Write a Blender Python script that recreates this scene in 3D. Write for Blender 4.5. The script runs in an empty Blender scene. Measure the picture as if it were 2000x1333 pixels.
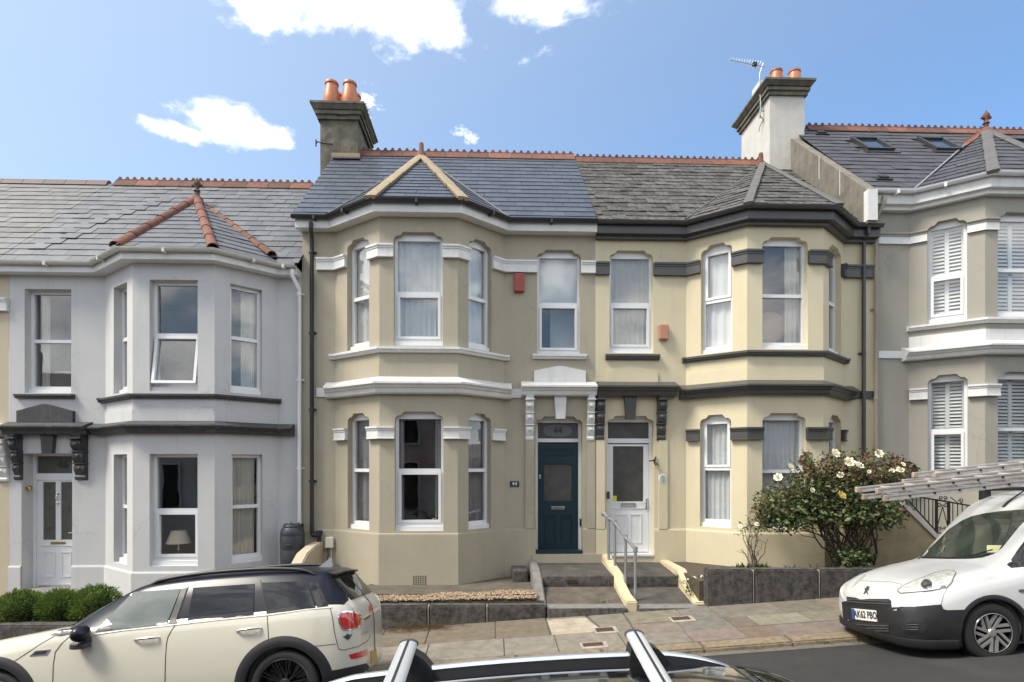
import bpy, bmesh, math, random
from mathutils import Vector, Matrix, noise
from mathutils.geometry import tessellate_polygon
from mathutils.bvhtree import BVHTree

random.seed(44)
SC = bpy.context.scene
COL = SC.collection
R = math.radians

# ------------------------------------------------------------------ camera
F = 1130.0            # focal length for a 2000 px wide frame
HOR = 915.0           # height of the horizon in that frame
TH = R(2.0)           # the camera looks slightly to the right of the facade normal
CZ = 2.30             # camera above the crown of the road
ST, CT = math.sin(TH), math.cos(TH)
cam_d = bpy.data.cameras.new('camera')
cam = bpy.data.objects.new('camera', cam_d)
COL.objects.link(cam)
cam.location = (0, 0, CZ)
cam.rotation_euler = (R(90), 0, -TH)
cam_d.sensor_width = 36
cam_d.lens = F / 2000 * 36
cam_d.shift_y = (HOR - 666.5) / 2000
cam_d.clip_start = 0.05
cam_d.clip_end = 900
SC.camera = cam

# ------------------------------------------------------------------ world, sun, exposure
SUN_EL, SUN_AZ = R(52), R(-70)      # azimuth measured from -Y (behind the camera); negative = to the left
sun_dir = Vector((math.sin(SUN_AZ) * math.cos(SUN_EL), -math.cos(SUN_AZ) * math.cos(SUN_EL), math.sin(SUN_EL)))
world = bpy.data.worlds.new('World')
SC.world = world
world.use_nodes = True
wt = world.node_tree
for n in list(wt.nodes):
    wt.nodes.remove(n)


def wn(t, **kw):
    n = wt.nodes.new(t)
    for k, v in kw.items():
        setattr(n, k, v)
    return n


def wl(a, b):
    wt.links.new(a, b)


def wmath(op, a, b=None, c=None, clamp=False):
    n = wn('ShaderNodeMath', operation=op)
    n.use_clamp = clamp
    for i, x in enumerate((a, b, c)):
        if x is None:
            continue
        if isinstance(x, (int, float)):
            n.inputs[i].default_value = x
        else:
            wl(x, n.inputs[i])
    return n.outputs[0]


def wdot(vec, d):
    n = wn('ShaderNodeVectorMath', operation='DOT_PRODUCT')
    wl(vec, n.inputs[0])
    n.inputs[1].default_value = d
    return n.outputs['Value']


sky = wn('ShaderNodeTexSky', sky_type='NISHITA')
sky.sun_disc = False
sky.sun_elevation = SUN_EL
sky.sun_rotation = math.atan2(sun_dir.x, sun_dir.y)
sky.air_density = 1.0
sky.dust_density = 2.2
sky.ozone_density = 3.0
wtc = wn('ShaderNodeTexCoord')
DIRV = wtc.outputs['Generated']


def pix_dir(u, v):
    a, b = (u - 1000) / F, (HOR - v) / F
    return Vector((ST + a * CT, CT - a * ST, b)).normalized()


# noise that shapes every cloud
wmap = wn('ShaderNodeMapping')
wmap.inputs['Scale'].default_value = (1, 1, 1.7)
wl(DIRV, wmap.inputs['Vector'])
n1 = wn('ShaderNodeTexNoise')
n1.inputs['Scale'].default_value = 8.5
n1.inputs['Detail'].default_value = 9
n1.inputs['Roughness'].default_value = 0.62
n1.inputs['Distortion'].default_value = 0.35
wl(wmap.outputs[0], n1.inputs['Vector'])
n2 = wn('ShaderNodeTexNoise')
n2.inputs['Scale'].default_value = 2.1
n2.inputs['Detail'].default_value = 8
n2.inputs['Roughness'].default_value = 0.6
wl(wmap.outputs[0], n2.inputs['Vector'])
nse = wmath('SUBTRACT', n1.outputs['Fac'], 0.5)
n3 = wn('ShaderNodeTexNoise')
n3.inputs['Scale'].default_value = 42
n3.inputs['Detail'].default_value = 6
n3.inputs['Roughness'].default_value = 0.6
wl(wmap.outputs[0], n3.inputs['Vector'])
nsf = wmath('SUBTRACT', n3.outputs['Fac'], 0.56)
tot = None
# cumulus seen above the roofs: centre, half width, half height in frame pixels
for (u, v, a, b) in ((690, 22, 250, 62), (560, -30, 190, 60), (862, 62, 72, 42), (1040, 4, 120, 40), (418, 226, 72, 36),
                     (508, 262, 66, 19), (345, 256, 48, 17), (722, 204, 26, 24), (911, 266, 24, 15)):
    c = pix_dir(u, v)
    rt = Vector((c.y, -c.x, 0)).normalized()
    up = rt.cross(c).normalized()
    dx = wmath('DIVIDE', wdot(DIRV, rt), a / F)
    dy = wmath('DIVIDE', wdot(DIRV, up), b / F)
    r2 = wmath('ADD', wmath('MULTIPLY', dx, dx), wmath('MULTIPLY', dy, dy))
    m = wmath('SUBTRACT', 1.0, wmath('SQRT', r2))
    m = wmath('ADD', m, wmath('MULTIPLY', nse if a > 40 else nsf, 2.7 if a > 40 else 3.6))
    if a > 40:
        m = wmath('ADD', m, wmath('MULTIPLY', nsf, .55))
    front = wmath('GREATER_THAN', wdot(DIRV, c), 0.3)
    m = wmath('MULTIPLY', wmath('MULTIPLY_ADD', m, 1.25 if a > 40 else 1.1, 0.0, clamp=True), front)
    tot = m if tot is None else wmath('MAXIMUM', tot, m)
# the same broken cumulus over the rest of the sky
vdir = pix_dir(1000, 200)
out = wmath('MULTIPLY_ADD', wdot(DIRV, vdir), -6.0, 4.4, clamp=True)
bm = wmath('MULTIPLY_ADD', wmath('ADD', n2.outputs['Fac'], wmath('MULTIPLY', nse, 0.35)), 6.0, -2.5, clamp=True)
tot = wmath('MAXIMUM', tot, wmath('MULTIPLY', bm, out))
soft = wn('ShaderNodeMapRange', interpolation_type='SMOOTHSTEP')
wl(tot, soft.inputs['Value'])
cmix = wn('ShaderNodeMix', data_type='RGBA')
wl(soft.outputs[0], cmix.inputs['Factor'])
CLOUD = 10.5
cl = wn('ShaderNodeMix', data_type='RGBA')
cl.inputs['A'].default_value = (CLOUD * .42, CLOUD * .44, CLOUD * .48, 1)
cl.inputs['B'].default_value = (CLOUD, CLOUD, CLOUD, 1)
wl(wmath('MULTIPLY_ADD', n1.outputs['Fac'], 2.4, -0.6, clamp=True), cl.inputs['Factor'])
skym = wn('ShaderNodeMix', data_type='RGBA', blend_type='MULTIPLY')
skym.inputs['Factor'].default_value = 1.0
skym.inputs['B'].default_value = (.85, 1.02, 1.09, 1)
wl(sky.outputs[0], skym.inputs['A'])
# thin bright haze round the sun
hz = wn('ShaderNodeMix', data_type='RGBA')
hz.inputs['B'].default_value = (2.8, 3.3, 3.9, 1)
wl(wmath('MULTIPLY', wmath('POWER', wmath('MULTIPLY_ADD', wdot(DIRV, sun_dir), .83, .17, clamp=True), 1.15), .95), hz.inputs['Factor'])
wl(skym.outputs['Result'], hz.inputs['A'])
wl(hz.outputs['Result'], cmix.inputs['A'])
wl(cl.outputs['Result'], cmix.inputs['B'])
bg = wn('ShaderNodeBackground')
bg.inputs['Strength'].default_value = 0.058
wl(cmix.outputs['Result'], bg.inputs['Color'])
wo = wn('ShaderNodeOutputWorld')
wl(bg.outputs[0], wo.inputs['Surface'])

sun_d = bpy.data.lights.new('sun', 'SUN')
sun_d.energy = 1.35
sun_d.angle = R(18)
sun_d.color = (1.0, 0.93, 0.82)
sun = bpy.data.objects.new('sun', sun_d)
COL.objects.link(sun)
sun.location = sun_dir * 60
sun.rotation_euler = sun_dir.to_track_quat('Z', 'Y').to_euler()

SC.view_settings.view_transform = 'Standard'
SC.view_settings.look = 'None'
SC.view_settings.gamma = 1
SC.view_settings.use_curve_mapping = False
SC.view_settings.exposure = 2.1
SC.cycles.max_bounces = 8
SC.cycles.transparent_max_bounces = 12


# ------------------------------------------------------------------ pixel <-> place
def ray(u, v):
    a, b = (u - 1000) / F, (HOR - v) / F
    return Vector((ST + a * CT, CT - a * ST, b))


def W(u, v, y):
    """the point of the plane Y = y that the photograph shows at u, v"""
    d = ray(u, v)
    t = y / d.y
    return Vector((d.x * t, y, CZ + d.z * t))


def X(u, y):
    return W(u, 900, y).x


def Z(v, y, u=1000):
    return W(u, v, y).z


def hit(A, B, u, v=900):
    """(distance along A-B, z) where the pixel ray meets the upright plane through plan points A, B"""
    d = ray(u, v)
    ex, ey = B[0] - A[0], B[1] - A[1]
    L = math.hypot(ex, ey)
    ex, ey = ex / L, ey / L
    det = d.x * (-ey) - (-ex) * d.y
    t = (A[0] * (-ey) - (-ex) * A[1]) / det
    s = (d.x * A[1] - d.y * A[0]) / det
    return s, CZ + t * d.z


# ------------------------------------------------------------------ mesh building
class MB:
    def __init__(self):
        self.v = []
        self.f = []

    def add(self, vs, fs):
        o = len(self.v)
        self.v += [tuple(p) for p in vs]
        self.f += [tuple(i + o for i in f) for f in fs]

    def box(self, x0, x1, y0, y1, z0, z1):
        self.hexa([(x0, y0, z0), (x1, y0, z0), (x1, y1, z0), (x0, y1, z0), (x0, y0, z1), (x1, y0, z1), (x1, y1, z1), (x0, y1, z1)])

    def hexa(self, p):
        self.add(p, [(0, 3, 2, 1), (4, 5, 6, 7), (0, 1, 5, 4), (1, 2, 6, 5), (2, 3, 7, 6), (3, 0, 4, 7)])

    def bevel_box(self, x0, x1, y0, y1, z0, z1, b=0.01):
        bm = bmesh.new()
        vs = [bm.verts.new(p) for p in ((x0, y0, z0), (x1, y0, z0), (x1, y1, z0), (x0, y1, z0), (x0, y0, z1), (x1, y0, z1), (x1, y1, z1), (x0, y1, z1))]
        for f in ((0, 3, 2, 1), (4, 5, 6, 7), (0, 1, 5, 4), (1, 2, 6, 5), (2, 3, 7, 6), (3, 0, 4, 7)):
            bm.faces.new([vs[i] for i in f])
        bmesh.ops.bevel(bm, geom=bm.edges[:], offset=b, segments=2, affect='EDGES', profile=0.5)
        self.take(bm)

    def take(self, bm):
        bm.verts.index_update()
        self.add([v.co[:] for v in bm.verts], [[v.index for v in f.verts] for f in bm.faces])
        bm.free()

    def fbox(self, fr, s0, s1, o0, o1, z0, z1):
        """box in a wall frame: along, outward offset, height"""
        self.hexa([fr(s, o, z) for z in (z0, z1) for (s, o) in ((s0, o1), (s1, o1), (s1, o0), (s0, o0))])

    def prism(self, poly, fn, a, b):
        """polygon poly (2d points) extruded between parameters a and b; fn(p, q, t) -> 3d"""
        n = len(poly)
        tri = tessellate_polygon([[Vector((p[0], p[1], 0)) for p in poly]])
        vs = [fn(p[0], p[1], a) for p in poly] + [fn(p[0], p[1], b) for p in poly]
        fs = [tuple(t) for t in tri] + [tuple(i + n for i in reversed(t)) for t in tri]
        fs += [(i, (i + 1) % n, (i + 1) % n + n, i + n) for i in range(n)]
        self.add(vs, fs)

    def sweep(self, pts, prof, closed=False):
        """closed profile (outward offset, z) swept along plan polyline; outward is to the right of travel"""
        n, m = len(pts), len(prof)
        nrm = []
        for i in range(n - 1):
            dx, dy = pts[i + 1][0] - pts[i][0], pts[i + 1][1] - pts[i][1]
            L = math.hypot(dx, dy)
            nrm.append((dy / L, -dx / L))
        vs = []
        for i in range(n):
            if i == 0:
                k = nrm[0]
            elif i == n - 1:
                k = nrm[-1]
            else:
                a, b = nrm[i - 1], nrm[i]
                d = 1 + a[0] * b[0] + a[1] * b[1]
                k = ((a[0] + b[0]) / d, (a[1] + b[1]) / d)
            for (o, z) in prof:
                vs.append((pts[i][0] + k[0] * o, pts[i][1] + k[1] * o, z))
        fs = []
        for i in range(n - 1):
            for j in range(m):
                j2 = (j + 1) % m
                fs.append((i * m + j, (i + 1) * m + j, (i + 1) * m + j2, i * m + j2))
        tri = tessellate_polygon([[Vector((p[0], p[1], 0)) for p in prof]])
        fs += [tuple(t) for t in tri] + [tuple((n - 1) * m + i for i in t) for t in tri]
        self.add(vs, fs)

    def tube(self, pts, r, n=10, caps=True):
        pts = [Vector(p) for p in pts]
        rs = r if isinstance(r, (list, tuple)) else [r] * len(pts)
        ref = None
        vs, fs = [], []
        for i, p in enumerate(pts):
            if i == 0:
                t = pts[1] - p
            elif i == len(pts) - 1:
                t = p - pts[i - 1]
            else:
                t = (pts[i + 1] - p).normalized() + (p - pts[i - 1]).normalized()
            t = t.normalized()
            if ref is None:
                ref = t.orthogonal().normalized()
            ref = (ref - t * ref.dot(t)).normalized()
            b = t.cross(ref)
            for k in range(n):
                a = 2 * math.pi * k / n
                vs.append(p + (ref * math.cos(a) + b * math.sin(a)) * rs[i])
        for i in range(len(pts) - 1):
            for k in range(n):
                k2 = (k + 1) % n
                fs.append((i * n + k, i * n + k2, (i + 1) * n + k2, (i + 1) * n + k))
        if caps:
            fs.append(tuple(reversed(range(n))))
            fs.append(tuple((len(pts) - 1) * n + k for k in range(n)))
        self.add(vs, fs)

    def lathe(self, prof, org=(0, 0, 0), M=None, n=24):
        """profile (radius, height) turned about z, then M, then moved to org"""
        vs, fs = [], []
        m = len(prof)
        for k in range(n):
            a = 2 * math.pi * k / n
            for (r, z) in prof:
                p = Vector((r * math.cos(a), r * math.sin(a), z))
                if M is not None:
                    p = M @ p
                vs.append(p + Vector(org))
        for k in range(n):
            k2 = (k + 1) % n
            for j in range(m - 1):
                fs.append((k * m + j, k2 * m + j, k2 * m + j + 1, k * m + j + 1))
        self.add(vs, fs)

    def grid(self, rows):
        """rows of equal numbers of points -> quads"""
        n, m = len(rows), len(rows[0])
        self.add([p for r in rows for p in r], [(i * m + j, i * m + j + 1, (i + 1) * m + j + 1, (i + 1) * m + j) for i in range(n - 1) for j in range(m - 1)])

    def move(self, M):
        self.v = [tuple(M @ Vector(p)) for p in self.v]
        return self


def make_mesh(name, mb, smooth=None, fix=True):
    me = bpy.data.meshes.new(name)
    me.from_pydata(mb.v, [], mb.f)
    if fix:
        bm = bmesh.new()
        bm.from_mesh(me)
        bmesh.ops.remove_doubles(bm, verts=bm.verts, dist=0.00005)
        bmesh.ops.recalc_face_normals(bm, faces=bm.faces)
        bm.to_mesh(me)
        bm.free()
    if smooth is not None:
        me.polygons.foreach_set('use_smooth', [True] * len(me.polygons))
        me.set_sharp_from_angle(angle=R(smooth))
    me.update()
    return me


ROOT = {}


def root_of(o):
    while o.parent is not None:
        o = o.parent
    return o


def base_loc(o):
    r = root_of(o)
    return ROOT.get(r.name, Vector((0, 0, 0)))


def obj(name, mb, mat, parent=None, smooth=None, fix=True):
    """mb holds world coordinates; the object becomes a part of parent, or a top-level thing standing at its base"""
    me = make_mesh(name, mb, smooth, fix)
    me.materials.append(mat)
    o = bpy.data.objects.new(name, me)
    COL.objects.link(o)
    if parent is not None:
        o.parent = parent
        me.transform(Matrix.Translation(-base_loc(parent)))
    else:
        xs = [v.co for v in me.vertices]
        c = Vector(((min(p.x for p in xs) + max(p.x for p in xs)) / 2, (min(p.y for p in xs) + max(p.y for p in xs)) / 2, min(p.z for p in xs)))
        me.transform(Matrix.Translation(-c))
        o.location = c
        ROOT[o.name] = c
    return o


def inst(name, me, loc, parent, rot=None):
    """one more object on shared mesh data, loc in world coordinates"""
    o = bpy.data.objects.new(name, me)
    COL.objects.link(o)
    if parent is not None:
        o.parent = parent
        loc = Vector(loc) - base_loc(parent)
    if rot is not None:
        M = Matrix.Translation(loc) @ rot.to_4x4()
        o.matrix_local = M
    else:
        o.location = loc
    return o


def tag(o, label, cat, group=None):
    o['label'] = label
    o['category'] = cat
    if group:
        o['group'] = group
    return o


def thing(name, loc, label, cat, group=None):
    o = bpy.data.objects.new(name, None)
    COL.objects.link(o)
    o.location = loc
    o.empty_display_size = 0.3
    ROOT[o.name] = Vector(loc)
    return tag(o, label, cat, group)


def structure(o):
    o['kind'] = 'structure'
    return o


def stuff(o):
    o['kind'] = 'stuff'
    return o


# ------------------------------------------------------------------ materials
MATS = {}


def mat(name, col, rough=0.6, crack=None, col2=None, scale=6.0, detail=6, bump=0.0, bscale=60.0, metal=0.0, coat=0.0, spec=0.5, ior=None, contrast=1.0, rnd=0.0, stretch=(1, 1, 1), objcol=False, streak=None, trans=0.0):
    """procedural material: base colour varied by noise (world position), optional bump, per-object variation, vertical streaks"""
    if name in MATS:
        return MATS[name]
    m = bpy.data.materials.new(name)
    m.use_nodes = True
    nt = m.node_tree
    b = nt.nodes['Principled BSDF']
    L = nt.links.new

    def N(t):
        return nt.nodes.new(t)
    b.inputs['Roughness'].default_value = rough
    b.inputs['Metallic'].default_value = metal
    b.inputs['Coat Weight'].default_value = coat
    b.inputs['Coat Roughness'].default_value = 0.04
    b.inputs['Specular IOR Level'].default_value = spec
    if ior:
        b.inputs['IOR'].default_value = ior
    geo = N('ShaderNodeNewGeometry')
    oi = N('ShaderNodeObjectInfo')
    mp = N('ShaderNodeMapping')
    mp.inputs['Scale'].default_value = stretch
    va = N('ShaderNodeVectorMath')
    va.operation = 'ADD'
    L(geo.outputs['Position'], va.inputs[0])
    if rnd:
        cb = N('ShaderNodeVectorMath')
        cb.operation = 'SCALE'
        cb.inputs[0].default_value = (37, 91, 53)
        L(oi.outputs['Random'], cb.inputs['Scale'])
        L(cb.outputs[0], va.inputs[1])
    L(va.outputs[0], mp.inputs['Vector'])
    colr = None
    base = N('ShaderNodeRGB')
    base.outputs[0].default_value = (*col, 1)
    colr = base.outputs[0]
    if objcol:
        colr = oi.outputs['Color']
    if col2 is not None:
        nz = N('ShaderNodeTexNoise')
        nz.inputs['Scale'].default_value = scale
        nz.inputs['Detail'].default_value = detail
        nz.inputs['Roughness'].default_value = 0.65
        L(mp.outputs[0], nz.inputs['Vector'])
        mr = N('ShaderNodeMapRange')
        mr.inputs['From Min'].default_value = 0.5 - 0.22 / contrast
        mr.inputs['From Max'].default_value = 0.5 + 0.22 / contrast
        L(nz.outputs['Fac'], mr.inputs['Value'])
        mx = N('ShaderNodeMix')
        mx.data_type = 'RGBA'
        L(mr.outputs[0], mx.inputs['Factor'])
        L(colr, mx.inputs['A'])
        if objcol:
            mx.blend_type = 'MULTIPLY'
        mx.inputs['B'].default_value = (*col2, 1)
        colr = mx.outputs['Result']
    if streak is not None:
        sc, amt, scol = streak
        m2 = N('ShaderNodeMapping')
        m2.inputs['Scale'].default_value = (sc, sc, sc * 0.08)
        L(geo.outputs['Position'], m2.inputs['Vector'])
        nz = N('ShaderNodeTexNoise')
        nz.inputs['Scale'].default_value = 1.0
        nz.inputs['Detail'].default_value = 5
        nz.inputs['Roughness'].default_value = 0.7
        L(m2.outputs[0], nz.inputs['Vector'])
        mr = N('ShaderNodeMapRange')
        mr.inputs['From Min'].default_value = 0.52
        mr.inputs['From Max'].default_value = 0.78
        mr.inputs['To Max'].default_value = amt
        L(nz.outputs['Fac'], mr.inputs['Value'])
        mx = N('ShaderNodeMix')
        mx.data_type = 'RGBA'
        L(mr.outputs[0], mx.inputs['Factor'])
        L(colr, mx.inputs['A'])
        mx.inputs['B'].default_value = (*scol, 1)
        colr = mx.outputs['Result']
    if crack is not None:
        sc, wid, ccol, amt = crack
        wz = N('ShaderNodeTexNoise')
        wz.inputs['Scale'].default_value = sc * 4
        wz.inputs['Detail'].default_value = 4
        L(geo.outputs['Position'], wz.inputs['Vector'])
        wa = N('ShaderNodeVectorMath')
        wa.operation = 'MULTIPLY_ADD'
        wa.inputs[1].default_value = (.35 / sc, .35 / sc, .35 / sc)
        L(wz.outputs['Color'], wa.inputs[0])
        L(geo.outputs['Position'], wa.inputs[2])
        vo = N('ShaderNodeTexVoronoi')
        vo.feature = 'DISTANCE_TO_EDGE'
        vo.inputs['Scale'].default_value = sc
        L(wa.outputs[0], vo.inputs['Vector'])
        cr = N('ShaderNodeMapRange')
        cr.inputs['From Min'].default_value = wid
        cr.inputs['From Max'].default_value = 0
        cr.inputs['To Max'].default_value = amt
        L(vo.outputs['Distance'], cr.inputs['Value'])
        mk = N('ShaderNodeTexNoise')
        mk.inputs['Scale'].default_value = sc * .9
        mk.inputs['Detail'].default_value = 2
        L(geo.outputs['Position'], mk.inputs['Vector'])
        mm = N('ShaderNodeMapRange')
        mm.inputs['From Min'].default_value = .54
        mm.inputs['From Max'].default_value = .62
        L(mk.outputs['Fac'], mm.inputs['Value'])
        mu = N('ShaderNodeMath')
        mu.operation = 'MULTIPLY'
        L(cr.outputs[0], mu.inputs[0])
        L(mm.outputs[0], mu.inputs[1])
        mx = N('ShaderNodeMix')
        mx.data_type = 'RGBA'
        L(mu.outputs[0], mx.inputs['Factor'])
        L(colr, mx.inputs['A'])
        mx.inputs['B'].default_value = (*ccol, 1)
        colr = mx.outputs['Result']
    if rnd:
        hs = N('ShaderNodeHueSaturation')
        ad = N('ShaderNodeMath')
        ad.operation = 'ADD'
        L(oi.outputs['Random'], ad.inputs[0])
        L(geo.outputs['Random Per Island'], ad.inputs[1])
        fr = N('ShaderNodeMath')
        fr.operation = 'FRACT'
        L(ad.outputs[0], fr.inputs[0])
        mr = N('ShaderNodeMapRange')
        mr.inputs['To Min'].default_value = 1 - rnd
        mr.inputs['To Max'].default_value = 1 + rnd
        L(fr.outputs[0], mr.inputs['Value'])
        L(mr.outputs[0], hs.inputs['Value'])
        L(colr, hs.inputs['Color'])
        colr = hs.outputs[0]
    L(colr, b.inputs['Base Color'])
    if bump:
        nb = N('ShaderNodeTexNoise')
        nb.inputs['Scale'].default_value = bscale
        nb.inputs['Detail'].default_value = 5
        L(va.outputs[0], nb.inputs['Vector'])
        bp = N('ShaderNodeBump')
        bp.inputs['Strength'].default_value = bump
        bp.inputs['Distance'].default_value = 0.01
        L(nb.outputs['Fac'], bp.inputs['Height'])
        L(bp.outputs[0], b.inputs['Normal'])
    MATS[name] = m
    return m


def glass_mat(name, tint=(1, 1, 1), boost=0.03, gain=1.25, wav=0.0):
    """window glass: clear with the reflection that its angle gives"""
    if name in MATS:
        return MATS[name]
    m = bpy.data.materials.new(name)
    m.use_nodes = True
    nt = m.node_tree
    for n in list(nt.nodes):
        nt.nodes.remove(n)
    tr = nt.nodes.new('ShaderNodeBsdfTransparent')
    tr.inputs[0].default_value = (*tint, 1)
    gl = nt.nodes.new('ShaderNodeBsdfGlossy')
    gl.inputs['Roughness'].default_value = 0.0
    fr = nt.nodes.new('ShaderNodeFresnel')
    fr.inputs['IOR'].default_value = 1.52
    gb = nt.nodes.new('ShaderNodeNewGeometry')
    iv = nt.nodes.new('ShaderNodeMath')
    iv.operation = 'MULTIPLY_ADD'
    iv.inputs[1].default_value = 1 / 1.52 - 1.52
    iv.inputs[2].default_value = 1.52
    nt.links.new(gb.outputs['Backfacing'], iv.inputs[0])
    nt.links.new(iv.outputs[0], fr.inputs['IOR'])
    ma = nt.nodes.new('ShaderNodeMath')
    ma.operation = 'MULTIPLY_ADD'
    ma.use_clamp = True
    ma.inputs[1].default_value = gain
    ma.inputs[2].default_value = boost
    nt.links.new(fr.outputs[0], ma.inputs[0])
    if wav:
        geo = nt.nodes.new('ShaderNodeNewGeometry')
        nz = nt.nodes.new('ShaderNodeTexNoise')
        nz.inputs['Scale'].default_value = 2.2
        nz.inputs['Detail'].default_value = 1
        nt.links.new(geo.outputs['Position'], nz.inputs['Vector'])
        bp = nt.nodes.new('ShaderNodeBump')
        bp.inputs['Strength'].default_value = wav
        bp.inputs['Distance'].default_value = 0.02
        nt.links.new(nz.outputs['Fac'], bp.inputs['Height'])
        nt.links.new(bp.outputs[0], gl.inputs['Normal'])
    mx = nt.nodes.new('ShaderNodeMixShader')
    nt.links.new(ma.outputs[0], mx.inputs[0])
    nt.links.new(tr.outputs[0], mx.inputs[1])
    nt.links.new(gl.outputs[0], mx.inputs[2])
    o = nt.nodes.new('ShaderNodeOutputMaterial')
    nt.links.new(mx.outputs[0], o.inputs['Surface'])
    MATS[name] = m
    return m


def text_mesh(txt, size, fn, depth=0.002, squeeze=1.0, bold=0.0):
    """flat lettering as a mesh builder; fn(x, y, t) -> world, centred on 0,0"""
    cu = bpy.data.curves.new('lettering', 'FONT')
    cu.body = txt
    cu.size = size
    cu.align_x = 'CENTER'
    cu.align_y = 'CENTER'
    cu.offset = bold
    cu.resolution_u = 4
    o = bpy.data.objects.new('lettering_source', cu)
    COL.objects.link(o)
    dg = bpy.context.evaluated_depsgraph_get()
    me = bpy.data.meshes.new_from_object(o.evaluated_get(dg))
    mb = MB()
    mb.add([fn(v.co.x * squeeze, v.co.y, depth) for v in me.vertices], [tuple(p.vertices) for p in me.polygons])
    bpy.data.objects.remove(o)
    bpy.data.curves.remove(cu)
    bpy.data.meshes.remove(me)
    return mb


# colours of the place
M_WHITE = mat('white_gloss_paint', (.66, .66, .645), .42, col2=(.58, .575, .55), scale=5, bump=.08, streak=(7, .35, (.36, .345, .30)))
M_UPVC = mat('white_plastic_frame', (.72, .725, .725), .3, col2=(.68, .685, .685), scale=3)
M_GLASS = glass_mat('window_glass', (.95, .96, .96), .0, 1.9, .05)
M_LEAD = mat('grey_lead', (.115, .112, .108), .7, col2=(.07, .068, .063), scale=9, bump=.15)
M_TERRA = mat('terracotta_tile', (.175, .066, .040), .85, col2=(.095, .043, .030), scale=9, bump=.5, bscale=90, contrast=1.3, rnd=.3, streak=(6, .7, (.05, .042, .036)))
M_MORTAR = mat('buff_mortar', (.30, .235, .15), .9, col2=(.22, .175, .115), scale=8, bump=.4)
M_BLACKPL = mat('black_plastic', (.022, .022, .024), .45)
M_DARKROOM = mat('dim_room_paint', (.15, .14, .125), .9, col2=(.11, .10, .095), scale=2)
M_IRON = mat('black_iron', (.012, .012, .013), .4, bump=.1)
M_BRASS = mat('brass', (.6, .42, .16), .3, metal=1)
M_CHROME = mat('chrome', (.75, .75, .76), .12, metal=1)
M_STEEL = mat('galvanised_steel', (.42, .44, .46), .45, col2=(.30, .32, .34), scale=14, metal=.75)
# ------------------------------------------------------------------ the terrace: shared building code
D = 10.66             # plane of the house fronts
YB = 9.96             # plane of the bay fronts
YE = 10.40            # gutter line
YR = 13.40            # ridge
G = 0.062             # the street climbs to the right


def frame(A, B):
    A, B = Vector((A[0], A[1])), Vector((B[0], B[1]))
    e = (B - A).normalized()
    n = Vector((e.y, -e.x))

    def fr(s, o, z):
        return (A.x + e.x * s + n.x * o, A.y + e.y * s + n.y * o, z)
    fr.A, fr.B, fr.L = A, B, (B - A).length
    return fr


def head_poly(s0, s1, z0, z1, kind):
    """outline of an opening; 'shoulder' heads have rounded corners and a raised middle"""
    if kind == 'plain':
        return [(s0, z0), (s1, z0), (s1, z1), (s0, z1)]
    r = min(.085, (s1 - s0) * .2)
    st = min(.075, (s1 - s0) * .16)
    p = [(s0, z0), (s1, z0)]
    for k in range(5):
        a = math.pi / 2 * k / 4
        p.append((s1 - r + r * math.cos(a), z1 - r + r * math.sin(a)))
    p += [(s1 - r - .02, z1), (s1 - r - st, z1 + .062), (s0 + r + st, z1 + .062), (s0 + r + .02, z1)]
    for k in range(5):
        a = math.pi / 2 + math.pi / 2 * k / 4
        p.append((s0 + r + r * math.cos(a), z1 - r + r * math.sin(a)))
    return p


def wall_panel(mb, fr, s0, s1, z0, z1, holes, depth=.2):
    """upright wall face with openings and their reveals"""
    outer = [(s0, z0), (s1, z0), (s1, z1), (s0, z1)]
    polys = [outer] + holes
    flat = [p for q in polys for p in q]
    tri = tessellate_polygon([[Vector((p[0], p[1], 0)) for p in q] for q in polys])
    mb.add([fr(p[0], 0, p[1]) for p in flat], [tuple(t) for t in tri])
    for h in holes:
        n = len(h)
        mb.add([fr(p[0], 0, p[1]) for p in h] + [fr(p[0], -depth, p[1]) for p in h], [(i, (i + 1) % n, (i + 1) % n + n, i + n) for i in range(n)])


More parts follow.
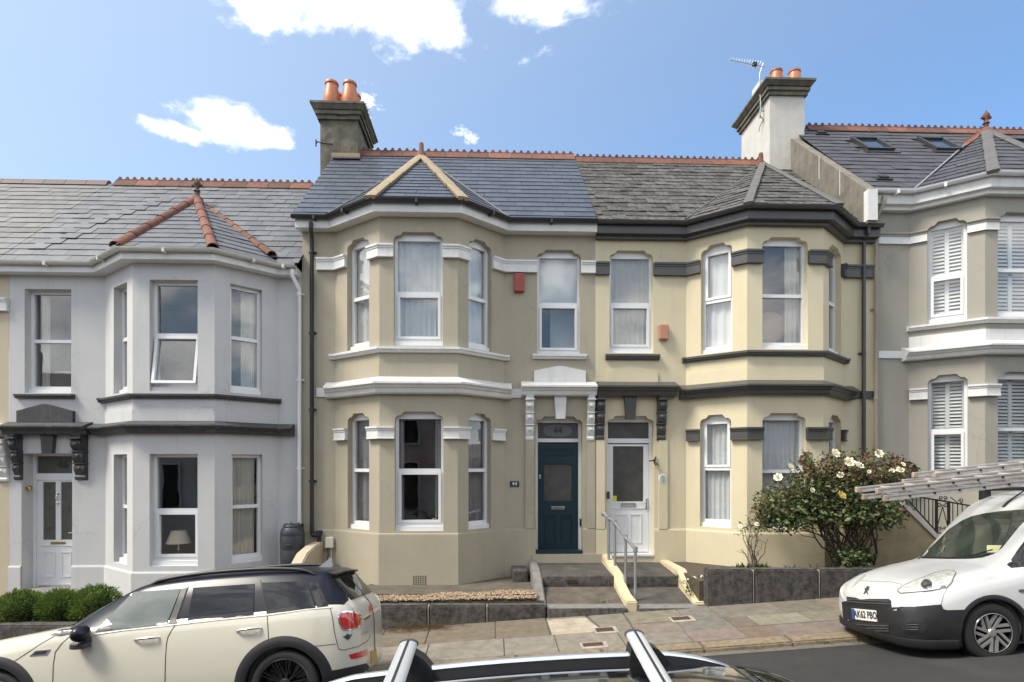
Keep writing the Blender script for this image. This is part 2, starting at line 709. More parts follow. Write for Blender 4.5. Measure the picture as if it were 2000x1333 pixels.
def make_window(house, fr, s0, s1, z0, z1, zm, rec=.11, lower_sash=True, upper_sash=False, sub=.10, open_sash=False, frost=None):
    w = .05
    o0, o1 = -rec - .07, -rec
    mb = MB()
    zb = z0 + sub
    mb.fbox(fr, s0 - .02, s0 + w, o0, o1, z0, z1 + .06)
    mb.fbox(fr, s1 - w, s1 + .02, o0, o1, z0, z1 + .06)
    mb.fbox(fr, s0 + w, s1 - w, o0, o1, z1 - .055, z1 + .08)
    mb.fbox(fr, s0 + w, s1 - w, o0, o1 + .004, zm - .03, zm + .03)
    mb.fbox(fr, s0 + w, s1 - w, o0, o1, zb - .05, zb + .035)
    mb.fbox(fr, s0 - .004, s1 + .004, o0, o1 + .055, z0 - .01, zb - .025)      # deep sub-sill
    win = obj('window', mb, M_UPVC, house)

    def sash(a0, a1, b0, b1, M=None):
        k = .045
        m = MB()
        m.fbox(fr, a0, a0 + k, o0 + .01, o1 + .018, b0, b1)
        m.fbox(fr, a1 - k, a1, o0 + .01, o1 + .018, b0, b1)
        m.fbox(fr, a0 + k, a1 - k, o0 + .01, o1 + .018, b0, b0 + k)
        m.fbox(fr, a0 + k, a1 - k, o0 + .01, o1 + .018, b1 - k, b1)
        if M is not None:
            m.move(M)
        obj('sash', m, M_UPVC, win)
        return a0 + k, a1 - k, b0 + k, b1 - k

    def pane(a0, a1, b0, b1, M=None):
        m = MB()
        m.fbox(fr, a0, a1, o0 + .03, o0 + .036, b0, b1)
        if M is not None:
            m.move(M)
        obj('pane', m, frost or M_GLASS, win)
    up = (s0 + w, s1 - w, zm + .03, z1 - .055)
    lo = (s0 + w, s1 - w, zb + .035, zm - .03)
    if upper_sash:
        up = sash(*up)
    pane(*up)
    if open_sash:
        piv = Vector(fr(s0, o1, zm - .03))
        ax = Vector(fr(1, 0, 0)) - Vector(fr(0, 0, 0))
        M = Matrix.Translation(piv) @ Matrix.Rotation(R(-9), 4, ax) @ Matrix.Translation(-piv)
        lo = (s0 + w - .02, s1 - w + .02, zb + .02, zm - .02)
        lo = sash(*lo, M)
        pane(*lo, M)
    else:
        if lower_sash:
            lo = sash(*lo)
        pane(*lo)
    return win


def curtain(fr, s0, s1, z0, z1, o, m, label, folds=7, amp=.03, gather=0.0, cat='curtain', group='curtains hung behind the house windows', seed=0):
    rnd = random.Random(seed + int(s0 * 1000))
    n = folds * 8
    ph = [rnd.uniform(-.5, .5) for _ in range(folds + 2)]
    rows = []
    for (tz, zz) in ((0, z1), (.35, z1 + (z0 - z1) * .35), (.7, z1 + (z0 - z1) * .7), (1, z0)):
        row = []
        for i in range(n + 1):
            t = i / n
            a = t * folds
            w = amp * (.45 + .55 * tz) * math.sin(2 * math.pi * (a + ph[int(a)] * .12 + .1 * math.sin(a)))
            s = s0 + (s1 - s0) * (t + gather * tz * math.sin(math.pi * t) * .1)
            row.append(fr(s, o + w, zz))
        rows.append(row)
    mb = MB()
    mb.grid(rows)
    c = obj('curtain', mb, m, None, smooth=80, fix=False)
    tag(c, label, cat, group)
    return c


def cloth(name, c):
    if name in MATS:
        return MATS[name]
    m = bpy.data.materials.new(name)
    m.use_nodes = True
    nt = m.node_tree
    b = nt.nodes['Principled BSDF']
    b.inputs['Base Color'].default_value = (*c, 1)
    b.inputs['Roughness'].default_value = .95
    tl = nt.nodes.new('ShaderNodeBsdfTranslucent')
    tl.inputs[0].default_value = (*c, 1)
    mx = nt.nodes.new('ShaderNodeMixShader')
    mx.inputs[0].default_value = .25
    nt.links.new(b.outputs[0], mx.inputs[1])
    nt.links.new(tl.outputs[0], mx.inputs[2])
    nt.links.new(mx.outputs[0], nt.nodes['Material Output'].inputs['Surface'])
    MATS[name] = m
    return m


C_SHEER = cloth('sheer_grey_cloth', (.80, .79, .77))
C_NET = cloth('white_net_cloth', (.86, .87, .87))
C_GREY = cloth('grey_drape_cloth', (.36, .33, .34))
C_CREAM = cloth('cream_drape_cloth', (.66, .62, .53))


# ---- slates
def clip_poly(poly, clip):
    """convex clip (2d, counter-clockwise)"""
    out = poly
    n = len(clip)
    for i in range(n):
        a, b = clip[i], clip[(i + 1) % n]
        inp, out = out, []
        if not inp:
            return []

        def side(p):
            return (b[0] - a[0]) * (p[1] - a[1]) - (b[1] - a[1]) * (p[0] - a[0])
        for j in range(len(inp)):
            p, q = inp[j], inp[(j + 1) % len(inp)]
            sp, sq = side(p), side(q)
            if sp >= 0:
                out.append(p)
            if (sp >= 0) != (sq >= 0):
                t = sp / (sp - sq)
                out.append((p[0] + (q[0] - p[0]) * t, p[1] + (q[1] - p[1]) * t))
    return out


def area(p):
    return abs(sum(p[i][0] * p[(i + 1) % len(p)][1] - p[(i + 1) % len(p)][0] * p[i][1] for i in range(len(p)))) / 2


def slates(roof, O, e, up, poly, m, w=.30, gauge=.25, skip=None, jit=.4, lift=0.0, th=.008, seed=1, slip=None):
    """lay slates course by course on a roof facet: O origin at the eave, e along it, up the slope; poly is the facet in (e, up)"""
    rnd = random.Random(seed)
    e, up = Vector(e).normalized(), Vector(up).normalized()
    n = e.cross(up).normalized()
    if n.z < 0:
        n = -n
    xs, ys = [p[0] for p in poly], [p[1] for p in poly]
    if sum(poly[i][0] * poly[(i + 1) % len(poly)][1] - poly[(i + 1) % len(poly)][0] * poly[i][1] for i in range(len(poly))) < 0:
        poly = poly[::-1]
    len_s = gauge + .09

    def solid(pg, org):
        mb = MB()

        def h(p):
            return .024 - .016 * (p[1] - org[1]) / len_s
        k = len(pg)
        vs = [e * (p[0] - org[0]) + up * (p[1] - org[1]) + n * h(p) for p in pg] + [e * (p[0] - org[0]) + up * (p[1] - org[1]) + n * (h(p) - th) for p in pg]
        mb.add(vs, [tuple(range(k)), tuple(reversed(range(k, 2 * k)))] + [(i, (i + 1) % k, (i + 1) % k + k, i + k) for i in range(k)])
        me = make_mesh('slate', mb)
        me.materials.append(m)
        return me
    full = None
    j = 0
    cnt = 0
    y = min(ys) - .03
    while y < max(ys) - .02:
        x = min(xs) - (w / 2 if j % 2 else 0) - .02
        while x < max(xs):
            g = .0025
            rect = [(x + g, y), (x + w - g, y), (x + w - g, y + len_s), (x + g, y + len_s)]
            c = clip_poly(rect, poly)
            if len(c) >= 3 and area(c) > .004:
                cen = O + e * (x + w / 2) + up * (y + gauge / 2)
                if not (skip and skip(cen)):
                    isfull = area(c) > area(rect) * .995
                    org = (x, y)
                    if isfull:
                        if full is None:
                            full = solid(rect, org)
                        me = full
                    else:
                        me = solid(c, org)
                    a = rnd.gauss(0, jit)
                    dz = abs(rnd.gauss(0, lift))
                    extra = 0
                    if slip and slip(cen):
                        extra = .02
                        dz += .012
                        a += rnd.choice((-1.5, 1.5))
                    loc = O + e * (x + rnd.uniform(-.002, .002)) + up * (y - extra + rnd.uniform(-.003, .003) * (1 + jit)) + n * dz
                    inst('slate', me, loc, roof, Matrix.Rotation(R(a), 3, n))
                    cnt += 1
            x += w
        y += gauge
        j += 1
    return cnt


def crest_mesh(m, L=.45, bumps=3):
    """crested ridge tile: a saddle with a scalloped comb on top"""
    mb = MB()
    L -= .008
    a = .17
    sec = [(-a, -.13), (-a, -.145), (0, .0), (a, -.145), (a, -.13), (.045, .022), (.03, .05), (-.03, .05), (-.045, .022)]
    mb.prism(sec, lambda p, q, t: (t, p, q), 0, L)
    top = [(0, .048), (L, .048)]
    pts = []
    w = L / bumps
    for b in range(bumps):
        x0 = L - b * w
        for (f, z) in ((0, .075), (.15, .078), (.28, .092), (.34, .125), (.5, .135), (.66, .125), (.72, .092), (.85, .078)):
            pts.append((x0 - f * w, z))
    mb.prism(top + pts + [(0, .075)], lambda p, q, t: (p, t, q), -.014, .014)
    me = make_mesh('ridge_tile', mb)
    me.materials.append(m)
    return me


def finial(house, p, m, kind):
    mb = MB()
    if kind == 'stub':
        mb.lathe([(.12, -.1), (.10, .0), (.055, .06), (.05, .20), (.04, .23), (0, .235)], p, n=12)
    else:
        mb.lathe([(.15, -.14), (.11, -.02), (.05, .03), (.045, .10), (.07, .12), (.045, .15), (.04, .2), (.075, .25), (.07, .30), (.03, .36), (.012, .40), (0, .41)], p, n=12)
        mb.bevel_box(p[0] - .11, p[0] + .11, p[1] - .03, p[1] + .03, p[2] + .22, p[2] + .27, .015)
    obj('finial', mb, m, house, smooth=40)


def gutter_prof(z, o=.2, r=.06):
    p = [(o, z)]
    for k in range(9):
        a = math.pi * k / 8
        p.append((o + r - r * math.cos(a), z - r * math.sin(a)))
    p.append((o + 2 * r - .008, z))
    for k in range(9):
        a = math.pi * k / 8
        p.append((o + r + (r - .008) * math.cos(a), z - (r - .008) * math.sin(a)))
    return p


def brackets(house, pts, z, m, step=.85, o=.2):
    for i in range(len(pts) - 1):
        fr = frame(pts[i], pts[i + 1])
        n = max(1, int(fr.L / step))
        for k in range(n):
            s = fr.L * (k + .5) / n
            mb = MB()
            mb.fbox(fr, s - .02, s + .02, o - .005, o + .128, z - .075, z - .015)
            obj('gutter_bracket', mb, m, house)


def band_prof(z0, z1, o=.06):
    h = z1 - z0
    return [(-.01, z1), (o + .03, z1), (o + .03, z1 - h * .14), (o + .012, z1 - h * .22), (o + .012, z1 - h * .3), (o, z1 - h * .34), (o, z0 + h * .1), (o + .014, z0 + h * .08), (o + .014, z0), (-.01, z0)]


def cornice_prof(z0, z1, o=.22):
    h = z1 - z0
    return [(-.01, z1), (.02, z1), (o, z1 - h * .36), (o, z1 - h * .47), (o - .035, z1 - h * .5), (o - .06, z1 - h * .66), (o - .085, z1 - h * .70), (o - .10, z1 - h * .93), (o - .125, z0), (-.01, z0)]


def sill_prof(z0, z1, o=.09):
    h = z1 - z0
    return [(-.01, z1), (o, z1 - h * .12), (o, z1 - h * .5), (o - .03, z1 - h * .62), (o - .03, z1 - h * .8), (o - .045, z0), (-.01, z0)]


def corbel(house, u0, u1, v0, v1, m, big=1.0):
    """scrolled console bracket under the door hood"""
    x0, x1 = X(u0, D - .12), X(u1, D - .12)
    z1, z0 = Z(v0, D - .12, u0), Z(v1, D - .12, u0)
    h = z1 - z0
    prof = [(0, 0), (.03, .0), (.055, .03), (.06, .07), (.04, .11), (.05, .15), (.075, .2), (.085, .27), (.07, .32), (.06, .35), (.085, .38), (.115, .44), (.13, .52), (.12, .60), (.105, .64), (.13, .68),
            (.165, .74), (.175, .80), (.165, .85), (.15, .87), (.19, .89), (.19, .93), (.165, .95), (.175, .985), (.17, 1), (0, 1)]
    mb = MB()
    mb.prism([(-p[0] * big, z0 + p[1] * h) for p in prof], lambda p, q, t: (t, D + .01 + p, q), x0 + .012, x1 - .012)
    w = x1 - x0
    mb.prism([(-p[0] * .86 * big, z0 + p[1] * h) for p in prof], lambda p, q, t: (t, D + .01 + p, q), x0, x1)
    for zz in (.90, .62, .36):
        mb.bevel_box(x0 - .012, x1 + .012, D - (.2 if zz > .8 else .135 if zz > .5 else .09) * big, D + .01, z0 + (zz - .012) * h, z0 + (zz + .014) * h, .006)
    for zz, r in ((.78, .045), (.52, .04), (.26, .035)):
        oo = {.78: .172, .52: .128, .26: .08}[zz] * big
        mb.lathe([(r, -.01), (r * .95, .008), (r * .6, .02), (0, .026)], ((x0 + x1) / 2, D + .012 - oo, z0 + zz * h), Matrix.Rotation(R(90), 3, 'X'), 12)
    return obj('corbel', mb, m, house, smooth=35)


def keystone(house, u0, u1, v0, v1, m, taper=.75):
    y = D - .09
    x0, x1, z1, z0 = X(u0, y), X(u1, y), Z(v0, y, u0), Z(v1, y, u0)
    c, w = (x0 + x1) / 2, (x1 - x0) / 2
    mb = MB()
    mb.prism([(c - w * taper, z0), (c + w * taper, z0), (c + w, z1), (c - w, z1)], lambda p, q, t: (p, t, q), D - .09, D + .01)
    return obj('keystone', mb, m, house)


def ground_z(x, y):
    """height of road, pavement and forecourts' foot"""
    prof = [(-30, -2.1), (-1.2, -2.12), (.3, -2.28), (.31, -2.34), (3.2, -2.13), (4.6, -2.11), (5.6, -2.185), (6.98, -2.335)]
    z = prof[-1][1]
    for (a, b) in zip(prof[:-1], prof[1:]):
        if a[0] <= y <= b[0]:
            z = a[1] + (b[1] - a[1]) * (y - a[0]) / (b[0] - a[0])
    if y < -30:
        z = -2.1
    return CZ + z + G * (x - 1.24)


def pave_z(x, y):
    t = (y - 6.98) / (8.6 - 6.98)
    return CZ - 2.285 + (2.285 - 2.207) * t + G * (x - 1.24)


class House:
    def __init__(self, name, label, wall_m, xl, xr, uj0, uf0, uf1, uj1, zbase, ztop):
        self.xl, self.xr = xl, xr
        self.P = [(xl, D), (X(uj0, D), D), (X(uf0, YB), YB), (X(uf1, YB), YB), (uj1, D), (xr, D)]
        self.root = thing(name, (X(uf0, YB), D, zbase), label, 'house', 'terraced houses along the street')
        self.wm = wall_m
        self.zb, self.zt = zbase, ztop
        self.fr = [frame(self.P[i], self.P[i + 1]) for i in range(5)]
        self.holes = [[] for _ in range(5)]
        self.wins = []

    def at(self, seg, u):
        """plan point of the front where pixel column u meets segment seg"""
        s, _ = hit(self.P[seg], self.P[seg + 1], u)
        p = self.fr[seg](s, 0, 0)
        return (p[0], p[1])

    def opening(self, seg, u0, u1, z0, z1, kind='shoulder'):
        s0, s1 = hit(self.P[seg], self.P[seg + 1], u0)[0], hit(self.P[seg], self.P[seg + 1], u1)[0]
        self.holes[seg].append(head_poly(s0, s1, z0, z1, kind))
        return s0, s1

    def build_walls(self, depth=.2):
        mb = MB()
        for i in range(5):
            wall_panel(mb, self.fr[i], 0, self.fr[i].L, self.zb, self.zt, self.holes[i], depth)
        # flanks and back close the shell
        mb.add([(self.xl + .005, D, self.zb), (self.xl + .005, 16.4, self.zb), (self.xl + .005, 16.4, self.zt), (self.xl + .005, D, self.zt)], [(0, 1, 2, 3)])
        mb.add([(self.xr - .005, D, self.zb), (self.xr - .005, 16.4, self.zb), (self.xr - .005, 16.4, self.zt), (self.xr - .005, D, self.zt)], [(0, 1, 2, 3)])
        mb.add([(self.xl, 16.4, self.zb), (self.xr, 16.4, self.zb), (self.xr, 16.4, self.zt), (self.xl, 16.4, self.zt)], [(0, 1, 2, 3)])
        self.wall = obj('wall', mb, self.wm, self.root, fix=False)

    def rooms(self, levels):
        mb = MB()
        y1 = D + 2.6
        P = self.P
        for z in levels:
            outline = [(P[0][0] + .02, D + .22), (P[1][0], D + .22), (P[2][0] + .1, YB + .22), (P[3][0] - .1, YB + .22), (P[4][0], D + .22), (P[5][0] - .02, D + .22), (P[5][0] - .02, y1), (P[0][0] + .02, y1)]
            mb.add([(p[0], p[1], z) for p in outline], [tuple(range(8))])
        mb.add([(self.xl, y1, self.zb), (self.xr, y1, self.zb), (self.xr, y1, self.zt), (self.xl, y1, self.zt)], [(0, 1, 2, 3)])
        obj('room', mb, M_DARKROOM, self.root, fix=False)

    def roof(self, ze, zr, eave, apex, m_slate, m_under, xl=None, xr=None, slate_kw=None, bay_kw=None, cut_right=None, skipx=None):
        """main slope from gutter to ridge, half-octagon roof over the bay; eave = four plan points of the bay gutter"""
        xl = self.xl if xl is None else xl
        xr = self.xr if xr is None else xr
        k = (zr - ze) / (YR - YE)
        self.plane = lambda y: ze + k * (y - YE)
        mb = MB()
        mb.add([(xl, YE, ze), (xr, YE, ze), (xr, YR, zr), (xl, YR, zr), (xr, 16.6, zr - 3.1), (xl, 16.6, zr - 3.1)], [(0, 1, 2, 3), (3, 2, 4, 5)])
        E = [Vector(p) for p in eave]
        A = Vector(apex)
        mb.add(E + [A], [(0, 1, 4), (1, 2, 4), (2, 3, 4)])
        self.rf = obj('roof', mb, m_under, self.root, fix=False)
        L = math.hypot(YR - YE, zr - ze)
        b0, b3 = E[0], E[3]

        def skip(c):
            # slates the bay roof covers
            if skipx and skipx(c):
                return True
            for (p, q, r) in ((E[0], E[1], A), (E[1], E[2], A), (E[2], E[3], A)):
                def sg(a, b):
                    return (b.x - a.x) * (c.y - a.y) - (b.y - a.y) * (c.x - a.x)
                s = [sg(p, q), sg(q, r), sg(r, p)]
                if all(x > .16 for x in s) or all(x < -.16 for x in s):
                    return True
            return False
        kw = dict(slate_kw or {})
        slates(self.rf, Vector((xl, YE, ze)), (1, 0, 0), (0, YR - YE, zr - ze), [(0, 0), (xr - xl, 0), (xr - xl, L - .05), (0, L - .05)], m_slate, skip=skip, **kw)
        kb = dict(bay_kw or kw)
        for i, (p, q) in enumerate(((E[0], E[1]), (E[1], E[2]), (E[2], E[3]))):
            e = (q - p).normalized()
            ua = (A - p) - e * (A - p).dot(e)
            up = ua.normalized()
            slates(self.rf, p, e, up, [(0, 0), ((q - p).length, 0), ((A - p).dot(e), ua.length)], m_slate, **dict(kb, seed=i + 7))
        return E, A

    def ridge(self, x0, x1, z, mesh, L=.45, y=YR):
        n = int((x1 - x0) / L)
        for i in range(n):
            inst('ridge_tile', mesh, (x0 + i * (x1 - x0) / n, y, z + .03), self.rf, Matrix.Diagonal(((x1 - x0) / n / L, 1, 1)))


def hip_run(house, p, q, m, n=5, r=.085, name='hip_tile', flat=False, lift=.04):
    """hip tiles from p (low) up to q"""
    p, q = Vector(p), Vector(q)
    d = (q - p) / n
    side = d.cross(Vector((0, 0, 1))).normalized()
    nn = side.cross(d).normalized()
    if nn.z < 0:
        nn = -nn
    for i in range(n):
        mb = MB()
        a, b = p + d * i - d * .04, p + d * (i + 1)
        rows = []
        for (c, rr) in ((a, r * 1.08), (b, r * .94)):
            row = []
            for k in range(9):
                t = math.pi * k / 8
                if flat:
                    row.append(c + side * (rr * 1.25 * math.cos(t)) + nn * (lift + .012 + rr * .16 * math.sin(t)))
                else:
                    row.append(c + side * (rr * math.cos(t)) + nn * (lift - .03 + rr * .95 * math.sin(t)))
            for k in range(9):
                t = math.pi * (8 - k) / 8
                rr2 = rr - .014
                if flat:
                    row.append(c + side * (rr2 * 1.25 * math.cos(t)) + nn * (lift - .04))
                else:
                    row.append(c + side * (rr2 * math.cos(t)) + nn * (lift - .03 + rr2 * .9 * math.sin(t) - .002))
            rows.append(row + [row[0]])
        mb.grid(rows)
        mb.add(rows[0][:-1], [tuple(range(18))])
        mb.add(rows[1][:-1], [tuple(range(18))])
        obj(name, mb, m, house, smooth=50)


def door_panel_frame(mb, fr, s0, s1, z0, z1, o, k=.02):
    """raised moulding round a door panel"""
    for (a, b, c, d) in ((s0, s1, z0, z0 + k), (s0, s1, z1 - k, z1), (s0, s0 + k, z0 + k, z1 - k), (s1 - k, s1, z0 + k, z1 - k)):
        mb.fbox(fr, a, b, o, o + .012, c, d)


def flat_fr(u0, y=D):
    """frame along the front plane starting at column u0"""
    x = X(u0, y)
    return frame((x, y), (x + 10, y))
# ------------------------------------------------------------------ the houses
def U(x, y):
    c = x * CT - y * ST
    d = x * ST + y * CT
    return 1000 + F * c / d


def offset_plan(pts, o):
    mb = MB()
    mb.sweep(pts, [(o, 0), (o + .01, 0), (o, .01)])
    return [Vector(mb.v[i * 3]) for i in range(len(pts))]


def plan_run(h, items):
    """('P', i) corner or (seg, u) point -> plan points"""
    out = []
    for a, b in items:
        out.append(h.P[b] if a == 'P' else h.at(a, b))
    return out


W_TAUPE = mat('taupe_masonry_paint', (.378, .340, .258), .85, crack=(.9, .012, (.23, .2, .14), .4), col2=(.338, .303, .228), scale=1.6, bump=.12, bscale=110, streak=(3.0, .4, (.25, .21, .14)))
W_CREAM = mat('cream_masonry_paint', (.595, .53, .368), .85, crack=(.9, .012, (.40, .35, .24), .4), col2=(.548, .486, .338), scale=1.5, bump=.12, bscale=110, streak=(3.0, .38, (.42, .36, .24)))
W_GREY = mat('pale_grey_masonry_paint', (.515, .51, .498), .85, crack=(.8, .012, (.28, .28, .28), .4), col2=(.455, .46, .46), scale=1.4, bump=.12, bscale=110, streak=(3.0, .42, (.30, .30, .30)))
W_STONE = mat('warm_grey_masonry_paint', (.315, .303, .258), .85, crack=(.8, .012, (.2, .19, .16), .4), col2=(.295, .275, .23), scale=1.6, bump=.12, bscale=110, streak=(3.0, .2, (.2, .19, .16)))
W_BEIGE = mat('beige_masonry_paint', (.50, .43, .31), .85, col2=(.44, .38, .28), scale=2, bump=.12)
M_SLATEGREY = mat('charcoal_gloss_trim', (.05, .05, .048), .38, col2=(.065, .064, .06), scale=5, bump=.06)
M_BLACKTRIM = mat('weathered_black_trim', (.022, .022, .026), .55, col2=(.06, .06, .06), scale=14, bump=.2, contrast=.9, streak=(7, .35, (.2, .2, .2)))
M_UNDER = mat('roofing_felt', (.025, .025, .027), .9)
S_NEW = mat('new_blue_grey_slate', (.066, .076, .098), .42, col2=(.054, .062, .08), scale=5, bump=.25, bscale=40, rnd=.16)
S_NEWSIDE = S_NEW
S_OLD = mat('lichened_old_slate', (.098, .092, .083), .85, col2=(.026, .025, .024), scale=11, bump=.6, bscale=45, rnd=.38, contrast=1.9, stretch=(1, 1, 1))
S_MID = mat('weathered_grey_slate', (.118, .122, .13), .5, col2=(.085, .089, .096), scale=7, bump=.35, bscale=40, rnd=.17, contrast=1.2)
S_PALE = mat('pale_weathered_slate', (.128, .127, .121), .6, col2=(.092, .092, .091), scale=6, bump=.35, bscale=40, rnd=.2, contrast=1.2)
S_DARK = mat('dark_grey_slate', (.058, .056, .062), .55, col2=(.042, .041, .045), scale=6, bump=.3, bscale=40, rnd=.22)
M_RENDER = mat('mossy_cement_render', (.17, .155, .115), .95, col2=(.075, .072, .058), scale=5, bump=.5, bscale=50, contrast=1.5, streak=(4, .6, (.05, .05, .042)))
M_RENDERW = mat('white_cement_render', (.53, .515, .48), .9, col2=(.42, .405, .36), scale=3, bump=.3, bscale=50, streak=(4, .35, (.3, .28, .24)))
M_TEAL = mat('dark_teal_door_paint', (.005, .023, .032), .35, col2=(.006, .027, .038), scale=3, bump=.04)
M_FROST = mat('obscure_dark_glass', (.045, .044, .041), .25, col2=(.075, .072, .066), scale=5, bump=.35, bscale=180, streak=(6, .5, (.075, .072, .068)))
M_RED = mat('red_alarm_plastic', (.30, .05, .035), .45)
M_ORANGE = mat('faded_orange_plastic', (.40, .19, .12), .5)


def put_text(name, txt, size, fr, s, o, z, m, parent, squeeze=1.0, bold=0.0):
    mb = text_mesh(txt, size, lambda x, y, t: fr(s + x, o + t, z + y), .003, squeeze, bold)
    return obj(name, mb, m, parent, fix=False)


# ================================================================== taupe house (44)
H44 = House('terraced_house', 'taupe rendered house with white trim, teal front door and new slate roof', W_TAUPE, X(590, D), X(1163, D), 655, 741, 894, X(985, D), CZ - 2.35, Z(446, D))
h = H44
zt, zb_ = Z(463, YB), Z(677, YB)
zt2, zb2 = Z(812, YB), Z(1037, YB)
o = h.opening(2, 769, 865, zb_, zt); make_window(h.root, h.fr[2], *o, zb_, zt, Z(572, YB))
o = h.opening(1, 678, 721, zb_, zt); make_window(h.root, h.fr[1], *o, zb_, zt, Z(572, YB), lower_sash=False)
o = h.opening(3, 915, 960, zb_, zt); make_window(h.root, h.fr[3], *o, zb_, zt, Z(572, YB), lower_sash=False)
o = h.opening(2, 771, 866, zb2, zt2); make_window(h.root, h.fr[2], *o, zb2, zt2, Z(919, YB))
o = h.opening(1, 679, 721, zb2, zt2); make_window(h.root, h.fr[1], *o, zb2, zt2, Z(919, YB), lower_sash=False)
o = h.opening(3, 915, 959, zb2, zt2); make_window(h.root, h.fr[3], *o, zb2, zt2, Z(919, YB), lower_sash=False)
za, zz = Z(696, D), Z(494, D)
o = h.opening(4, 1049, 1134, za, zz); make_window(h.root, h.fr[4], *o, za, zz, Z(591, D))
zdoor0, zdoor1 = Z(1082, D), Z(820, D)
od = h.opening(4, 1046, 1138, zdoor0, zdoor1)
h.build_walls()
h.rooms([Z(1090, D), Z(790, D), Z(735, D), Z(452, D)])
ROOT44 = h.root

# curtains and blind
f2 = h.fr[2]


def sx(hh, seg, u):
    return hit(hh.P[seg], hh.P[seg + 1], u)[0]


curtain(f2, sx(h, 2, 769) - .05, sx(h, 2, 865) + .05, zb_ - .1, zt + .05, -.215, C_SHEER, 'sheer grey curtain filling the upper front bay window of the taupe house', 9, .022, seed=1)
curtain(h.fr[1], sx(h, 1, 678) - .34, sx(h, 1, 721) + .0, zb_ - .1, zt + .05, -.215, C_SHEER, 'sheer grey curtain in the upper left bay window of the taupe house', 5, .022, seed=2)
curtain(h.fr[3], sx(h, 3, 915) - .0, sx(h, 3, 960) + .22, zb_ - .1, zt + .05, -.215, C_SHEER, 'sheer grey curtain in the upper right bay window of the taupe house', 5, .022, seed=3)
curtain(f2, sx(h, 2, 771) - .05, sx(h, 2, 786), zb2 - .1, zt2 + .05, -.225, C_GREY, 'dark grey drape at left inside the lower front bay window of the taupe house', 3, .022, seed=4)
curtain(f2, sx(h, 2, 848), sx(h, 2, 866) + .05, zb2 - .1, zt2 + .05, -.225, C_GREY, 'dark grey drape at right inside the lower front bay window of the taupe house', 3, .022, seed=5)
curtain(h.fr[1], sx(h, 1, 690) - .30, sx(h, 1, 721) - .05, zb2 - .1, zt2 + .05, -.225, C_GREY, 'pleated grey drape in the lower left bay window of the taupe house', 4, .022, seed=6)
curtain(h.fr[3], sx(h, 3, 915) + .05, sx(h, 3, 950) + .14, zb2 - .1, zt2 + .05, -.225, C_GREY, 'pleated grey drape in the lower right bay window of the taupe house', 4, .022, seed=7)
f4 = h.fr[4]
mb = MB()
mb.fbox(f4, sx(h, 4, 1049) - .03, sx(h, 4, 1134) + .03, -.262, -.258, Z(582, D), zz + .04)
mb.fbox(f4, sx(h, 4, 1049) - .03, sx(h, 4, 1134) + .03, -.27, -.25, Z(585, D), Z(582, D))
tag(obj('roller_blind', mb, cloth('white_blind_cloth', (.80, .82, .82)), None), 'white roller blind half lowered in the window above the teal door', 'blind')
mb = MB()
mb.fbox(f4, sx(h, 4, 1081), sx(h, 4, 1134) + .08, -.62, -.60, za - .2, zz)
tag(obj('net_panel', mb, cloth('white_blind_cloth', (.80, .82, .82)), None), 'pale net panel standing behind the blind above the teal door', 'curtain')

# trim
run_all = [(h.xl, D)] + h.P[1:5] + [(h.xr - .004, D)]
zf0, zf1 = Z(450, 10.45), Z(431, 10.45)
mb = MB(); mb.sweep([(h.xl - .06, D)] + run_all[1:], [(-.02, zf0), (.2, zf0), (.2, zf1), (-.02, zf1)]); obj('fascia', mb, M_WHITE, h.root)
mb = MB(); mb.sweep([(h.xl - .1, D)] + run_all[1:], gutter_prof(zf1 + .015)); obj('gutter', mb, M_BLACKPL, h.root, smooth=40)
brackets(h.root, run_all, zf1 + .01, M_BLACKPL)
z0, z1 = Z(507, YB), Z(482, YB)
mb = MB()
for it in ([(0, 619), ('P', 1), (1, 678)], [(1, 721), ('P', 2), (2, 769)], [(2, 865), ('P', 3), (3, 915)], [(3, 960), ('P', 4), (4, 1049)], [(4, 1134), (4, 1162.6)]):
    m2 = MB(); m2.sweep(plan_run(h, it), band_prof(z0, z1)); obj('string_course', m2, M_WHITE, h.root)
z0, z1 = Z(858, YB), Z(834, YB)
for it in ([('L', .02), (1, 679)], [(1, 721), ('P', 2), (2, 771)], [(2, 866), ('P', 3), (3, 915)], [(3, 959), ('L', .98)]):
    pts = []
    for a, b in it:
        if a == 'L':
            i = 1 if b < .5 else 3
            p = h.fr[i](h.fr[i].L * b, 0, 0)
            pts.append((p[0], p[1]))
        else:
            pts += plan_run(h, [(a, b)])
    m2 = MB(); m2.sweep(pts, band_prof(z0, z1)); obj('string_course', m2, M_WHITE, h.root)
z0, z1 = Z(689, YB - .08), Z(677, YB - .08)
fl = h.fr[1](0.0, 0, 0)
mb = MB(); mb.sweep([(h.P[1][0] - .10, D)] + h.P[1:5] + [(h.P[4][0] + .10, D)], sill_prof(z0, z1)); obj('sill', mb, M_WHITE, h.root)
z0, z1 = Z(700, D - .08), Z(690, D - .08)
mb = MB(); mb.sweep(plan_run(h, [(4, 1040), (4, 1145)]), sill_prof(z0, z1)); obj('sill', mb, M_WHITE, h.root)
z0, z1 = Z(769, YB - .15), Z(737, YB - .05)
mb = MB(); mb.sweep([(h.P[1][0] - .16, D)] + h.P[1:5] + [(h.P[4][0] + .13, D)], cornice_prof(z0, z1)); obj('cornice', mb, M_WHITE, h.root)
mb = MB(); mb.sweep(plan_run(h, [(0, 619), (0, 650)]), [(-.01, z0 + .03), (.03, z0 + .03), (.03, z1 - .1), (-.01, z1 - .1)]); obj('string_course', mb, M_WHITE, h.root)
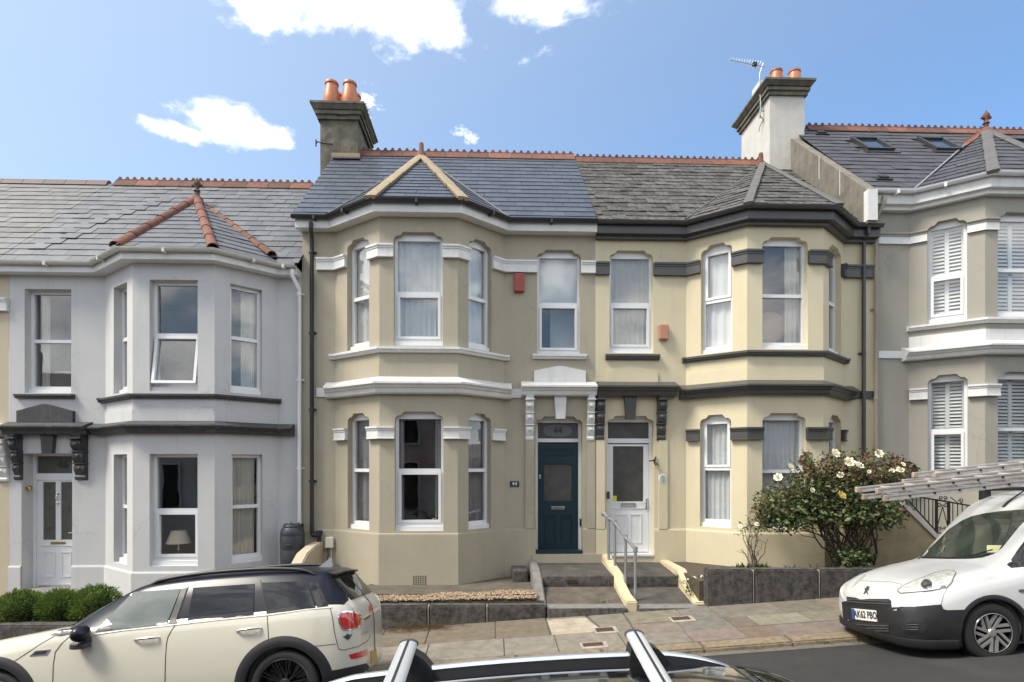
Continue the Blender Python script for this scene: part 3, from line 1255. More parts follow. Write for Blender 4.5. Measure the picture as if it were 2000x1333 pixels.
mb = MB(); mb.sweep(plan_run(h, [(4, 985), (4, 1025)]), [(-.01, z0 + .03), (.03, z0 + .03), (.03, z1 - .1), (-.01, z1 - .1)]); obj('string_course', mb, M_WHITE, h.root)
# thin raised line across the bay below the sill
zl = Z(712, YB)
mb = MB(); mb.sweep(h.P[1:5], [(-.01, zl), (.012, zl), (.012, zl - .29), (-.01, zl - .29)]); obj('apron_panel', mb, W_TAUPE, h.root)
# plinth
zp = Z(1041, YB)
mb = MB(); mb.sweep([(h.xl, D)] + h.P[1:5] + [h.at(4, 1046)], [(-.01, zp), (.02, zp - .005), (.025, zp - .03), (.025, h.zb), (-.01, h.zb)]); obj('plinth', mb, W_TAUPE, h.root)
mb = MB(); mb.sweep([h.at(4, 1138), (h.xr - .004, D)], [(-.01, zp), (.02, zp - .005), (.025, zp - .03), (.025, h.zb), (-.01, h.zb)]); obj('plinth', mb, W_TAUPE, h.root)
# pilaster strips beside the door
for (a, b) in ((1026, 1043), (1147, 1162)):
    mb = MB(); mb.fbox(h.fr[4], sx(h, 4, a), sx(h, 4, b), -.01, .03, zp, Z(860, D)); obj('pilaster', mb, W_TAUPE, h.root)


def door_hood(h, seg, u0, u1, v0, v1, m, returns=True):
    z0, z1 = Z(v1, D - .2, u0), Z(v0, D - .05, u0)
    mb = MB()
    mb.sweep(plan_run(h, [(seg, u0), (seg, u1)]), cornice_prof(z0, z1, .27))
    obj('door_hood', mb, m, h.root)


def pediment(h, u0, u1, vpk, vsh, vb, m, t=.07):
    x0, x1 = X(u0, D), X(u1, D)
    zp_, zs, zb = Z(vpk, D, u0), Z(vsh, D, u0), Z(vb, D, u0)
    c = (x0 + x1) / 2
    w = x1 - x0
    mb = MB()
    mb.prism([(x0, zb), (x1, zb), (x1, zs), (x1 - w * .02, zs), (c + w * .06, zp_ - .005), (c, zp_), (c - w * .06, zp_ - .005), (x0 + w * .02, zs), (x0, zs)], lambda p, q, tt: (p, tt, q), D - t, D + .01)
    obj('pediment', mb, m, h.root)


door_hood(h, 4, 1017, 1162.4, 745, 772, M_WHITE)
pediment(h, 1043, 1143, 716, 725, 748, M_WHITE)
corbel(h.root, 1027, 1043, 772, 862, M_WHITE)
corbel(h.root, 1148, 1162.3, 772, 862, M_WHITE)
keystone(h.root, 1083, 1107, 771, 818, M_WHITE)


def front_door(h, seg, o, z0, z1, ztr0, ztr1, m, rec=.17, glass=None):
    """door frame with fanlight; returns the frame function and the clear leaf extents"""
    fr = h.fr[seg]
    s0, s1 = o
    mb = MB()
    w = .055
    mb.fbox(fr, s0 - .02, s0 + w, -rec - .08, -rec, z0, z1 + .06)
    mb.fbox(fr, s1 - w, s1 + .02, -rec - .08, -rec, z0, z1 + .06)
    mb.fbox(fr, s0 + w, s1 - w, -rec - .08, -rec, z1 - .045, z1 + .08)
    mb.fbox(fr, s0 + w, s1 - w, -rec - .08, -rec + .01, ztr0, ztr1)
    f = obj('door_frame', mb, m, h.root)
    mb = MB(); mb.fbox(fr, s0 + w, s1 - w, -rec - .05, -rec - .044, ztr1, z1 - .045)
    obj('fanlight', mb, glass or M_FROST, f)
    return fr, s0 + w, s1 - w


fr, a, b = front_door(h, 4, od, zdoor0, zdoor1, Z(864, D + .17), Z(857, D + .17), M_WHITE)
y_ = -.17
mb = MB()
zl0, zl1 = Z(1074, D + .17), Z(866, D + .17)
zg0, zg1 = Z(979, D + .17), Z(907, D + .17)
mb.fbox(fr, a + .004, a + .12, y_ - .055, y_ - .012, zl0, zl1)
mb.fbox(fr, b - .12, b - .004, y_ - .055, y_ - .012, zl0, zl1)
mb.fbox(fr, a + .12, b - .12, y_ - .055, y_ - .012, zl0, zl0 + .09)
mb.fbox(fr, a + .12, b - .12, y_ - .055, y_ - .012, zl1 - .1, zl1)
mb.fbox(fr, a + .12, b - .12, y_ - .055, y_ - .012, Z(900, D + .17), Z(892, D + .17))
mb.fbox(fr, a + .12, b - .12, y_ - .055, y_ - .012, Z(1008, D + .17), zg0)
mb.fbox(fr, (a + b) / 2 - .045, (a + b) / 2 + .045, y_ - .055, y_ - .012, zl0 + .09, Z(1008, D + .17))
mb.fbox(fr, a + .12, b - .12, y_ - .055, y_ - .032, zl0 + .09, Z(1008, D + .17))
mb.fbox(fr, a + .12, b - .12, y_ - .055, y_ - .032, Z(892, D + .17), zl1 - .1)
mb.fbox(fr, a + .12, b - .12, y_ - .055, y_ - .012, zg1, Z(900, D + .17))
for (p, q) in ((a + .135, (a + b) / 2 - .06), ((a + b) / 2 + .06, b - .135)):
    door_panel_frame(mb, fr, p, q, zl0 + .105, Z(1011, D + .17), y_ - .03, .022)
door_panel_frame(mb, fr, a + .135, b - .135, Z(890, D + .17), zl1 - .115, y_ - .03, .022)
door = obj('front_door', mb, M_TEAL, h.root)
mb = MB(); mb.fbox(fr, a + .12, b - .12, y_ - .045, y_ - .036, zg0, zg1); obj('door_glass', mb, M_FROST, door)
mb = MB(); mb.bevel_box(*sorted((fr((a + b) / 2 - .125, 0, 0)[0], fr((a + b) / 2 + .125, 0, 0)[0])), D - y_ + .004, D - y_ + .02, Z(996, D + .17), Z(990, D + .17), .004); obj('letterbox', mb, M_CHROME, door)
put_text('letterbox_print', 'LETTERS', .035, fr, (a + b) / 2, y_ + .0005 - .004, Z(993, D + .17), M_BLACKPL, door)
mb = MB(); mb.bevel_box(fr(a + .02, 0, 0)[0], fr(a + .06, 0, 0)[0], D - y_ + .0, D - y_ + .02, Z(936, D + .17), Z(928, D + .17), .008); obj('lock', mb, M_CHROME, door)
mb = MB(); mb.fbox(fr, od[0] + .01, od[1] - .01, -.2, .03, Z(1082, D), Z(1076, D)); obj('threshold', mb, mat('teal_sill_paint', (.006, .022, .026), .45), h.root)
mb = MB(); mb.bevel_box(fr(b + .02, 0, 0)[0], fr(b + .05, 0, 0)[0], D - y_ - .05, D - y_ - .005, Z(1028, D + .17), Z(1014, D + .17), .008); obj('bell_push', mb, M_BLACKPL, h.root)
# fanlight number in an etched oval
sm = (a + b) / 2
mb = MB()
zc = Z(841, D + .17)
mb.prism([(sm + .27 * math.copysign(abs(math.cos(t)) ** .8, math.cos(t)), zc + .115 * math.copysign(abs(math.sin(t)) ** .7, math.sin(t))) for t in [2 * math.pi * k / 32 for k in range(32)]], lambda p, q, t: fr(p, t, q), y_ - .0435, y_ - .042)
obj('etched_oval', mb, mat('etched_glass_grey', (.10, .10, .105), .6, col2=(.13, .13, .135), scale=30), h.root)
put_text('door_number', '44', .17, fr, sm, y_ - .0415, zc - .005, M_BLACKPL, h.root, .95, .004)

# things fixed to the front
fx = h.fr[4]


def on_wall(name, u0, u1, v0, v1, depth, m, label, cat, bevel=.008, y=D):
    mb = MB()
    mb.bevel_box(X(u0, y - depth), X(u1, y - depth), y - depth, y - .002, Z(v1, y - depth, u0), Z(v0, y - depth, u0), bevel)
    o = obj(name, mb, m, None)
    return tag(o, label, cat)


on_wall('alarm_box', 1004, 1024, 533, 569, .09, M_RED, 'plain red alarm box on the taupe wall beside the upper window', 'alarm box', .012)
plate = on_wall('number_plaque', 996, 1014, 940, 951, .02, mat('slate_blue_plaque', (.03, .045, .055), .4), 'small slate blue plaque numbered 44 beside the teal door', 'plaque', .006)
x_, z_ = X(1005, D - .02), Z(945.5, D - .02)
ffr = frame((x_, D), (x_ + 1, D))
put_text('plaque_number', '44', .095, ffr, 0, .0205, z_, M_WHITE, plate, 1, .001)
m_box = mat('ivory_plastic', (.62, .58, .47), .5)
ub = on_wall('utility_box', 635, 651, 1050, 1071, .09, m_box, 'ivory plastic cable box low on the taupe wall by the black downpipe', 'utility box', .01)
mb = MB()
mb.tube([W(640, 1071, D - .05), W(641, 1085, D - .05), W(637, 1098, D - .02), W(634, 1106, D - .015)], .006, 6)
obj('cable', mb, M_BLACKPL, ub)
mb = MB()
mb.tube([W(647, 1071, D - .04), W(647, 1125, D - .04)], .011, 8)
obj('conduit', mb, m_box, ub)
mb = MB()
mb.tube([W(630, 1077, D - .04), W(638, 1074, D - .06), W(645, 1073, D - .06)], .009, 6)
obj('cable', mb, mat('grey_plastic', (.18, .18, .18), .5), ub)
# air brick
y9 = YB - .028
mb = MB()
x0, x1, z1, z0 = X(806, y9), X(833, y9), Z(1123, y9), Z(1142, y9)
mb.box(x0, x1, y9, YB, z0, z1)
ab = obj('air_brick', mb, W_TAUPE, h.root)
mb = MB()
for i in range(6):
    for j in range(5):
        cx, cz = x0 + (x1 - x0) * (i + .5) / 6, z0 + (z1 - z0) * (j + .5) / 5
        mb.box(cx - .011, cx + .011, y9 - .002, y9 + .004, cz - .01, cz + .01)
obj('vent_hole', mb, M_BLACKPL, ab)


def downpipe(house, u, vt, vb, m, shoe=None, off=.07, r=.036, clips=(), swan=None):
    y = D - off
    pts = []
    if swan:
        pts += [W(swan[0], swan[1], D - .24), W(swan[0], swan[1] + 12, D - .24)]
    pts += [W(u, vt, y), W(u, vb, y)]
    if shoe:
        pts += [W(a, b, y) for a, b in shoe]
    mb = MB()
    mb.tube(pts, r, 12)
    o = obj('downpipe', mb, m, house, smooth=50)
    for v in clips:
        mb = MB()
        p = W(u, v, y)
        mb.tube([p - Vector((0, 0, .025)), p + Vector((0, 0, .025))], r * 1.18, 12)
        mb.box(p.x - .07, p.x + .07, D - .03, D, p.z - .015, p.z + .015)
        obj('pipe_clip', mb, m, o, smooth=50)
    return o


downpipe(h.root, 609, 466, 1040, M_BLACKPL, [(611, 1046), (621, 1046)], clips=(492, 650, 800, 940), swan=(607, 434))
p = W(623, 1042, D - .07)
mb = MB()
mb.prism([(-.05, .05), (.05, .05), (.05, .0), (.035, -.05), (-.035, -.05), (-.05, 0)], lambda a, b, t: (p.x + a, t, p.z + b), D - .13, D - .02)
mb.tube([W(623, 1046, D - .07), W(623, 1120, D - .07)], .034, 12)
obj('downpipe', mb, M_BLACKPL, h.root, smooth=40)

# roof
Eo = offset_plan([(h.xl, D)] + h.P[1:5] + [(h.xr, D)], .27)
ze, zr = Z(427, 10.40, 700), Z(306, YR, 900)
for p in Eo:
    p.z = ze
apex = W(823, 308, 12.9)
h.roof(ze, zr, Eo[1:5], apex, S_NEW, M_UNDER, xl=h.xl - .12, xr=h.xr, slate_kw=dict(jit=.12, lift=.0006, seed=3), bay_kw=dict(jit=.12, lift=.0005, gauge=.26, w=.36))
RT = crest_mesh(M_TERRA)
h.ridge(X(704, YR), h.xr, zr, RT)
hip_run(h.root, Eo[2] + Vector((0, 0, .03)), apex, M_MORTAR, 4, .075, 'hip_cover', flat=True)
hip_run(h.root, Eo[3] + Vector((0, 0, .03)), apex, M_MORTAR, 4, .075, 'hip_cover', flat=True)
finial(h.root, apex + Vector((0, 0, .09)), M_TERRA, 'stub')


def valley(h, a, b, m):
    a, b = Vector(a), Vector(b)
    mb = MB()
    mb.tube([a + Vector((0, 0, .045)), b + Vector((0, 0, .05))], .022, 6)
    obj('valley_flashing', mb, m, h.root)


for i in (1, 4):
    q = apex + Vector((0, .25, -.02))
    valley(h, Eo[i], (q.x, q.y, h.plane(q.y) + .02), M_LEAD)


# chimney shared by the two left houses
def chimney(house, u0, u1, y0, y1, vtop, zlow, m, mcap, cap=.16, cap_h=.42, steps=3):
    x0, x1 = X(u0, y0), X(u1, y0)
    zt = Z(vtop, y0, u0)
    mb = MB()
    mb.box(x0, x1, y0, y1, zlow, zt - cap_h + .03)
    c = obj('chimney_stack', mb, m, house)
    # little bell-cast at the cap
    lay = [(zt - cap_h, zt - cap_h * .72, cap * .32), (zt - cap_h * .72, zt - cap_h * .5, cap * .55), (zt - cap_h * .5, zt - cap_h * .42, cap * .45), (zt - cap_h * .42, zt, cap)]
    mb = MB()
    for i, (a, b, o) in enumerate(lay):
        if i == 3:
            k = o - .03
            mb.hexa([(x0 - o * .62, y0 - o * .62, a), (x1 + o * .62, y0 - o * .62, a), (x1 + o * .62, y1 + o * .62, a), (x0 - o * .62, y1 + o * .62, a), (x0 - o, y0 - o, b - .05), (x1 + o, y0 - o, b - .05), (x1 + o, y1 + o, b - .05), (x0 - o, y1 + o, b - .05)])
            mb.box(x0 - o - .012, x1 + o + .012, y0 - o - .012, y1 + o + .012, b - .049, b)
        else:
            mb.box(x0 - o, x1 + o, y0 - o, y1 + o, a, b)
    obj('chimney_cap', mb, mcap, c)
    return c, x0, x1, zt


def chimney_pot(house, x, y, z, hgt, r0, r1, m, kind='barrel', parent=None):
    mb = MB()
    if kind == 'barrel':
        prof = [(r0 * .92, -.05), (r0, .05), (r0 * .98, hgt * .3), (r1 * 1.12, hgt * .65), (r1, hgt * .86), (r1 * 1.14, hgt * .88), (r1 * 1.16, hgt * .96), (r1 * 1.05, hgt), (r1 * .8, hgt), (r1 * .8, hgt * .5)]
    else:
        prof = [(r0, -.05), (r0 * .96, .08), (r1 * .98, hgt * .86), (r1 * 1.1, hgt * .88), (r1 * 1.12, hgt), (r1 * .85, hgt), (r1 * .8, hgt * .4)]
    mb.lathe(prof, (x, y, z), n=20)
    return obj('chimney_pot', mb, m, parent or house, smooth=45)


M_POT = mat('glazed_orange_terracotta', (.46, .155, .06), .45, col2=(.33, .10, .04), scale=7, bump=.1, rnd=.15, streak=(9, .5, (.55, .42, .32)))
ch, x0, x1, zt = chimney(h.root, 625.5, 699, 13.15, 14.35, 206, CZ + 4.6, M_RENDER, M_RENDER, .17, .33)
for (i, yy) in enumerate((13.28, 13.72, 14.12)):
    for xx in (x0 + .22, x1 - .21):
        chimney_pot(h.root, xx, yy, zt + .10, .50, .19, .135, M_POT, parent=ch)
mb = MB()
p = W(640, 282, 13.15)
mb.tube([W(650, 282, 13.12), W(632, 281, 13.10), W(620, 277, 13.05), W(617, 282, 13.05)], .014, 6)
mb.tube([W(617, 273, 13.05), W(617, 286, 13.05)], .018, 6)
obj('iron_bracket', mb, M_IRON, ch)
mb = MB()
mb.box(X(648, 13.1), X(703, 13.1), 13.08, 13.16, Z(318, 13.1), Z(306, 13.1))
obj('flashing', mb, M_MORTAR, ch)
mb = MB()
mb.box(X(651, 13.05), X(704, 13.05), 12.95, 13.14, Z(320, 13.05), Z(317, 13.05))
obj('flashing', mb, M_LEAD, ch)

# ================================================================== cream house (42)
H42 = House('terraced_house', 'cream rendered house with charcoal trim, white door and lichened slate roof', W_CREAM, X(1163, D), X(1707, D), 1340, 1459, 1608, X(1608, YB) + .80, CZ - 2.3, Z(452, D, 1400))
h = H42
zt, zb_ = Z(470, YB, 1500), Z(682, YB, 1500)
zt2, zb2 = Z(814, YB, 1500), Z(1034, YB, 1500)
o = h.opening(2, 1489, 1578, zb_, zt); make_window(h.root, h.fr[2], *o, zb_, zt, Z(575, YB, 1500), lower_sash=False)
o = h.opening(1, 1369, 1430, zb_, zt); make_window(h.root, h.fr[1], *o, zb_, zt, Z(575, YB, 1500), upper_sash=True, lower_sash=False)
o = h.opening(3, 1619, 1643, zb_, zt); make_window(h.root, h.fr[3], *o, zb_, zt, Z(575, YB, 1500), lower_sash=False)
o = h.opening(2, 1489, 1574, zb2, zt2); make_window(h.root, h.fr[2], *o, zb2, zt2, Z(921, YB, 1500), lower_sash=False)
o = h.opening(1, 1367, 1428, zb2, zt2); make_window(h.root, h.fr[1], *o, zb2, zt2, Z(916, YB, 1500), upper_sash=True, lower_sash=False)
o = h.opening(3, 1619, 1643, zb2, zt2); make_window(h.root, h.fr[3], *o, zb2, zt2, Z(921, YB, 1500), lower_sash=False)
za, zz = Z(690, D, 1230), Z(496, D, 1230)
o = h.opening(0, 1190, 1276, za, zz); make_window(h.root, h.fr[0], *o, za, zz, Z(592, D, 1230))
zdoor0, zdoor1 = Z(1087, D, 1230), Z(819, D, 1230)
od = h.opening(0, 1185, 1278, zdoor0, zdoor1)
h.build_walls()
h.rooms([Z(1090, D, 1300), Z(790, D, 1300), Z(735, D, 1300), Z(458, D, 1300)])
curtain(h.fr[0], sx(h, 0, 1190) - .05, sx(h, 0, 1276) + .05, za - .1, zz + .05, -.215, C_CREAM, 'cream pleated curtain in the window above the white door of the cream house', 9, .022, seed=11)
curtain(h.fr[2], sx(h, 2, 1545), sx(h, 2, 1578) + .05, zb_ - .1, zt + .05, -.225, C_CREAM, 'cream curtain at the right of the upper front bay window of the cream house', 4, .022, seed=12)
curtain(h.fr[2], sx(h, 2, 1489) - .05, sx(h, 2, 1499), zb_ - .1, zt + .05, -.225, C_CREAM, 'narrow cream curtain at the left of the upper front bay window of the cream house', 2, .022, seed=13)
curtain(h.fr[1], sx(h, 1, 1369) - .02, sx(h, 1, 1430) + .05, zb_ - .1, zt + .05, -.215, C_NET, 'white net curtain in the upper left bay window of the cream house', 4, .022, seed=14)
curtain(h.fr[2], sx(h, 2, 1489) - .05, sx(h, 2, 1574) + .05, zb2 - .1, zt2 + .05, -.215, C_NET, 'white net curtain in the lower front bay window behind the rose bush', 10, .022, seed=15)
curtain(h.fr[1], sx(h, 1, 1367) - .02, sx(h, 1, 1428) + .05, zb2 - .1, zt2 + .05, -.215, C_NET, 'white net curtain in the lower left bay window of the cream house', 7, .022, seed=16)
mb = MB()
c = W(1504, 640, YB + .34)
mb.lathe([(0, 0), (.27, 0), (.275, .01), (.275, .03), (.26, .035), (0, .035)], c, Matrix.Rotation(R(90), 3, 'X'), 32)
tag(obj('round_board', mb, mat('tan_wicker', (.32, .19, .115), .8, col2=(.25, .14, .08), scale=30), None, smooth=40), 'round tan board leaning inside the upper front bay window of the cream house', 'board')

DT = M_SLATEGREY
run_all = [(h.xl + .004, D)] + h.P[1:5] + [(h.xr - .01, D)]
zf0, zf1 = Z(462, 10.45, 1250), Z(436, 10.45, 1250)
mb = MB(); mb.sweep(run_all, [(-.02, zf0), (.10, zf0), (.10, zf0 + .05), (.2, zf0 + .06), (.2, zf1), (-.02, zf1)]); obj('fascia', mb, DT, h.root)
mb = MB(); mb.sweep([run_all[0]] + run_all[1:], gutter_prof(zf1 + .02)); obj('gutter', mb, DT, h.root, smooth=40)
z0, z1 = Z(516, YB, 1500), Z(490, YB, 1500)
for it in ([(0, 1163.4), (0, 1190)], [(0, 1276), ('P', 1), (1, 1369)], [(1, 1430), ('P', 2), (2, 1489)], [(2, 1578), ('P', 3), (3, 1619)], [(3, 1643), ('P', 4), (4, 1706)]):
    m2 = MB(); m2.sweep(plan_run(h, it), band_prof(z0, z1)); obj('string_course', m2, DT, h.root)
z0, z1 = Z(859, YB, 1500), Z(835, YB, 1500)
for it in ([('L', .02), (1, 1367)], [(1, 1428), ('P', 2), (2, 1489)], [(2, 1574), ('P', 3), (3, 1619)], [(3, 1643), ('L', .98)]):
    pts = []
    for a, b in it:
        if a == 'L':
            i = 1 if b < .5 else 3
            p = h.fr[i](h.fr[i].L * b, 0, 0)
            pts.append((p[0], p[1]))
        else:
            pts += plan_run(h, [(a, b)])
    m2 = MB(); m2.sweep(pts, band_prof(z0, z1)); obj('string_course', m2, DT, h.root)
z0, z1 = Z(694, YB - .08, 1500), Z(683, YB - .08, 1500)
mb = MB(); mb.sweep([(h.P[1][0] - .08, D)] + h.P[1:5] + [(h.P[4][0] + .08, D)], sill_prof(z0, z1)); obj('sill', mb, DT, h.root)
z0, z1 = Z(702, D - .08, 1230), Z(690.5, D - .08, 1230)
mb = MB(); mb.sweep(plan_run(h, [(0, 1182), (0, 1287)]), sill_prof(z0, z1)); obj('sill', mb, DT, h.root)
z0, z1 = Z(770, YB - .15, 1500), Z(742, YB - .05, 1500)
mb = MB(); mb.sweep([(h.P[1][0] - .14, D)] + h.P[1:5] + [(h.P[4][0] + .16, D)], cornice_prof(z0, z1)); obj('cornice', mb, DT, h.root)
mb = MB(); mb.sweep(plan_run(h, [(4, 1668), (4, 1706)]), [(-.01, z0 + .03), (.03, z0 + .03), (.03, z1 - .09), (-.01, z1 - .09)]); obj('string_course', mb, DT, h.root)
zl = Z(718, YB, 1500)
mb = MB(); mb.sweep(h.P[1:5], [(-.01, zl), (.012, zl), (.012, zl - .26), (-.01, zl - .26)]); obj('apron_panel', mb, W_CREAM, h.root)
zp = Z(1041, YB, 1500)
mb = MB(); mb.sweep([h.at(0, 1278)] + h.P[1:5] + [(h.xr - .004, D)], [(-.01, zp), (.02, zp - .005), (.025, zp - .03), (.025, h.zb), (-.01, h.zb)]); obj('plinth', mb, W_CREAM, h.root)
mb = MB(); mb.sweep([(h.xl + .004, D), h.at(0, 1185)], [(-.01, zp), (.02, zp - .005), (.025, zp - .03), (.025, h.zb), (-.01, h.zb)]); obj('plinth', mb, W_CREAM, h.root)
for (a, b) in ((1164, 1181), (1286, 1303)):
    mb = MB(); mb.fbox(h.fr[0], sx(h, 0, a), sx(h, 0, b), -.01, .03, zp, Z(860, D, 1230)); obj('pilaster', mb, W_CREAM, h.root)
door_hood(h, 0, 1164, 1318, 745, 773, DT)
pediment(h, 1184, 1284, 715, 726, 748, W_CREAM, .03)
corbel(h.root, 1165.5, 1182, 772, 860, DT)
corbel(h.root, 1286, 1303, 772, 860, DT)
keystone(h.root, 1220, 1244, 772, 819, DT)
fr, a, b = front_door(h, 0, od, zdoor0, zdoor1, Z(866, D + .17, 1230), Z(857, D + .17, 1230), M_UPVC)
yd = D + .17
zl0, zl1 = Z(1080, yd, 1230), Z(868, yd, 1230)
zg0, zg1 = Z(980, yd, 1230), Z(872, yd, 1230)
mb = MB()
mb.fbox(fr, a + .004, a + .10, y_ - .055, y_ - .012, zl0, zl1)
mb.fbox(fr, b - .10, b - .004, y_ - .055, y_ - .012, zl0, zl1)
mb.fbox(fr, a + .10, b - .10, y_ - .055, y_ - .012, zl0, zg0)
mb.fbox(fr, a + .10, b - .10, y_ - .055, y_ - .012, zg1, zl1)
c = (a + b) / 2
for (p, q) in ((a + .14, c - .03), (c + .03, b - .14)):
    door_panel_frame(mb, fr, p, q, zl0 + .18, Z(1004, yd, 1230), y_ - .012, .02)
mb.fbox(fr, a + .03, b - .03, y_ - .012, y_ + .006, zl0 + .02, zl0 + .05)
mb.fbox(fr, a + .08, b - .08, y_ - .012, y_ + .0, Z(994, yd, 1230), Z(992, yd, 1230))
door = obj('front_door', mb, M_UPVC, h.root)
mb = MB(); mb.fbox(fr, a + .10, b - .10, y_ - .045, y_ - .036, zg0, zg1); obj('door_glass', mb, M_FROST, door)
mb = MB(); door_panel_frame(mb, fr, c - .14, c + .14, Z(991, yd, 1230), Z(983, yd, 1230), y_ - .008, .012)
obj('letterbox', mb, M_STEEL, door)
mb = MB(); mb.fbox(fr, c - .125, c + .125, y_ - .012, y_ - .004, Z(990, yd, 1230), Z(984, yd, 1230)); obj('letterbox_flap', mb, mat('grey_flap', (.35, .35, .35), .4), door)
mb = MB(); mb.bevel_box(fr(b - .065, 0, 0)[0], fr(b - .03, 0, 0)[0], yd - .012, yd + .012, Z(995, yd, 1230), Z(972, yd, 1230), .006)
mb.tube([(fr(b - .05, 0, 0)[0], yd - .04, Z(981, yd, 1230)), (fr(b - .16, 0, 0)[0], yd - .04, Z(981, yd, 1230))], .009, 8)
mb.tube([(fr(b - .05, 0, 0)[0], yd - .04, Z(981, yd, 1230)), (fr(b - .05, 0, 0)[0], yd, Z(981, yd, 1230))], .009, 8)
obj('door_handle', mb, M_CHROME, door, smooth=40)
mb = MB(); mb.fbox(fr, a + .105, a + .175, y_ - .0355, y_ - .033, Z(980, yd, 1230), Z(969, yd, 1230)); obj('yellow_sticker', mb, mat('yellow_sticker', (.6, .62, .05), .5), door)
mb = MB(); mb.fbox(fr, od[0] + .01, od[1] - .01, -.2, .02, Z(1087, D, 1230), Z(1083, D, 1230)); obj('threshold', mb, M_UPVC, h.root)
mb = MB()
mb.bevel_box(X(1185, D - .03), X(1191, D - .03), D - .05, D - .002, Z(975, D, 1190), Z(960, D, 1190), .015)
obj('bell_push', mb, mat('dark_brown_plastic', (.03, .02, .018), .4), h.root)
mb = MB()
for s in (-1, 1):
    mb.tube([W(1281, 893, D - .01), W(1277 + s, 900, D - .14), W(1282 + s * 2, 908, D - .01)], .012, 6)
mb.tube([W(1268, 901, D - .2), W(1281, 899, D - .02)], .012, 6)
tag(obj('wall_hook', mb, M_IRON, None), 'black iron hook bracket on the cream wall right of the white door', 'bracket')
mb = MB()
c = W(1293.5, 935, D - .015)
mb.lathe([(0, .022), (.062, .020), (.075, .012), (.078, 0)], (0, 0, 0), Matrix.Diagonal((1, 1.35, 1)).to_3x3(), 24)
mb.move(Matrix.Translation(c) @ Matrix.Rotation(R(90), 4, 'X'))
pl = tag(obj('oval_plaque', mb, mat('white_china', (.62, .64, .60), .2), None, smooth=50), 'small white oval number plaque right of the white door', 'plaque')
mb = MB()
mb.tube([c + Vector((.035 * math.cos(t), -.024, .055 * math.sin(t))) for t in [2 * math.pi * k / 20 for k in range(21)]], .004, 5)
mb.tube([c + Vector((-.008, -.026, .02)), c + Vector((.006, -.026, .028)), c + Vector((.006, -.026, -.028))], .005, 5)
obj('plaque_print', mb, mat('green_grey_print', (.16, .20, .18), .5), pl)
al = on_wall('alarm_box', 1288, 1307, 633, 663, .10, M_ORANGE, 'faded orange alarm box with white house emblem on the cream wall', 'alarm box', .02)
xx, zz2 = X(1297.5, D - .1), Z(648, D - .1, 1297)
ffr = frame((xx, D), (xx + 1, D))
mwp = mat('cream_print', (.74, .62, .52), .6)
mb = MB()
for (poly) in ([(-.052, -.022), (-.036, -.022), (.004, .052), (-.004, .066)], [(-.004, .066), (-.004, .05), (.036, -.022), (.052, -.022)], [(-.04, -.022), (.05, -.022), (.05, -.036), (-.05, -.036)], [(-.012, -.02), (.012, -.02), (.012, .012), (-.012, .012)]):
    mb.prism(poly, lambda p, q, t: ffr(p, t, q), .1005, .1025)
for i in range(5):
    mb.fbox(ffr, -.05 + i * .021, -.036 + i * .021, .1005, .1025, .09, .105)
mb.fbox(ffr, -.05, .05, .1005, .1025, -.085, -.05)
obj('alarm_print', mb, mwp, al)
downpipe(h.root, 1687, 470, 900, DT, [(1687, 1098)], clips=(520, 690), swan=(1696, 443))

Eo = offset_plan([(h.xl, D)] + h.P[1:5] + [(h.xr, D)], .27)
ze, zr = Z(432, 10.40, 1250), Z(318, YR, 1300)
for p in Eo:
    p.z = ze
apex = W(1490, 323, 12.7)
PAR_X = X(1691, 10.35)             # left face of the parapet
h.roof(ze, zr, Eo[1:5], apex, S_OLD, M_UNDER, xl=h.xl, xr=PAR_X, slate_kw=dict(jit=.9, lift=.006, seed=5, w=.28, gauge=.245, th=.012), bay_kw=dict(jit=.8, lift=.006, gauge=.25, w=.36, th=.014))
h.ridge(h.xl, X(1500, YR), zr, RT)
hip_run(h.root, Eo[2], apex, M_LEAD, 3, .058, 'hip_cover', flat=True)
hip_run(h.root, Eo[3], apex, M_LEAD, 3, .055, 'hip_cover', flat=True)
finial(h.root, apex + Vector((0, .1, .09)), M_TERRA, 'stub')
for i in (1, 4):
    q = apex + Vector((0, .25, -.02))
    valley(h, Eo[i], (q.x, q.y, h.plane(q.y) + .02), M_LEAD)
for i in range(2):
    inst('ridge_tile', RT, apex + Vector((0, .42 * i + .05, .03)), h.rf, Matrix.Rotation(R(90), 3, 'Z'))

# parapet between cream house and the grey one uphill
zpe, zpr = Z(371, 10.3, 1690), Z(267, 13.3, 1527) + .15
mb = MB()
zkb = Z(431, 10.2, 1690)
mb.prism([(10.30, zkb), (14, zkb), (14, zpr + .0), (13.4, zpr), (10.30, zpe)], lambda p, q, t: (t, p, q), PAR_X, PAR_X + .19)
pp = obj('parapet', mb, mat('streaked_cement_parapet', (.20, .18, .145), .95, col2=(.12, .11, .09), scale=4, bump=.4, contrast=1.3, streak=(5, .6, (.06, .056, .05))), h.root)
for t in (.28, .52):
    yy = 10.3 + t * 3
    zz3 = zpe + (zpr - zpe) * t
    mb = MB(); mb.box(PAR_X - .003, PAR_X, yy - .012, yy + .012, zz3 - .5, zz3 - .01); obj('mortar_joint', mb, M_RENDERW, pp)
mb = MB()
mb.box(PAR_X - .006, PAR_X + .17, 10.27, 10.40, Z(431, 10.3, 1700), Z(371, 10.3, 1700))
obj('kneeler', mb, M_WHITE, h.root)
ch, x0, x1, zt = chimney(h.root, 1503.5, 1571, 13.0, 14.5, 161, CZ + 5.5, M_RENDERW, M_RENDER, .17, .31)
for yy in (13.10, 13.7, 14.2):
    for xx in (x0 + .2, x1 - .18):
        if yy < 13.5 or xx > x0 + .4:
            chimney_pot(h.root, xx, yy, zt + .05, .27, .155, .125, M_POT, 'taper', ch)
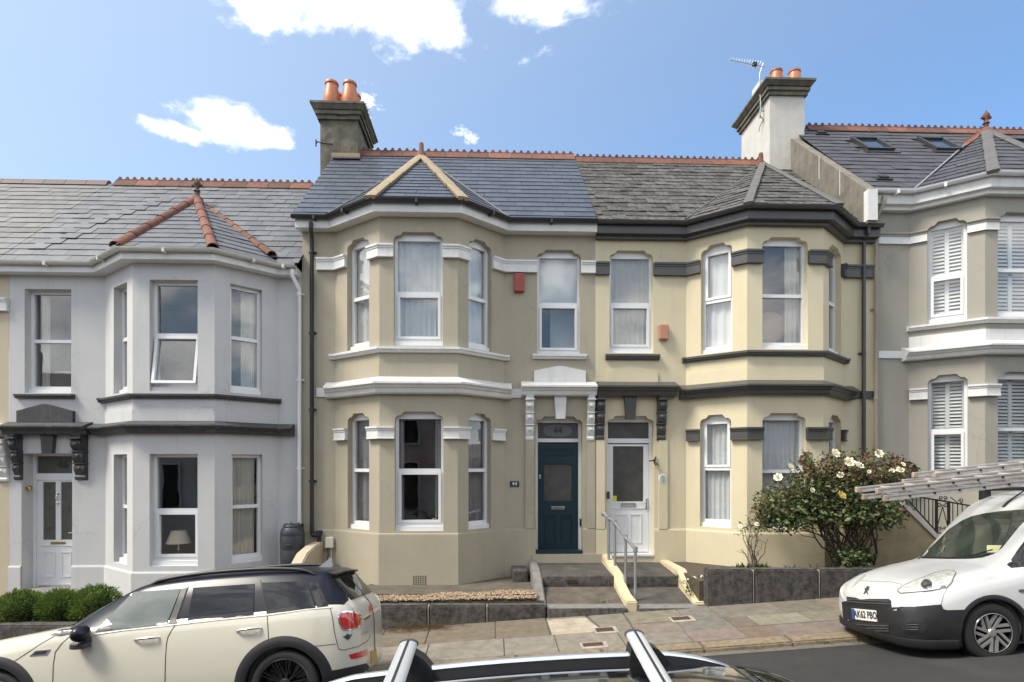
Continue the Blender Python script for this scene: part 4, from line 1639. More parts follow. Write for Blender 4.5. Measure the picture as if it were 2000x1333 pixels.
mb = MB(); mb.box(x0 + .02, x0 + .34, 13.55, 13.95, zt - .02, zt + .42); obj('chimney_pot', mb, mat('pale_square_pot', (.50, .52, .50), .6), ch)
# television aerial on a bent pole
pt = [W(1484, 232, 13.3), W(1486, 205, 13.25), W(1484, 165, 13.25), W(1484, 145, 13.25), W(1491, 124, 13.25)]
ae = thing('television_aerial', pt[0], 'thin rod television aerial on a bent pole fixed to the white chimney', 'aerial')
mb = MB(); mb.tube(pt, .018, 8); obj('pole', mb, M_STEEL, ae, smooth=50)
mb = MB(); mb.tube([W(1493, 131, 13.2), W(1425, 117, 12.8)], .011, 6); obj('boom', mb, M_STEEL, ae)
for k in range(12):
    t = k / 11
    p = W(1427 + 56 * t, 117.5 + 11.5 * t, 12.82 + .34 * t)
    d = Vector((.05, .02, .10 + .02 * t)) * (.6 + .5 * t)
    mb = MB(); mb.tube([p - d, p + d], .006, 5); obj('element', mb, M_STEEL, ae)
p = W(1474, 126, 13.1)
mb = MB(); mb.bevel_box(p.x - .05, p.x + .05, p.y - .04, p.y + .04, p.z - .04, p.z + .04, .01); obj('junction_box', mb, M_BLACKPL, ae)
for v in (202, 217):
    mb = MB(); mb.tube([W(1484, v, 13.28), W(1503, v, 13.3)], .016, 6); obj('bracket', mb, M_STEEL, ae)
mb = MB(); mb.tube([W(1484, 226, 13.2), W(1491, 234, 13.3), W(1484, 247, 13.35), W(1482, 258, 13.35)], .010, 5); obj('cable', mb, M_BLACKPL, ae)

# ================================================================== pale grey house (46)
H46 = House('terraced_house', 'pale grey rendered house with black trim and terracotta hips on its bay roof', W_GREY, X(18, D), X(589, D), 206, 259, 419, X(543, D), CZ - 3.1, Z(528, D, 300))
h = H46
zt, zb_ = Z(547, YB, 340), Z(764, YB, 340)
zt2, zb2 = Z(887, YB, 340), Z(1106, YB, 340)
o = h.opening(2, 292, 386, zb_, zt, 'plain'); make_window(h.root, h.fr[2], *o, zb_, zt, Z(652, YB, 340), open_sash=True, rec=.13)
o = h.opening(1, 222, 248, zb_, zt, 'plain'); make_window(h.root, h.fr[1], *o, zb_, zt, Z(652, YB, 340), lower_sash=False, rec=.13)
o = h.opening(3, 449.5, 512, zb_, zt, 'plain'); make_window(h.root, h.fr[3], *o, zb_, zt, Z(652, YB, 340), lower_sash=False, rec=.10)
o = h.opening(2, 292, 386, zb2, zt2, 'plain'); make_window(h.root, h.fr[2], *o, zb2, zt2, Z(998, YB, 340), rec=.13)
o = h.opening(1, 222, 248, zb2, zt2, 'plain'); make_window(h.root, h.fr[1], *o, zb2, zt2, Z(993, YB, 340), lower_sash=False, rec=.13)
o = h.opening(3, 452, 513, zb2, zt2, 'plain'); make_window(h.root, h.fr[3], *o, zb2, zt2, Z(993, YB, 340), lower_sash=False, rec=.10)
za, zz = Z(768, D, 100), Z(565, D, 100)
o = h.opening(0, 48, 139, za, zz, 'plain'); make_window(h.root, h.fr[0], *o, za, zz, Z(664, D, 100), lower_sash=False, rec=.15)
zdoor0, zdoor1 = Z(1160, D, 100), Z(886, D, 100)
od = h.opening(0, 42, 141, zdoor0, zdoor1, 'plain')
h.build_walls(.32)
h.rooms([Z(1162, D, 300), Z(868, D, 300), Z(812, D, 300), Z(533, D, 300)])
curtain(h.fr[0], sx(h, 0, 60), sx(h, 0, 76), za - .1, zz + .05, -.27, C_CREAM, 'narrow cream curtain at the left of the window above the door numbered 46', 2, .022, seed=21)
curtain(h.fr[3], sx(h, 3, 478), sx(h, 3, 505), zb_ - .1, zt + .05, -.215, C_CREAM, 'cream curtain in the upper right bay window of the pale grey house', 4, .022, seed=22)
curtain(h.fr[3], sx(h, 3, 462), sx(h, 3, 505), zb2 - .1, zt2 + .05, -.215, C_CREAM, 'long cream curtain in the lower right bay window of the pale grey house', 5, .022, seed=23)
mb = MB()
mb.fbox(h.fr[0], sx(h, 0, 72), sx(h, 0, 139), -.62, -.4, Z(722, D, 100), Z(718, D, 100))
tag(obj('shelf', mb, mat('pale_timber', (.45, .36, .24), .6), None), 'pale wooden shelf seen through the window above the door numbered 46', 'shelf')
# lamp in the lower bay window
p = W(349, 1091, YB + .42)
lp = thing('table_lamp', p, 'table lamp with cream tapered shade in the lower front bay window', 'lamp')
mb = MB(); mb.lathe([(.075, 0), (.075, .02), (.02, .035), (.016, .12), (.03, .16), (.016, .2), (.012, .3)], p, n=16); obj('lamp_base', mb, M_CHROME, lp, smooth=45)
mb = MB(); mb.lathe([(.205, .27), (.12, .49), (.115, .49), (.2, .27)], p, n=28); obj('lamp_shade', mb, cloth('cream_shade_cloth', (.88, .80, .62)), lp, smooth=60)
mb = MB(); mb.bevel_box(p.x - .6, p.x + .6, p.y - .18, p.y + .2, p.z - .75, p.z - .002, .01); tag(obj('sideboard', mb, mat('brown_timber', (.10, .05, .03), .5), None), 'low brown sideboard under the table lamp inside the bay window', 'sideboard')

run_all = [(h.xl, D)] + h.P[1:5] + [(h.xr - .02, D)]
zf0, zf1 = Z(531, 10.45, 100), Z(516, 10.45, 100)
mb = MB(); mb.sweep(run_all, [(-.02, zf0), (.2, zf0), (.2, zf1), (-.02, zf1)]); obj('fascia', mb, M_WHITE, h.root)
m_gw = mat('dulled_white_plastic', (.60, .59, .55), .45, col2=(.48, .47, .42), scale=8)
mb = MB(); mb.sweep(run_all, gutter_prof(zf1 + .03)); obj('gutter', mb, m_gw, h.root, smooth=40)
brackets(h.root, run_all, zf1 + .02, m_gw)
BT = M_BLACKTRIM
z0, z1 = Z(778, YB - .08, 340), Z(768, YB - .08, 340)
mb = MB(); mb.sweep([(h.P[1][0] - .1, D)] + h.P[1:5] + [(h.P[4][0] + .06, D)], sill_prof(z0, z1)); obj('sill', mb, BT, h.root)
z0, z1 = Z(778, D - .08, 90), Z(769, D - .08, 90)
mb = MB(); mb.sweep(plan_run(h, [(0, 33), (0, 147)]), sill_prof(z0, z1)); obj('sill', mb, BT, h.root)
z0, z1 = Z(846, YB - .15, 340), Z(822, YB - .05, 340)
mb = MB(); mb.sweep([(h.P[1][0] - .18, D)] + h.P[1:5] + [(h.P[4][0] + .3, D)], cornice_prof(z0, z1)); obj('cornice', mb, BT, h.root)
zl = Z(800, YB, 340)
mb = MB(); mb.sweep(h.P[1:5], [(-.01, zl), (.01, zl), (.01, zl - .2), (-.01, zl - .2)]); obj('apron_panel', mb, W_GREY, h.root)
zp = Z(1117, YB, 340)
for run in ([h.at(0, 141)] + h.P[1:5] + [(h.xr, D)], [(h.xl, D), h.at(0, 42)]):
    mb = MB(); mb.sweep(run, [(-.01, zp), (.02, zp - .005), (.03, zp - .03), (.03, h.zb), (-.01, h.zb)]); obj('plinth', mb, W_GREY, h.root)
door_hood(h, 0, 19, 181, 824, 849, BT)
pediment(h, 38, 147, 790, 803, 826, BT)
corbel(h.root, 4 + 15.5, 34, 848, 938, BT, 1.15)
corbel(h.root, 140, 163, 848, 938, BT, 1.15)
keystone(h.root, 78, 104, 847, 886, BT)
M_FROST46 = mat('obscure_grey_glass', (.078, .078, .066), .25, col2=(.105, .105, .085), scale=6, bump=.3, bscale=160)
fr, a, b = front_door(h, 0, od, zdoor0, zdoor1, Z(938, D + .26, 100), Z(925, D + .26, 100), M_UPVC, rec=.26, glass=M_FROST46)
y_ = -.26
yd = D + .26
zl0, zl1 = Z(1146, yd, 100), Z(938, yd, 100)
zg0, zg1 = Z(1055, yd, 100), Z(942, yd, 100)
c = (a + b) / 2
mb = MB()
mb.fbox(fr, a + .004, a + .11, y_ - .055, y_ - .012, zl0, zl1)
mb.fbox(fr, b - .11, b - .004, y_ - .055, y_ - .012, zl0, zl1)
mb.fbox(fr, c - .045, c + .045, y_ - .055, y_ - .012, zg0, zg1)
mb.fbox(fr, a + .11, b - .11, y_ - .055, y_ - .012, zl0, zg0)
mb.fbox(fr, a + .11, b - .11, y_ - .055, y_ - .012, zg1, zl1)
for (p_, q_) in ((a + .15, c - .05), (c + .05, b - .15)):
    door_panel_frame(mb, fr, p_, q_, zl0 + .17, Z(1078, yd, 100), y_ - .012, .02)
mb.fbox(fr, a + .03, b - .03, y_ - .012, y_ + .006, zl0 + .02, zl0 + .05)
mb.fbox(fr, a + .09, b - .09, y_ - .012, y_, Z(1067, yd, 100), Z(1065, yd, 100))
door = obj('front_door', mb, M_UPVC, h.root)
M_ETCH = mat('etched_pattern', (.05, .05, .048), .6)
for (p_, q_) in ((a + .11, c - .045), (c + .045, b - .11)):
    mb = MB(); mb.fbox(fr, p_, q_, y_ - .045, y_ - .036, zg0, zg1); obj('door_glass', mb, M_FROST46, door)
    mb = MB()
    for k in range(3):
        zc = zg0 + (zg1 - zg0) * (.14 + .36 * k)
        for (dx, dz) in ((0, 0), (.05, .015), (.02, .05), (.06, .06)):
            mb.fbox(fr, p_ + .06 + dx, p_ + .095 + dx, y_ - .0355, y_ - .034, zc + dz, zc + dz + .024)
    obj('etched_motif', mb, M_ETCH, door)
mb = MB(); mb.fbox(fr, c - .13, c + .13, y_ - .012, y_ - .002, Z(1063.5, yd, 100), Z(1059, yd, 100)); obj('letterbox', mb, M_BRASS, door)
mb = MB()
mb.lathe([(.028, 0), (.02, .02), (0, .025)], fr(c, y_ - .012, Z(965, yd, 100)), Matrix.Rotation(R(90), 3, 'X'), 12)
mb.tube([Vector(fr(c + .035 * math.sin(t), y_ + .01, Z(972, yd, 100) + .04 * math.cos(t))) for t in [2 * math.pi * k / 14 for k in range(15)]], .007, 6)
mb.lathe([(.014, -.02), (.02, 0), (.004, .03)], fr(c, y_ + .005, Z(983, yd, 100)), n=8)
obj('door_knocker', mb, M_CHROME, door, smooth=45)
mb = MB(); mb.tube([fr(b - .06, y_ + .03, Z(1041, yd, 100)), fr(b - .17, y_ + .03, Z(1041, yd, 100))], .009, 8); mb.tube([fr(b - .06, y_ + .03, Z(1041, yd, 100)), fr(b - .06, y_ - .012, Z(1041, yd, 100))], .009, 8); obj('door_handle', mb, M_CHROME, door)
put_text('door_number', '46', .19, fr, c + .06, y_ - .043, Z(908.5, yd, 100), mat('dark_number_print', (.02, .018, .02), .5), h.root, 1.1, .009)
mb = MB()
p = W(50, 954, D + .06)
mb.lathe([(.03, 0), (.03, .03), (.045, .05), (.05, .08), (.03, .10), (0, .105)], (0, 0, 0), n=16)
mb.move(Matrix.Translation((fr(od[0], 0, 0)[0], D + .1, p.z)) @ Matrix.Rotation(R(90), 4, 'Y'))
tag(obj('bell_pull', mb, M_BRASS, None, smooth=45), 'brass bell pull in the reveal left of the white door numbered 46', 'bell')
downpipe(h.root, 585, 566, 1028, M_UPVC, clips=(574, 742, 915), swan=(571, 527))
mb = MB(); mb.bevel_box(X(514, D - .08), X(528, D - .08), D - .08, D - .002, Z(804, D, 520), Z(795, D, 520), .01)
o = tag(obj('vent_cover', mb, mat('brown_plastic', (.05, .03, .02), .6), None), 'small brown vent box on the pale grey wall above the black cornice', 'vent')
# water butt
g46 = CZ - 2.32
p = Vector((X(571, D - .35), D - .35, g46 - .1))
zt_ = Z(1024, D - .35, 571) - p.z
r = .207
wb = thing('water_butt', p, 'dark slate plastic water butt under the white downpipe', 'water butt')
M_BUTT = mat('slate_blue_plastic', (.032, .037, .045), .45, col2=(.025, .029, .036), scale=6, bump=.05)
mb = MB()
prof = [(r * .86, 0), (r * .93, .02)]
n = 5
for k in range(n):
    z0 = .02 + k * (zt_ - .2) / n
    z1 = .02 + (k + 1) * (zt_ - .2) / n
    prof += [(r * (.93 + .07 * k / n), z0 + .02), (r * (.95 + .06 * k / n), z1 - .03), (r * (.93 + .06 * k / n), z1 - .02), (r * (.93 + .06 * k / n), z1 - .008)]
prof += [(r * 1.0, zt_ - .17), (r * .93, zt_ - .10), (r * .80, zt_ - .055), (r * .74, zt_ - .05)]
mb.lathe(prof, p, n=32); obj('barrel', mb, M_BUTT, wb, smooth=35)
mb = MB(); mb.lathe([(r * .74, zt_ - .055), (r * .76, zt_ - .03), (r * .70, zt_ - .005), (r * .4, zt_ + .005), (0, zt_ + .008)], p, n=32)
for a in range(4):
    an = a * math.pi / 2 + .5
    mb.bevel_box(p.x + r * .5 * math.cos(an) - .02, p.x + r * .5 * math.cos(an) + .02, p.y + r * .5 * math.sin(an) - .02, p.y + r * .5 * math.sin(an) + .02, p.z + zt_ - .01, p.z + zt_ + .018, .006)
obj('lid', mb, M_BUTT, wb, smooth=35)
mb = MB(); mb.bevel_box(p.x - .05, p.x + .05, p.y - r - .012, p.y - r + .03, p.z + zt_ - .36, p.z + zt_ - .335, .008); obj('grip', mb, M_BUTT, wb)
mb = MB(); mb.bevel_box(X(582, D - .1), X(591, D - .1), D - .16, D - .03, Z(1032, D, 585), Z(1023, D, 585), .01); obj('rain_diverter', mb, M_BLACKPL, wb)

Eo = offset_plan([(h.xl, D)] + h.P[1:5] + [(h.xr, D)], .27)
ze, zr = Z(511, 10.40, 100), Z(363, YR, 420)
for p in Eo:
    p.z = ze
apex = W(385, 391, 12.3)


def slip46(c):
    return abs((c.x - (X(75, 11) + (c.y - 10.6) * .62))) < .17 and 10.7 < c.y < 12.8


h.roof(ze, zr, Eo[1:5], apex, S_MID, M_UNDER, xl=h.xl, xr=H44.xl + .02, slate_kw=dict(jit=.45, lift=.004, seed=9, slip=slip46), bay_kw=dict(jit=.3, lift=.002, gauge=.27, w=.32))
# the run of loose slates up the left of this roof
h.ridge(X(228, YR), X(612, YR), zr, RT)
hip_run(h.root, Eo[2], apex, M_TERRA, 6, .095)
hip_run(h.root, Eo[3], apex, M_TERRA, 6, .085)
k_ = (zr - ze) / 3
q = Vector((X(530, 10.55), 10.55, ze + k_ * .15 + .06))
hip_run(h.root, q, apex + Vector((0, .3, .0)), M_TERRA, 8, .085)
finial(h.root, apex + Vector((0, 0, .06)), mat('mossy_finial', (.13, .075, .05), .9, col2=(.06, .05, .035), scale=20, bump=.5), 'tall')

# ================================================================== house beyond the left edge (48)
h48 = thing('terraced_house', (X(-120, D), D, CZ - 3.1), 'beige house with white trim, only its right edge in view at far left', 'house', 'terraced houses along the street')
xa, xb = X(18, D) - 5.5, X(18, D) - .003
mb = MB()
frx = frame((xa, D), (xb, D))
wall_panel(mb, frx, 0, frx.L, CZ - 3.2, Z(528, D, 0), [])
mb.add([(xa, D, CZ - 3.2), (xa, 16.4, CZ - 3.2), (xa, 16.4, CZ + 3.6), (xa, D, CZ + 3.6)], [(0, 1, 2, 3)])
obj('wall', mb, W_BEIGE, h48, fix=False)
mb = MB(); mb.sweep([(xa, D), (xb, D)], band_prof(Z(609, D, 8), Z(584, D, 8))); obj('string_course', mb, M_WHITE, h48)
corbel(h48, -14, 8, 858, 942, M_WHITE)
mb = MB(); mb.sweep([(xa, D), (X(8, D), D)], cornice_prof(Z(852, D - .2, 0), Z(828, D, 0), .25)); obj('cornice', mb, M_WHITE, h48)
mb = MB(); mb.sweep([(xa, D), (xb, D)], [(-.02, zf0), (.2, zf0), (.2, zf1), (-.02, zf1)]); obj('fascia', mb, M_WHITE, h48)
mb = MB(); mb.sweep([(xa, D), (xb, D)], gutter_prof(zf1 + .03)); obj('gutter', mb, m_gw, h48, smooth=40)
mb = MB(); mb.add([(xa, YE, ze), (xb, YE, ze), (xb, YR, zr), (xa, YR, zr), (xb, 16.6, zr - 3.1), (xa, 16.6, zr - 3.1)], [(0, 1, 2, 3), (3, 2, 4, 5)])
rf48 = obj('roof', mb, M_UNDER, h48, fix=False)
L = math.hypot(3, zr - ze)
xv = X(-260, 11)
slates(rf48, Vector((xa, YE, ze)), (1, 0, 0), (0, 3, zr - ze), [(0, 0), (xb - xa - .01, 0), (xb - xa - .01, L - .05), (0, L - .05)], S_PALE, jit=.35, lift=.003, seed=12)
m_pr = mat('plain_brown_ridge', (.10, .055, .045), .7, col2=(.07, .05, .045), scale=8, rnd=.2)
for i in range(12):
    xx = xb - i * .46
    mb = MB()
    mb.prism([(-.14, -.11), (-.15, -.12), (-.06, 0.02), (0, .045), (.06, .02), (.15, -.12), (.14, -.11)], lambda p_, q_, t: (t, YR + p_, zr + .03 + q_), xx - .45, xx)
    obj('ridge_tile', mb, m_pr, rf48, smooth=40)
for i in range(2):
    xx = xb + .46 * (i + 1)
for i in range(6):
    xx = X(228, YR) - i * .45
    if xx - .45 > xb - .3:
        mb = MB()
        mb.prism([(-.14, -.11), (-.15, -.12), (-.06, 0.02), (0, .045), (.06, .02), (.15, -.12), (.14, -.11)], lambda p_, q_, t: (t, YR + p_, zr + .03 + q_), xx - .445, xx)
        obj('ridge_tile', mb, m_pr, H46.rf, smooth=40)

# ================================================================== warm grey house uphill (40)
xl40 = X(1707.5, D)
xf0 = X(1924, YB)
H40 = House('terraced_house', 'warm grey rendered house with white shutters and skylights at far right', W_STONE, xl40, xl40 + 5.5, 1775, 1924, U(xf0 + 1.36, YB), xf0 + 1.36 + .82, CZ - 2.2, Z(396, D, 1760))
h = H40
UC = 1925
zt, zb_ = Z(421, YB, UC), Z(620, YB, UC)
zt2, zb2 = Z(733, YB, UC), Z(950, YB, UC)
zm1, zm2 = Z(524, YB, UC), Z(838, YB, UC)
uu0, uu1 = 1949, U(X(1949, YB) + .88, YB)
o1 = h.opening(1, 1811, 1889, zb_, zt); make_window(h.root, h.fr[1], *o1, zb_, zt, zm1)
o2 = h.opening(2, uu0, uu1, zb_, zt); make_window(h.root, h.fr[2], *o2, zb_, zt, zm1, lower_sash=False)
o3 = h.opening(1, 1812, 1890, zb2, zt2); make_window(h.root, h.fr[1], *o3, zb2, zt2, zm2)
o4 = h.opening(2, uu0, uu1, zb2, zt2); make_window(h.root, h.fr[2], *o4, zb2, zt2, zm2, lower_sash=False)
h.build_walls()
h.rooms([Z(1020, D, 1800), Z(720, D, 1800), Z(660, D, 1800), Z(402, D, 1800)])
M_SHUT = mat('white_shutter_paint', (.78, .79, .77), .5)
slat_me = None
for (oo, seg, z0, zmid, z1, lab) in ((o1, 1, zb_, zm1, zt, 'upper left'), (o2, 2, zb_, zm1, zt, 'upper front'), (o3, 1, zb2, zm2, zt2, 'lower left'), (o4, 2, zb2, zm2, zt2, 'lower front')):
    fr = h.fr[seg]
    s0, s1 = oo[0] + .03, oo[1] - .03
    t = thing('plantation_shutter', fr((s0 + s1) / 2, -.24, z0), 'white louvred plantation shutters inside the %s bay window of the warm grey house' % lab, 'shutter', 'plantation shutters')
    mb = MB()
    for s in (s0, (s0 + s1) / 2 - .035, s1 - .05):
        mb.fbox(fr, s, s + (.07 if s0 < s < s1 - .06 else .05), -.265, -.235, z0, z1 + .04)
    for (p_, q_) in ((z0 + .05, z0 + .13), (zmid - .06, zmid + .05), (z1 - .08, z1 + .04)):
        mb.fbox(fr, s0 + .05, s1 - .05, -.265, -.235, p_, q_)
    obj('shutter_frame', mb, M_SHUT, t)
    wid = (s1 - s0) / 2 - .09
    mb = MB()
    mb.fbox(fr, 0, wid, -.25, -.245, 0, 0)
    for half in (0, 1):
        sa = s0 + .052 if half == 0 else (s0 + s1) / 2 + .037
        mbs = MB()
        p0 = Vector(fr(sa, 0, 0)); p1 = Vector(fr(sa + wid, 0, 0))
        nn = (Vector(fr(0, 1, 0)) - Vector(fr(0, 0, 0)))
        ev = (p1 - p0)
        dv = (nn * .5 + Vector((0, 0, -.6))).normalized() if True else None
        tv = ev.normalized().cross(dv).normalized() * .004
        mbs.hexa([tuple(v_) for v_ in (-dv * .03 - tv, ev - dv * .03 - tv, ev + dv * .03 - tv, dv * .03 - tv, -dv * .03 + tv, ev - dv * .03 + tv, ev + dv * .03 + tv, dv * .03 + tv)])
        me = make_mesh('slat', mbs); me.materials.append(M_SHUT)
        for (za_, zb3) in ((z0 + .13, zmid - .06), (zmid + .05, z1 - .08)):
            nsl = max(3, int((zb3 - za_) / .062))
            for k in range(nsl):
                zz4 = za_ + (zb3 - za_) * (k + .5) / nsl
                inst('slat', me, fr(sa, -.25, zz4), t)
run_all = [(PAR_X + .19, D)] + h.P[1:5] + [(h.xr, D)]
zf0, zf1 = Z(402, 10.45, 1750), Z(377, 10.45, 1750)
mb = MB(); mb.sweep(run_all, [(-.02, zf0 - .04), (.12, zf0 - .04), (.12, zf0 + .03), (.2, zf0 + .04), (.2, zf1), (-.02, zf1)]); obj('fascia', mb, M_WHITE, h.root)
mb = MB(); mb.sweep(run_all, gutter_prof(zf1 + .03)); obj('gutter', mb, M_UPVC, h.root, smooth=40)
brackets(h.root, run_all, zf1 + .02, M_UPVC)
z0, z1 = Z(450, YB, UC), Z(436, YB, UC)
z2 = Z(427, YB, UC)
runs = ([(0, 1714), ('P', 1), (1, 1811)], [(1, 1889), ('P', 2), (2, 1949)])
for it in runs:
    m2 = MB(); m2.sweep(plan_run(h, it), [(-.01, z1), (.035, z1), (.035, z0 + .01), (.045, z0), (-.01, z0)]); obj('string_course', m2, M_WHITE, h.root)
    m2 = MB(); m2.sweep(plan_run(h, it), [(-.01, z2), (.07, z2), (.07, z2 - .03), (.045, z2 - .045), (.04, z1 + .002), (-.01, z1 + .002)]); obj('string_course', m2, W_STONE, h.root)
z0, z1 = Z(774, YB, UC), Z(751, YB, UC)
for it in ([(1, 1776), (1, 1812)], [(1, 1890), ('P', 2), (2, 1949)]):
    m2 = MB(); m2.sweep(plan_run(h, it), band_prof(z0, z1)); obj('string_course', m2, M_WHITE, h.root)
z0, z1 = Z(629, YB - .08, UC), Z(618, YB - .08, UC)
mb = MB(); mb.sweep([(h.P[1][0] - .05, D)] + h.P[1:5], sill_prof(z0, z1)); obj('sill', mb, M_WHITE, h.root)
z0, z1 = Z(668, YB, UC), Z(643, YB, UC)
mb = MB(); mb.sweep(h.P[1:5], [(-.01, z1), (.02, z1), (.02, z0), (-.01, z0)]); obj('string_course', mb, M_WHITE, h.root)
z0, z1 = Z(690, YB - .15, UC), Z(664, YB - .05, UC)
mb = MB(); mb.sweep([(h.P[1][0] - .15, D)] + h.P[1:5], cornice_prof(z0, z1)); obj('cornice', mb, M_WHITE, h.root)
mb = MB(); mb.sweep(plan_run(h, [(0, 1714), (0, 1760)]), [(-.01, z0 + .06), (.03, z0 + .06), (.03, z1 - .06), (-.01, z1 - .06)]); obj('string_course', mb, M_WHITE, h.root)
m_gp = mat('stone_grey_pipe', (.33, .31, .27), .5, col2=(.36, .28, .2), scale=8)
downpipe(h.root, 1711, 425, 1000, m_gp, clips=(604, 778), swan=(1727, 383))
# satellite dish
p = W(1768, 922, D - .25)
sd = thing('satellite_dish', p, 'dark grey satellite dish low on the warm grey wall behind the roses', 'satellite dish')
mb = MB(); mb.lathe([(0, .05), (.10, .04), (.17, .015), (.205, -.015), (.2, -.02), (.16, .005), (.1, .03), (0, .04)], (0, 0, 0), n=28)
mb.move(Matrix.Translation(p) @ Matrix.Rotation(R(-20), 4, 'Z') @ Matrix.Rotation(R(-75), 4, 'X'))
obj('reflector', mb, mat('dark_dish_paint', (.045, .045, .055), .5), sd, smooth=50)
mb = MB(); mb.tube([p + Vector((0, .03, 0)), p + Vector((0, .25, -.05))], .015, 8); mb.tube([p + Vector((0, 0, -.2)), p + Vector((.04, -.25, -.1))], .01, 6); obj('bracket', mb, M_IRON, sd)

Eo = offset_plan([(h.xl, D)] + h.P[1:5] + [(h.xr, D)], .27)
ze, zr = Z(374, 10.40, 1740), Z(257, YR, 1750)
for p in Eo:
    p.z = ze
apex = W(1926, 259, 12.1)
SKYL = [(1668, 1735, 272, 299), (1806, 1858, 273, 298), (1988, 2040, 275, 300)]
k_ = (zr - ze) / 3


def on_plane(u, v):
    d = ray(u, v)
    # z = ze + k (y - YE)
    t = (ze - k_ * YE - CZ) / (d.z - k_ * d.y)
    return Vector((d.x * t, d.y * t, CZ + d.z * t))


sk = []
for (u0, u1, v0, v1) in SKYL:
    c = on_plane((u0 + u1) / 2, (v0 + v1) / 2 + 1)
    sk.append(c)


def skip_sk(c):
    return any(abs(c.x - s.x) < .30 and abs(c.y - s.y) < .34 for s in sk) or U(c.x, c.y) > 2060


h.roof(ze, zr, Eo[1:5], apex, S_DARK, M_UNDER, xl=PAR_X + .19, xr=h.xr, slate_kw=dict(jit=.4, lift=.003, seed=15), bay_kw=dict(jit=.5, lift=.003, gauge=.27, w=.32), skipx=skip_sk)
yr_ = YE + (apex.z - ze) / k_
mb = MB(); mb.add([Eo[1], apex, (apex.x, yr_, apex.z), Eo[4]], [(0, 1, 2), (3, 2, 1)]); obj('roof_cheek', mb, S_DARK, h.root, fix=False)
tri_e = Vector((0, 1, 0))
Ra = Vector((apex.x, yr_, apex.z))
upv = (apex - Eo[1]) - tri_e * (apex - Eo[1]).dot(tri_e)
slates(h.rf, Eo[1], tri_e, upv, [(0, 0), ((Ra - Eo[1]).dot(tri_e), upv.length), ((apex - Eo[1]).dot(tri_e), upv.length)], S_DARK, jit=.4, seed=33)
h.ridge(X(1574, YR), h.xr, zr, RT)
n = 3
for i in range(n):
    inst('ridge_tile', RT, apex + Vector((0, .42 * i + .02, .03)), h.rf, Matrix.Rotation(R(90), 3, 'Z'))
hip_run(h.root, Eo[2], apex, M_LEAD, 4, .07, 'hip_cover', flat=True)
hip_run(h.root, Eo[3], apex, M_LEAD, 4, .07, 'hip_cover', flat=True)
valley(h, Eo[1], (Ra.x, Ra.y, Ra.z), mat('bright_lead', (.24, .25, .28), .4))
finial(h.root, apex + Vector((0, 0, .07)), M_TERRA, 'tall')
M_SKYG = mat('skylight_glass', (.02, .03, .04), .02, spec=1.0, ior=1.9)
up = Vector((0, 1, k_)).normalized()
nn = Vector((0, -k_, 1)).normalized()
for c in sk:
    t = thing('skylight', c, {0: 'roof skylight nearest the chimney on the dark slate roof', 1: 'roof skylight left of the terracotta finial on the dark slate roof', 2: 'roof skylight right of the terracotta finial at the frame edge'}[sk.index(c)], 'skylight', 'skylights in the dark slate roof')
    mb = MB()
    hw, hl = .30, .42

    def b4(x0, x1, y0, y1, o0, o1, mb):
        mb.hexa([tuple(c + Vector((x, 0, 0)) + up * y + nn * o) for o in (o0, o1) for (x, y) in ((x0, y0), (x1, y0), (x1, y1), (x0, y1))])
    b4(-hw, -hw + .06, -hl, hl, -.02, .09, mb); b4(hw - .06, hw, -hl, hl, -.02, .09, mb); b4(-hw + .06, hw - .06, -hl, -hl + .07, -.02, .085, mb); b4(-hw + .06, hw - .06, hl - .1, hl, -.02, .10, mb)
    b4(-hw - .08, hw + .08, -hl - .12, -hl, 0, .04, mb)
    obj('skylight_frame', mb, mat('dark_skylight_frame', (.03, .03, .033), .4), t)
    mb = MB(); b4(-hw + .06, hw - .06, -hl + .07, hl - .1, .04, .055, mb); obj('pane', mb, M_SKYG, t)
for (u, v) in ((1604, 265), (1724, 353)):
    c = on_plane(u, v)
    mb = MB()
    for (x, y, o) in ((.16, .0, .05), (.10, .05, .075)):
        mb.hexa([tuple(c + Vector((xx, 0, 0)) + up * yy + nn * oo) for oo in (0, o) for (xx, yy) in ((-x, y - .06), (x, y - .06), (x * .7, y + .06), (-x * .7, y + .06))])
    obj('roof_vent', mb, M_BLACKPL, h.root)
# ------------------------------------------------------------------ ground, road, pavement
YK = 6.98             # kerb face
YW = 8.60             # back of the pavement = front of the garden walls
M_EARTH = mat('dry_soil', (.085, .065, .045), .95, col2=(.05, .04, .03), scale=9, bump=.6)
M_ASPH = mat('worn_asphalt', (.030, .028, .026), .9, crack=(.45, .008, (.014, .013, .012), .7), col2=(.021, .020, .019), scale=2.2, bump=.5, bscale=160, contrast=1.1, streak=(1.2, .3, (.085, .08, .074)))
M_PAVE = mat('pavement_bedding', (.11, .095, .075), .95, col2=(.07, .06, .048), scale=10, bump=.4)

mb = MB()
xs = [-220, 220]
mb.add([(x, y, CZ - 3.7 + G * (x - 1.24)) for x in xs for y in (-160, 260)], [(0, 1, 3, 2)])
structure(obj('ground', mb, M_EARTH, None, fix=False))

mb = MB()
ys = [.30, .8, 1.5, 2.4, 3.2, 4.0, 4.6, 5.1, 5.6, 6.1, 6.5, 6.8, 6.99]
xs = [-70 + 5 * i for i in range(29)]
mb.grid([[(x, y, ground_z(x, y)) for x in xs] for y in ys])
structure(obj('road', mb, M_ASPH, None, smooth=60, fix=False))
mb = MB()
mb.add([(x, y, ground_z(x, y) + .08) for x in (-70, 70) for y in (-2.4, .30)], [(0, 1, 3, 2)])
mb.add([(x, .30, ground_z(x, .5) + z) for x in (-70, 70) for z in (-.2, .12)], [(0, 1, 3, 2)])
structure(obj('pavement', mb, M_PAVE, None, fix=False))

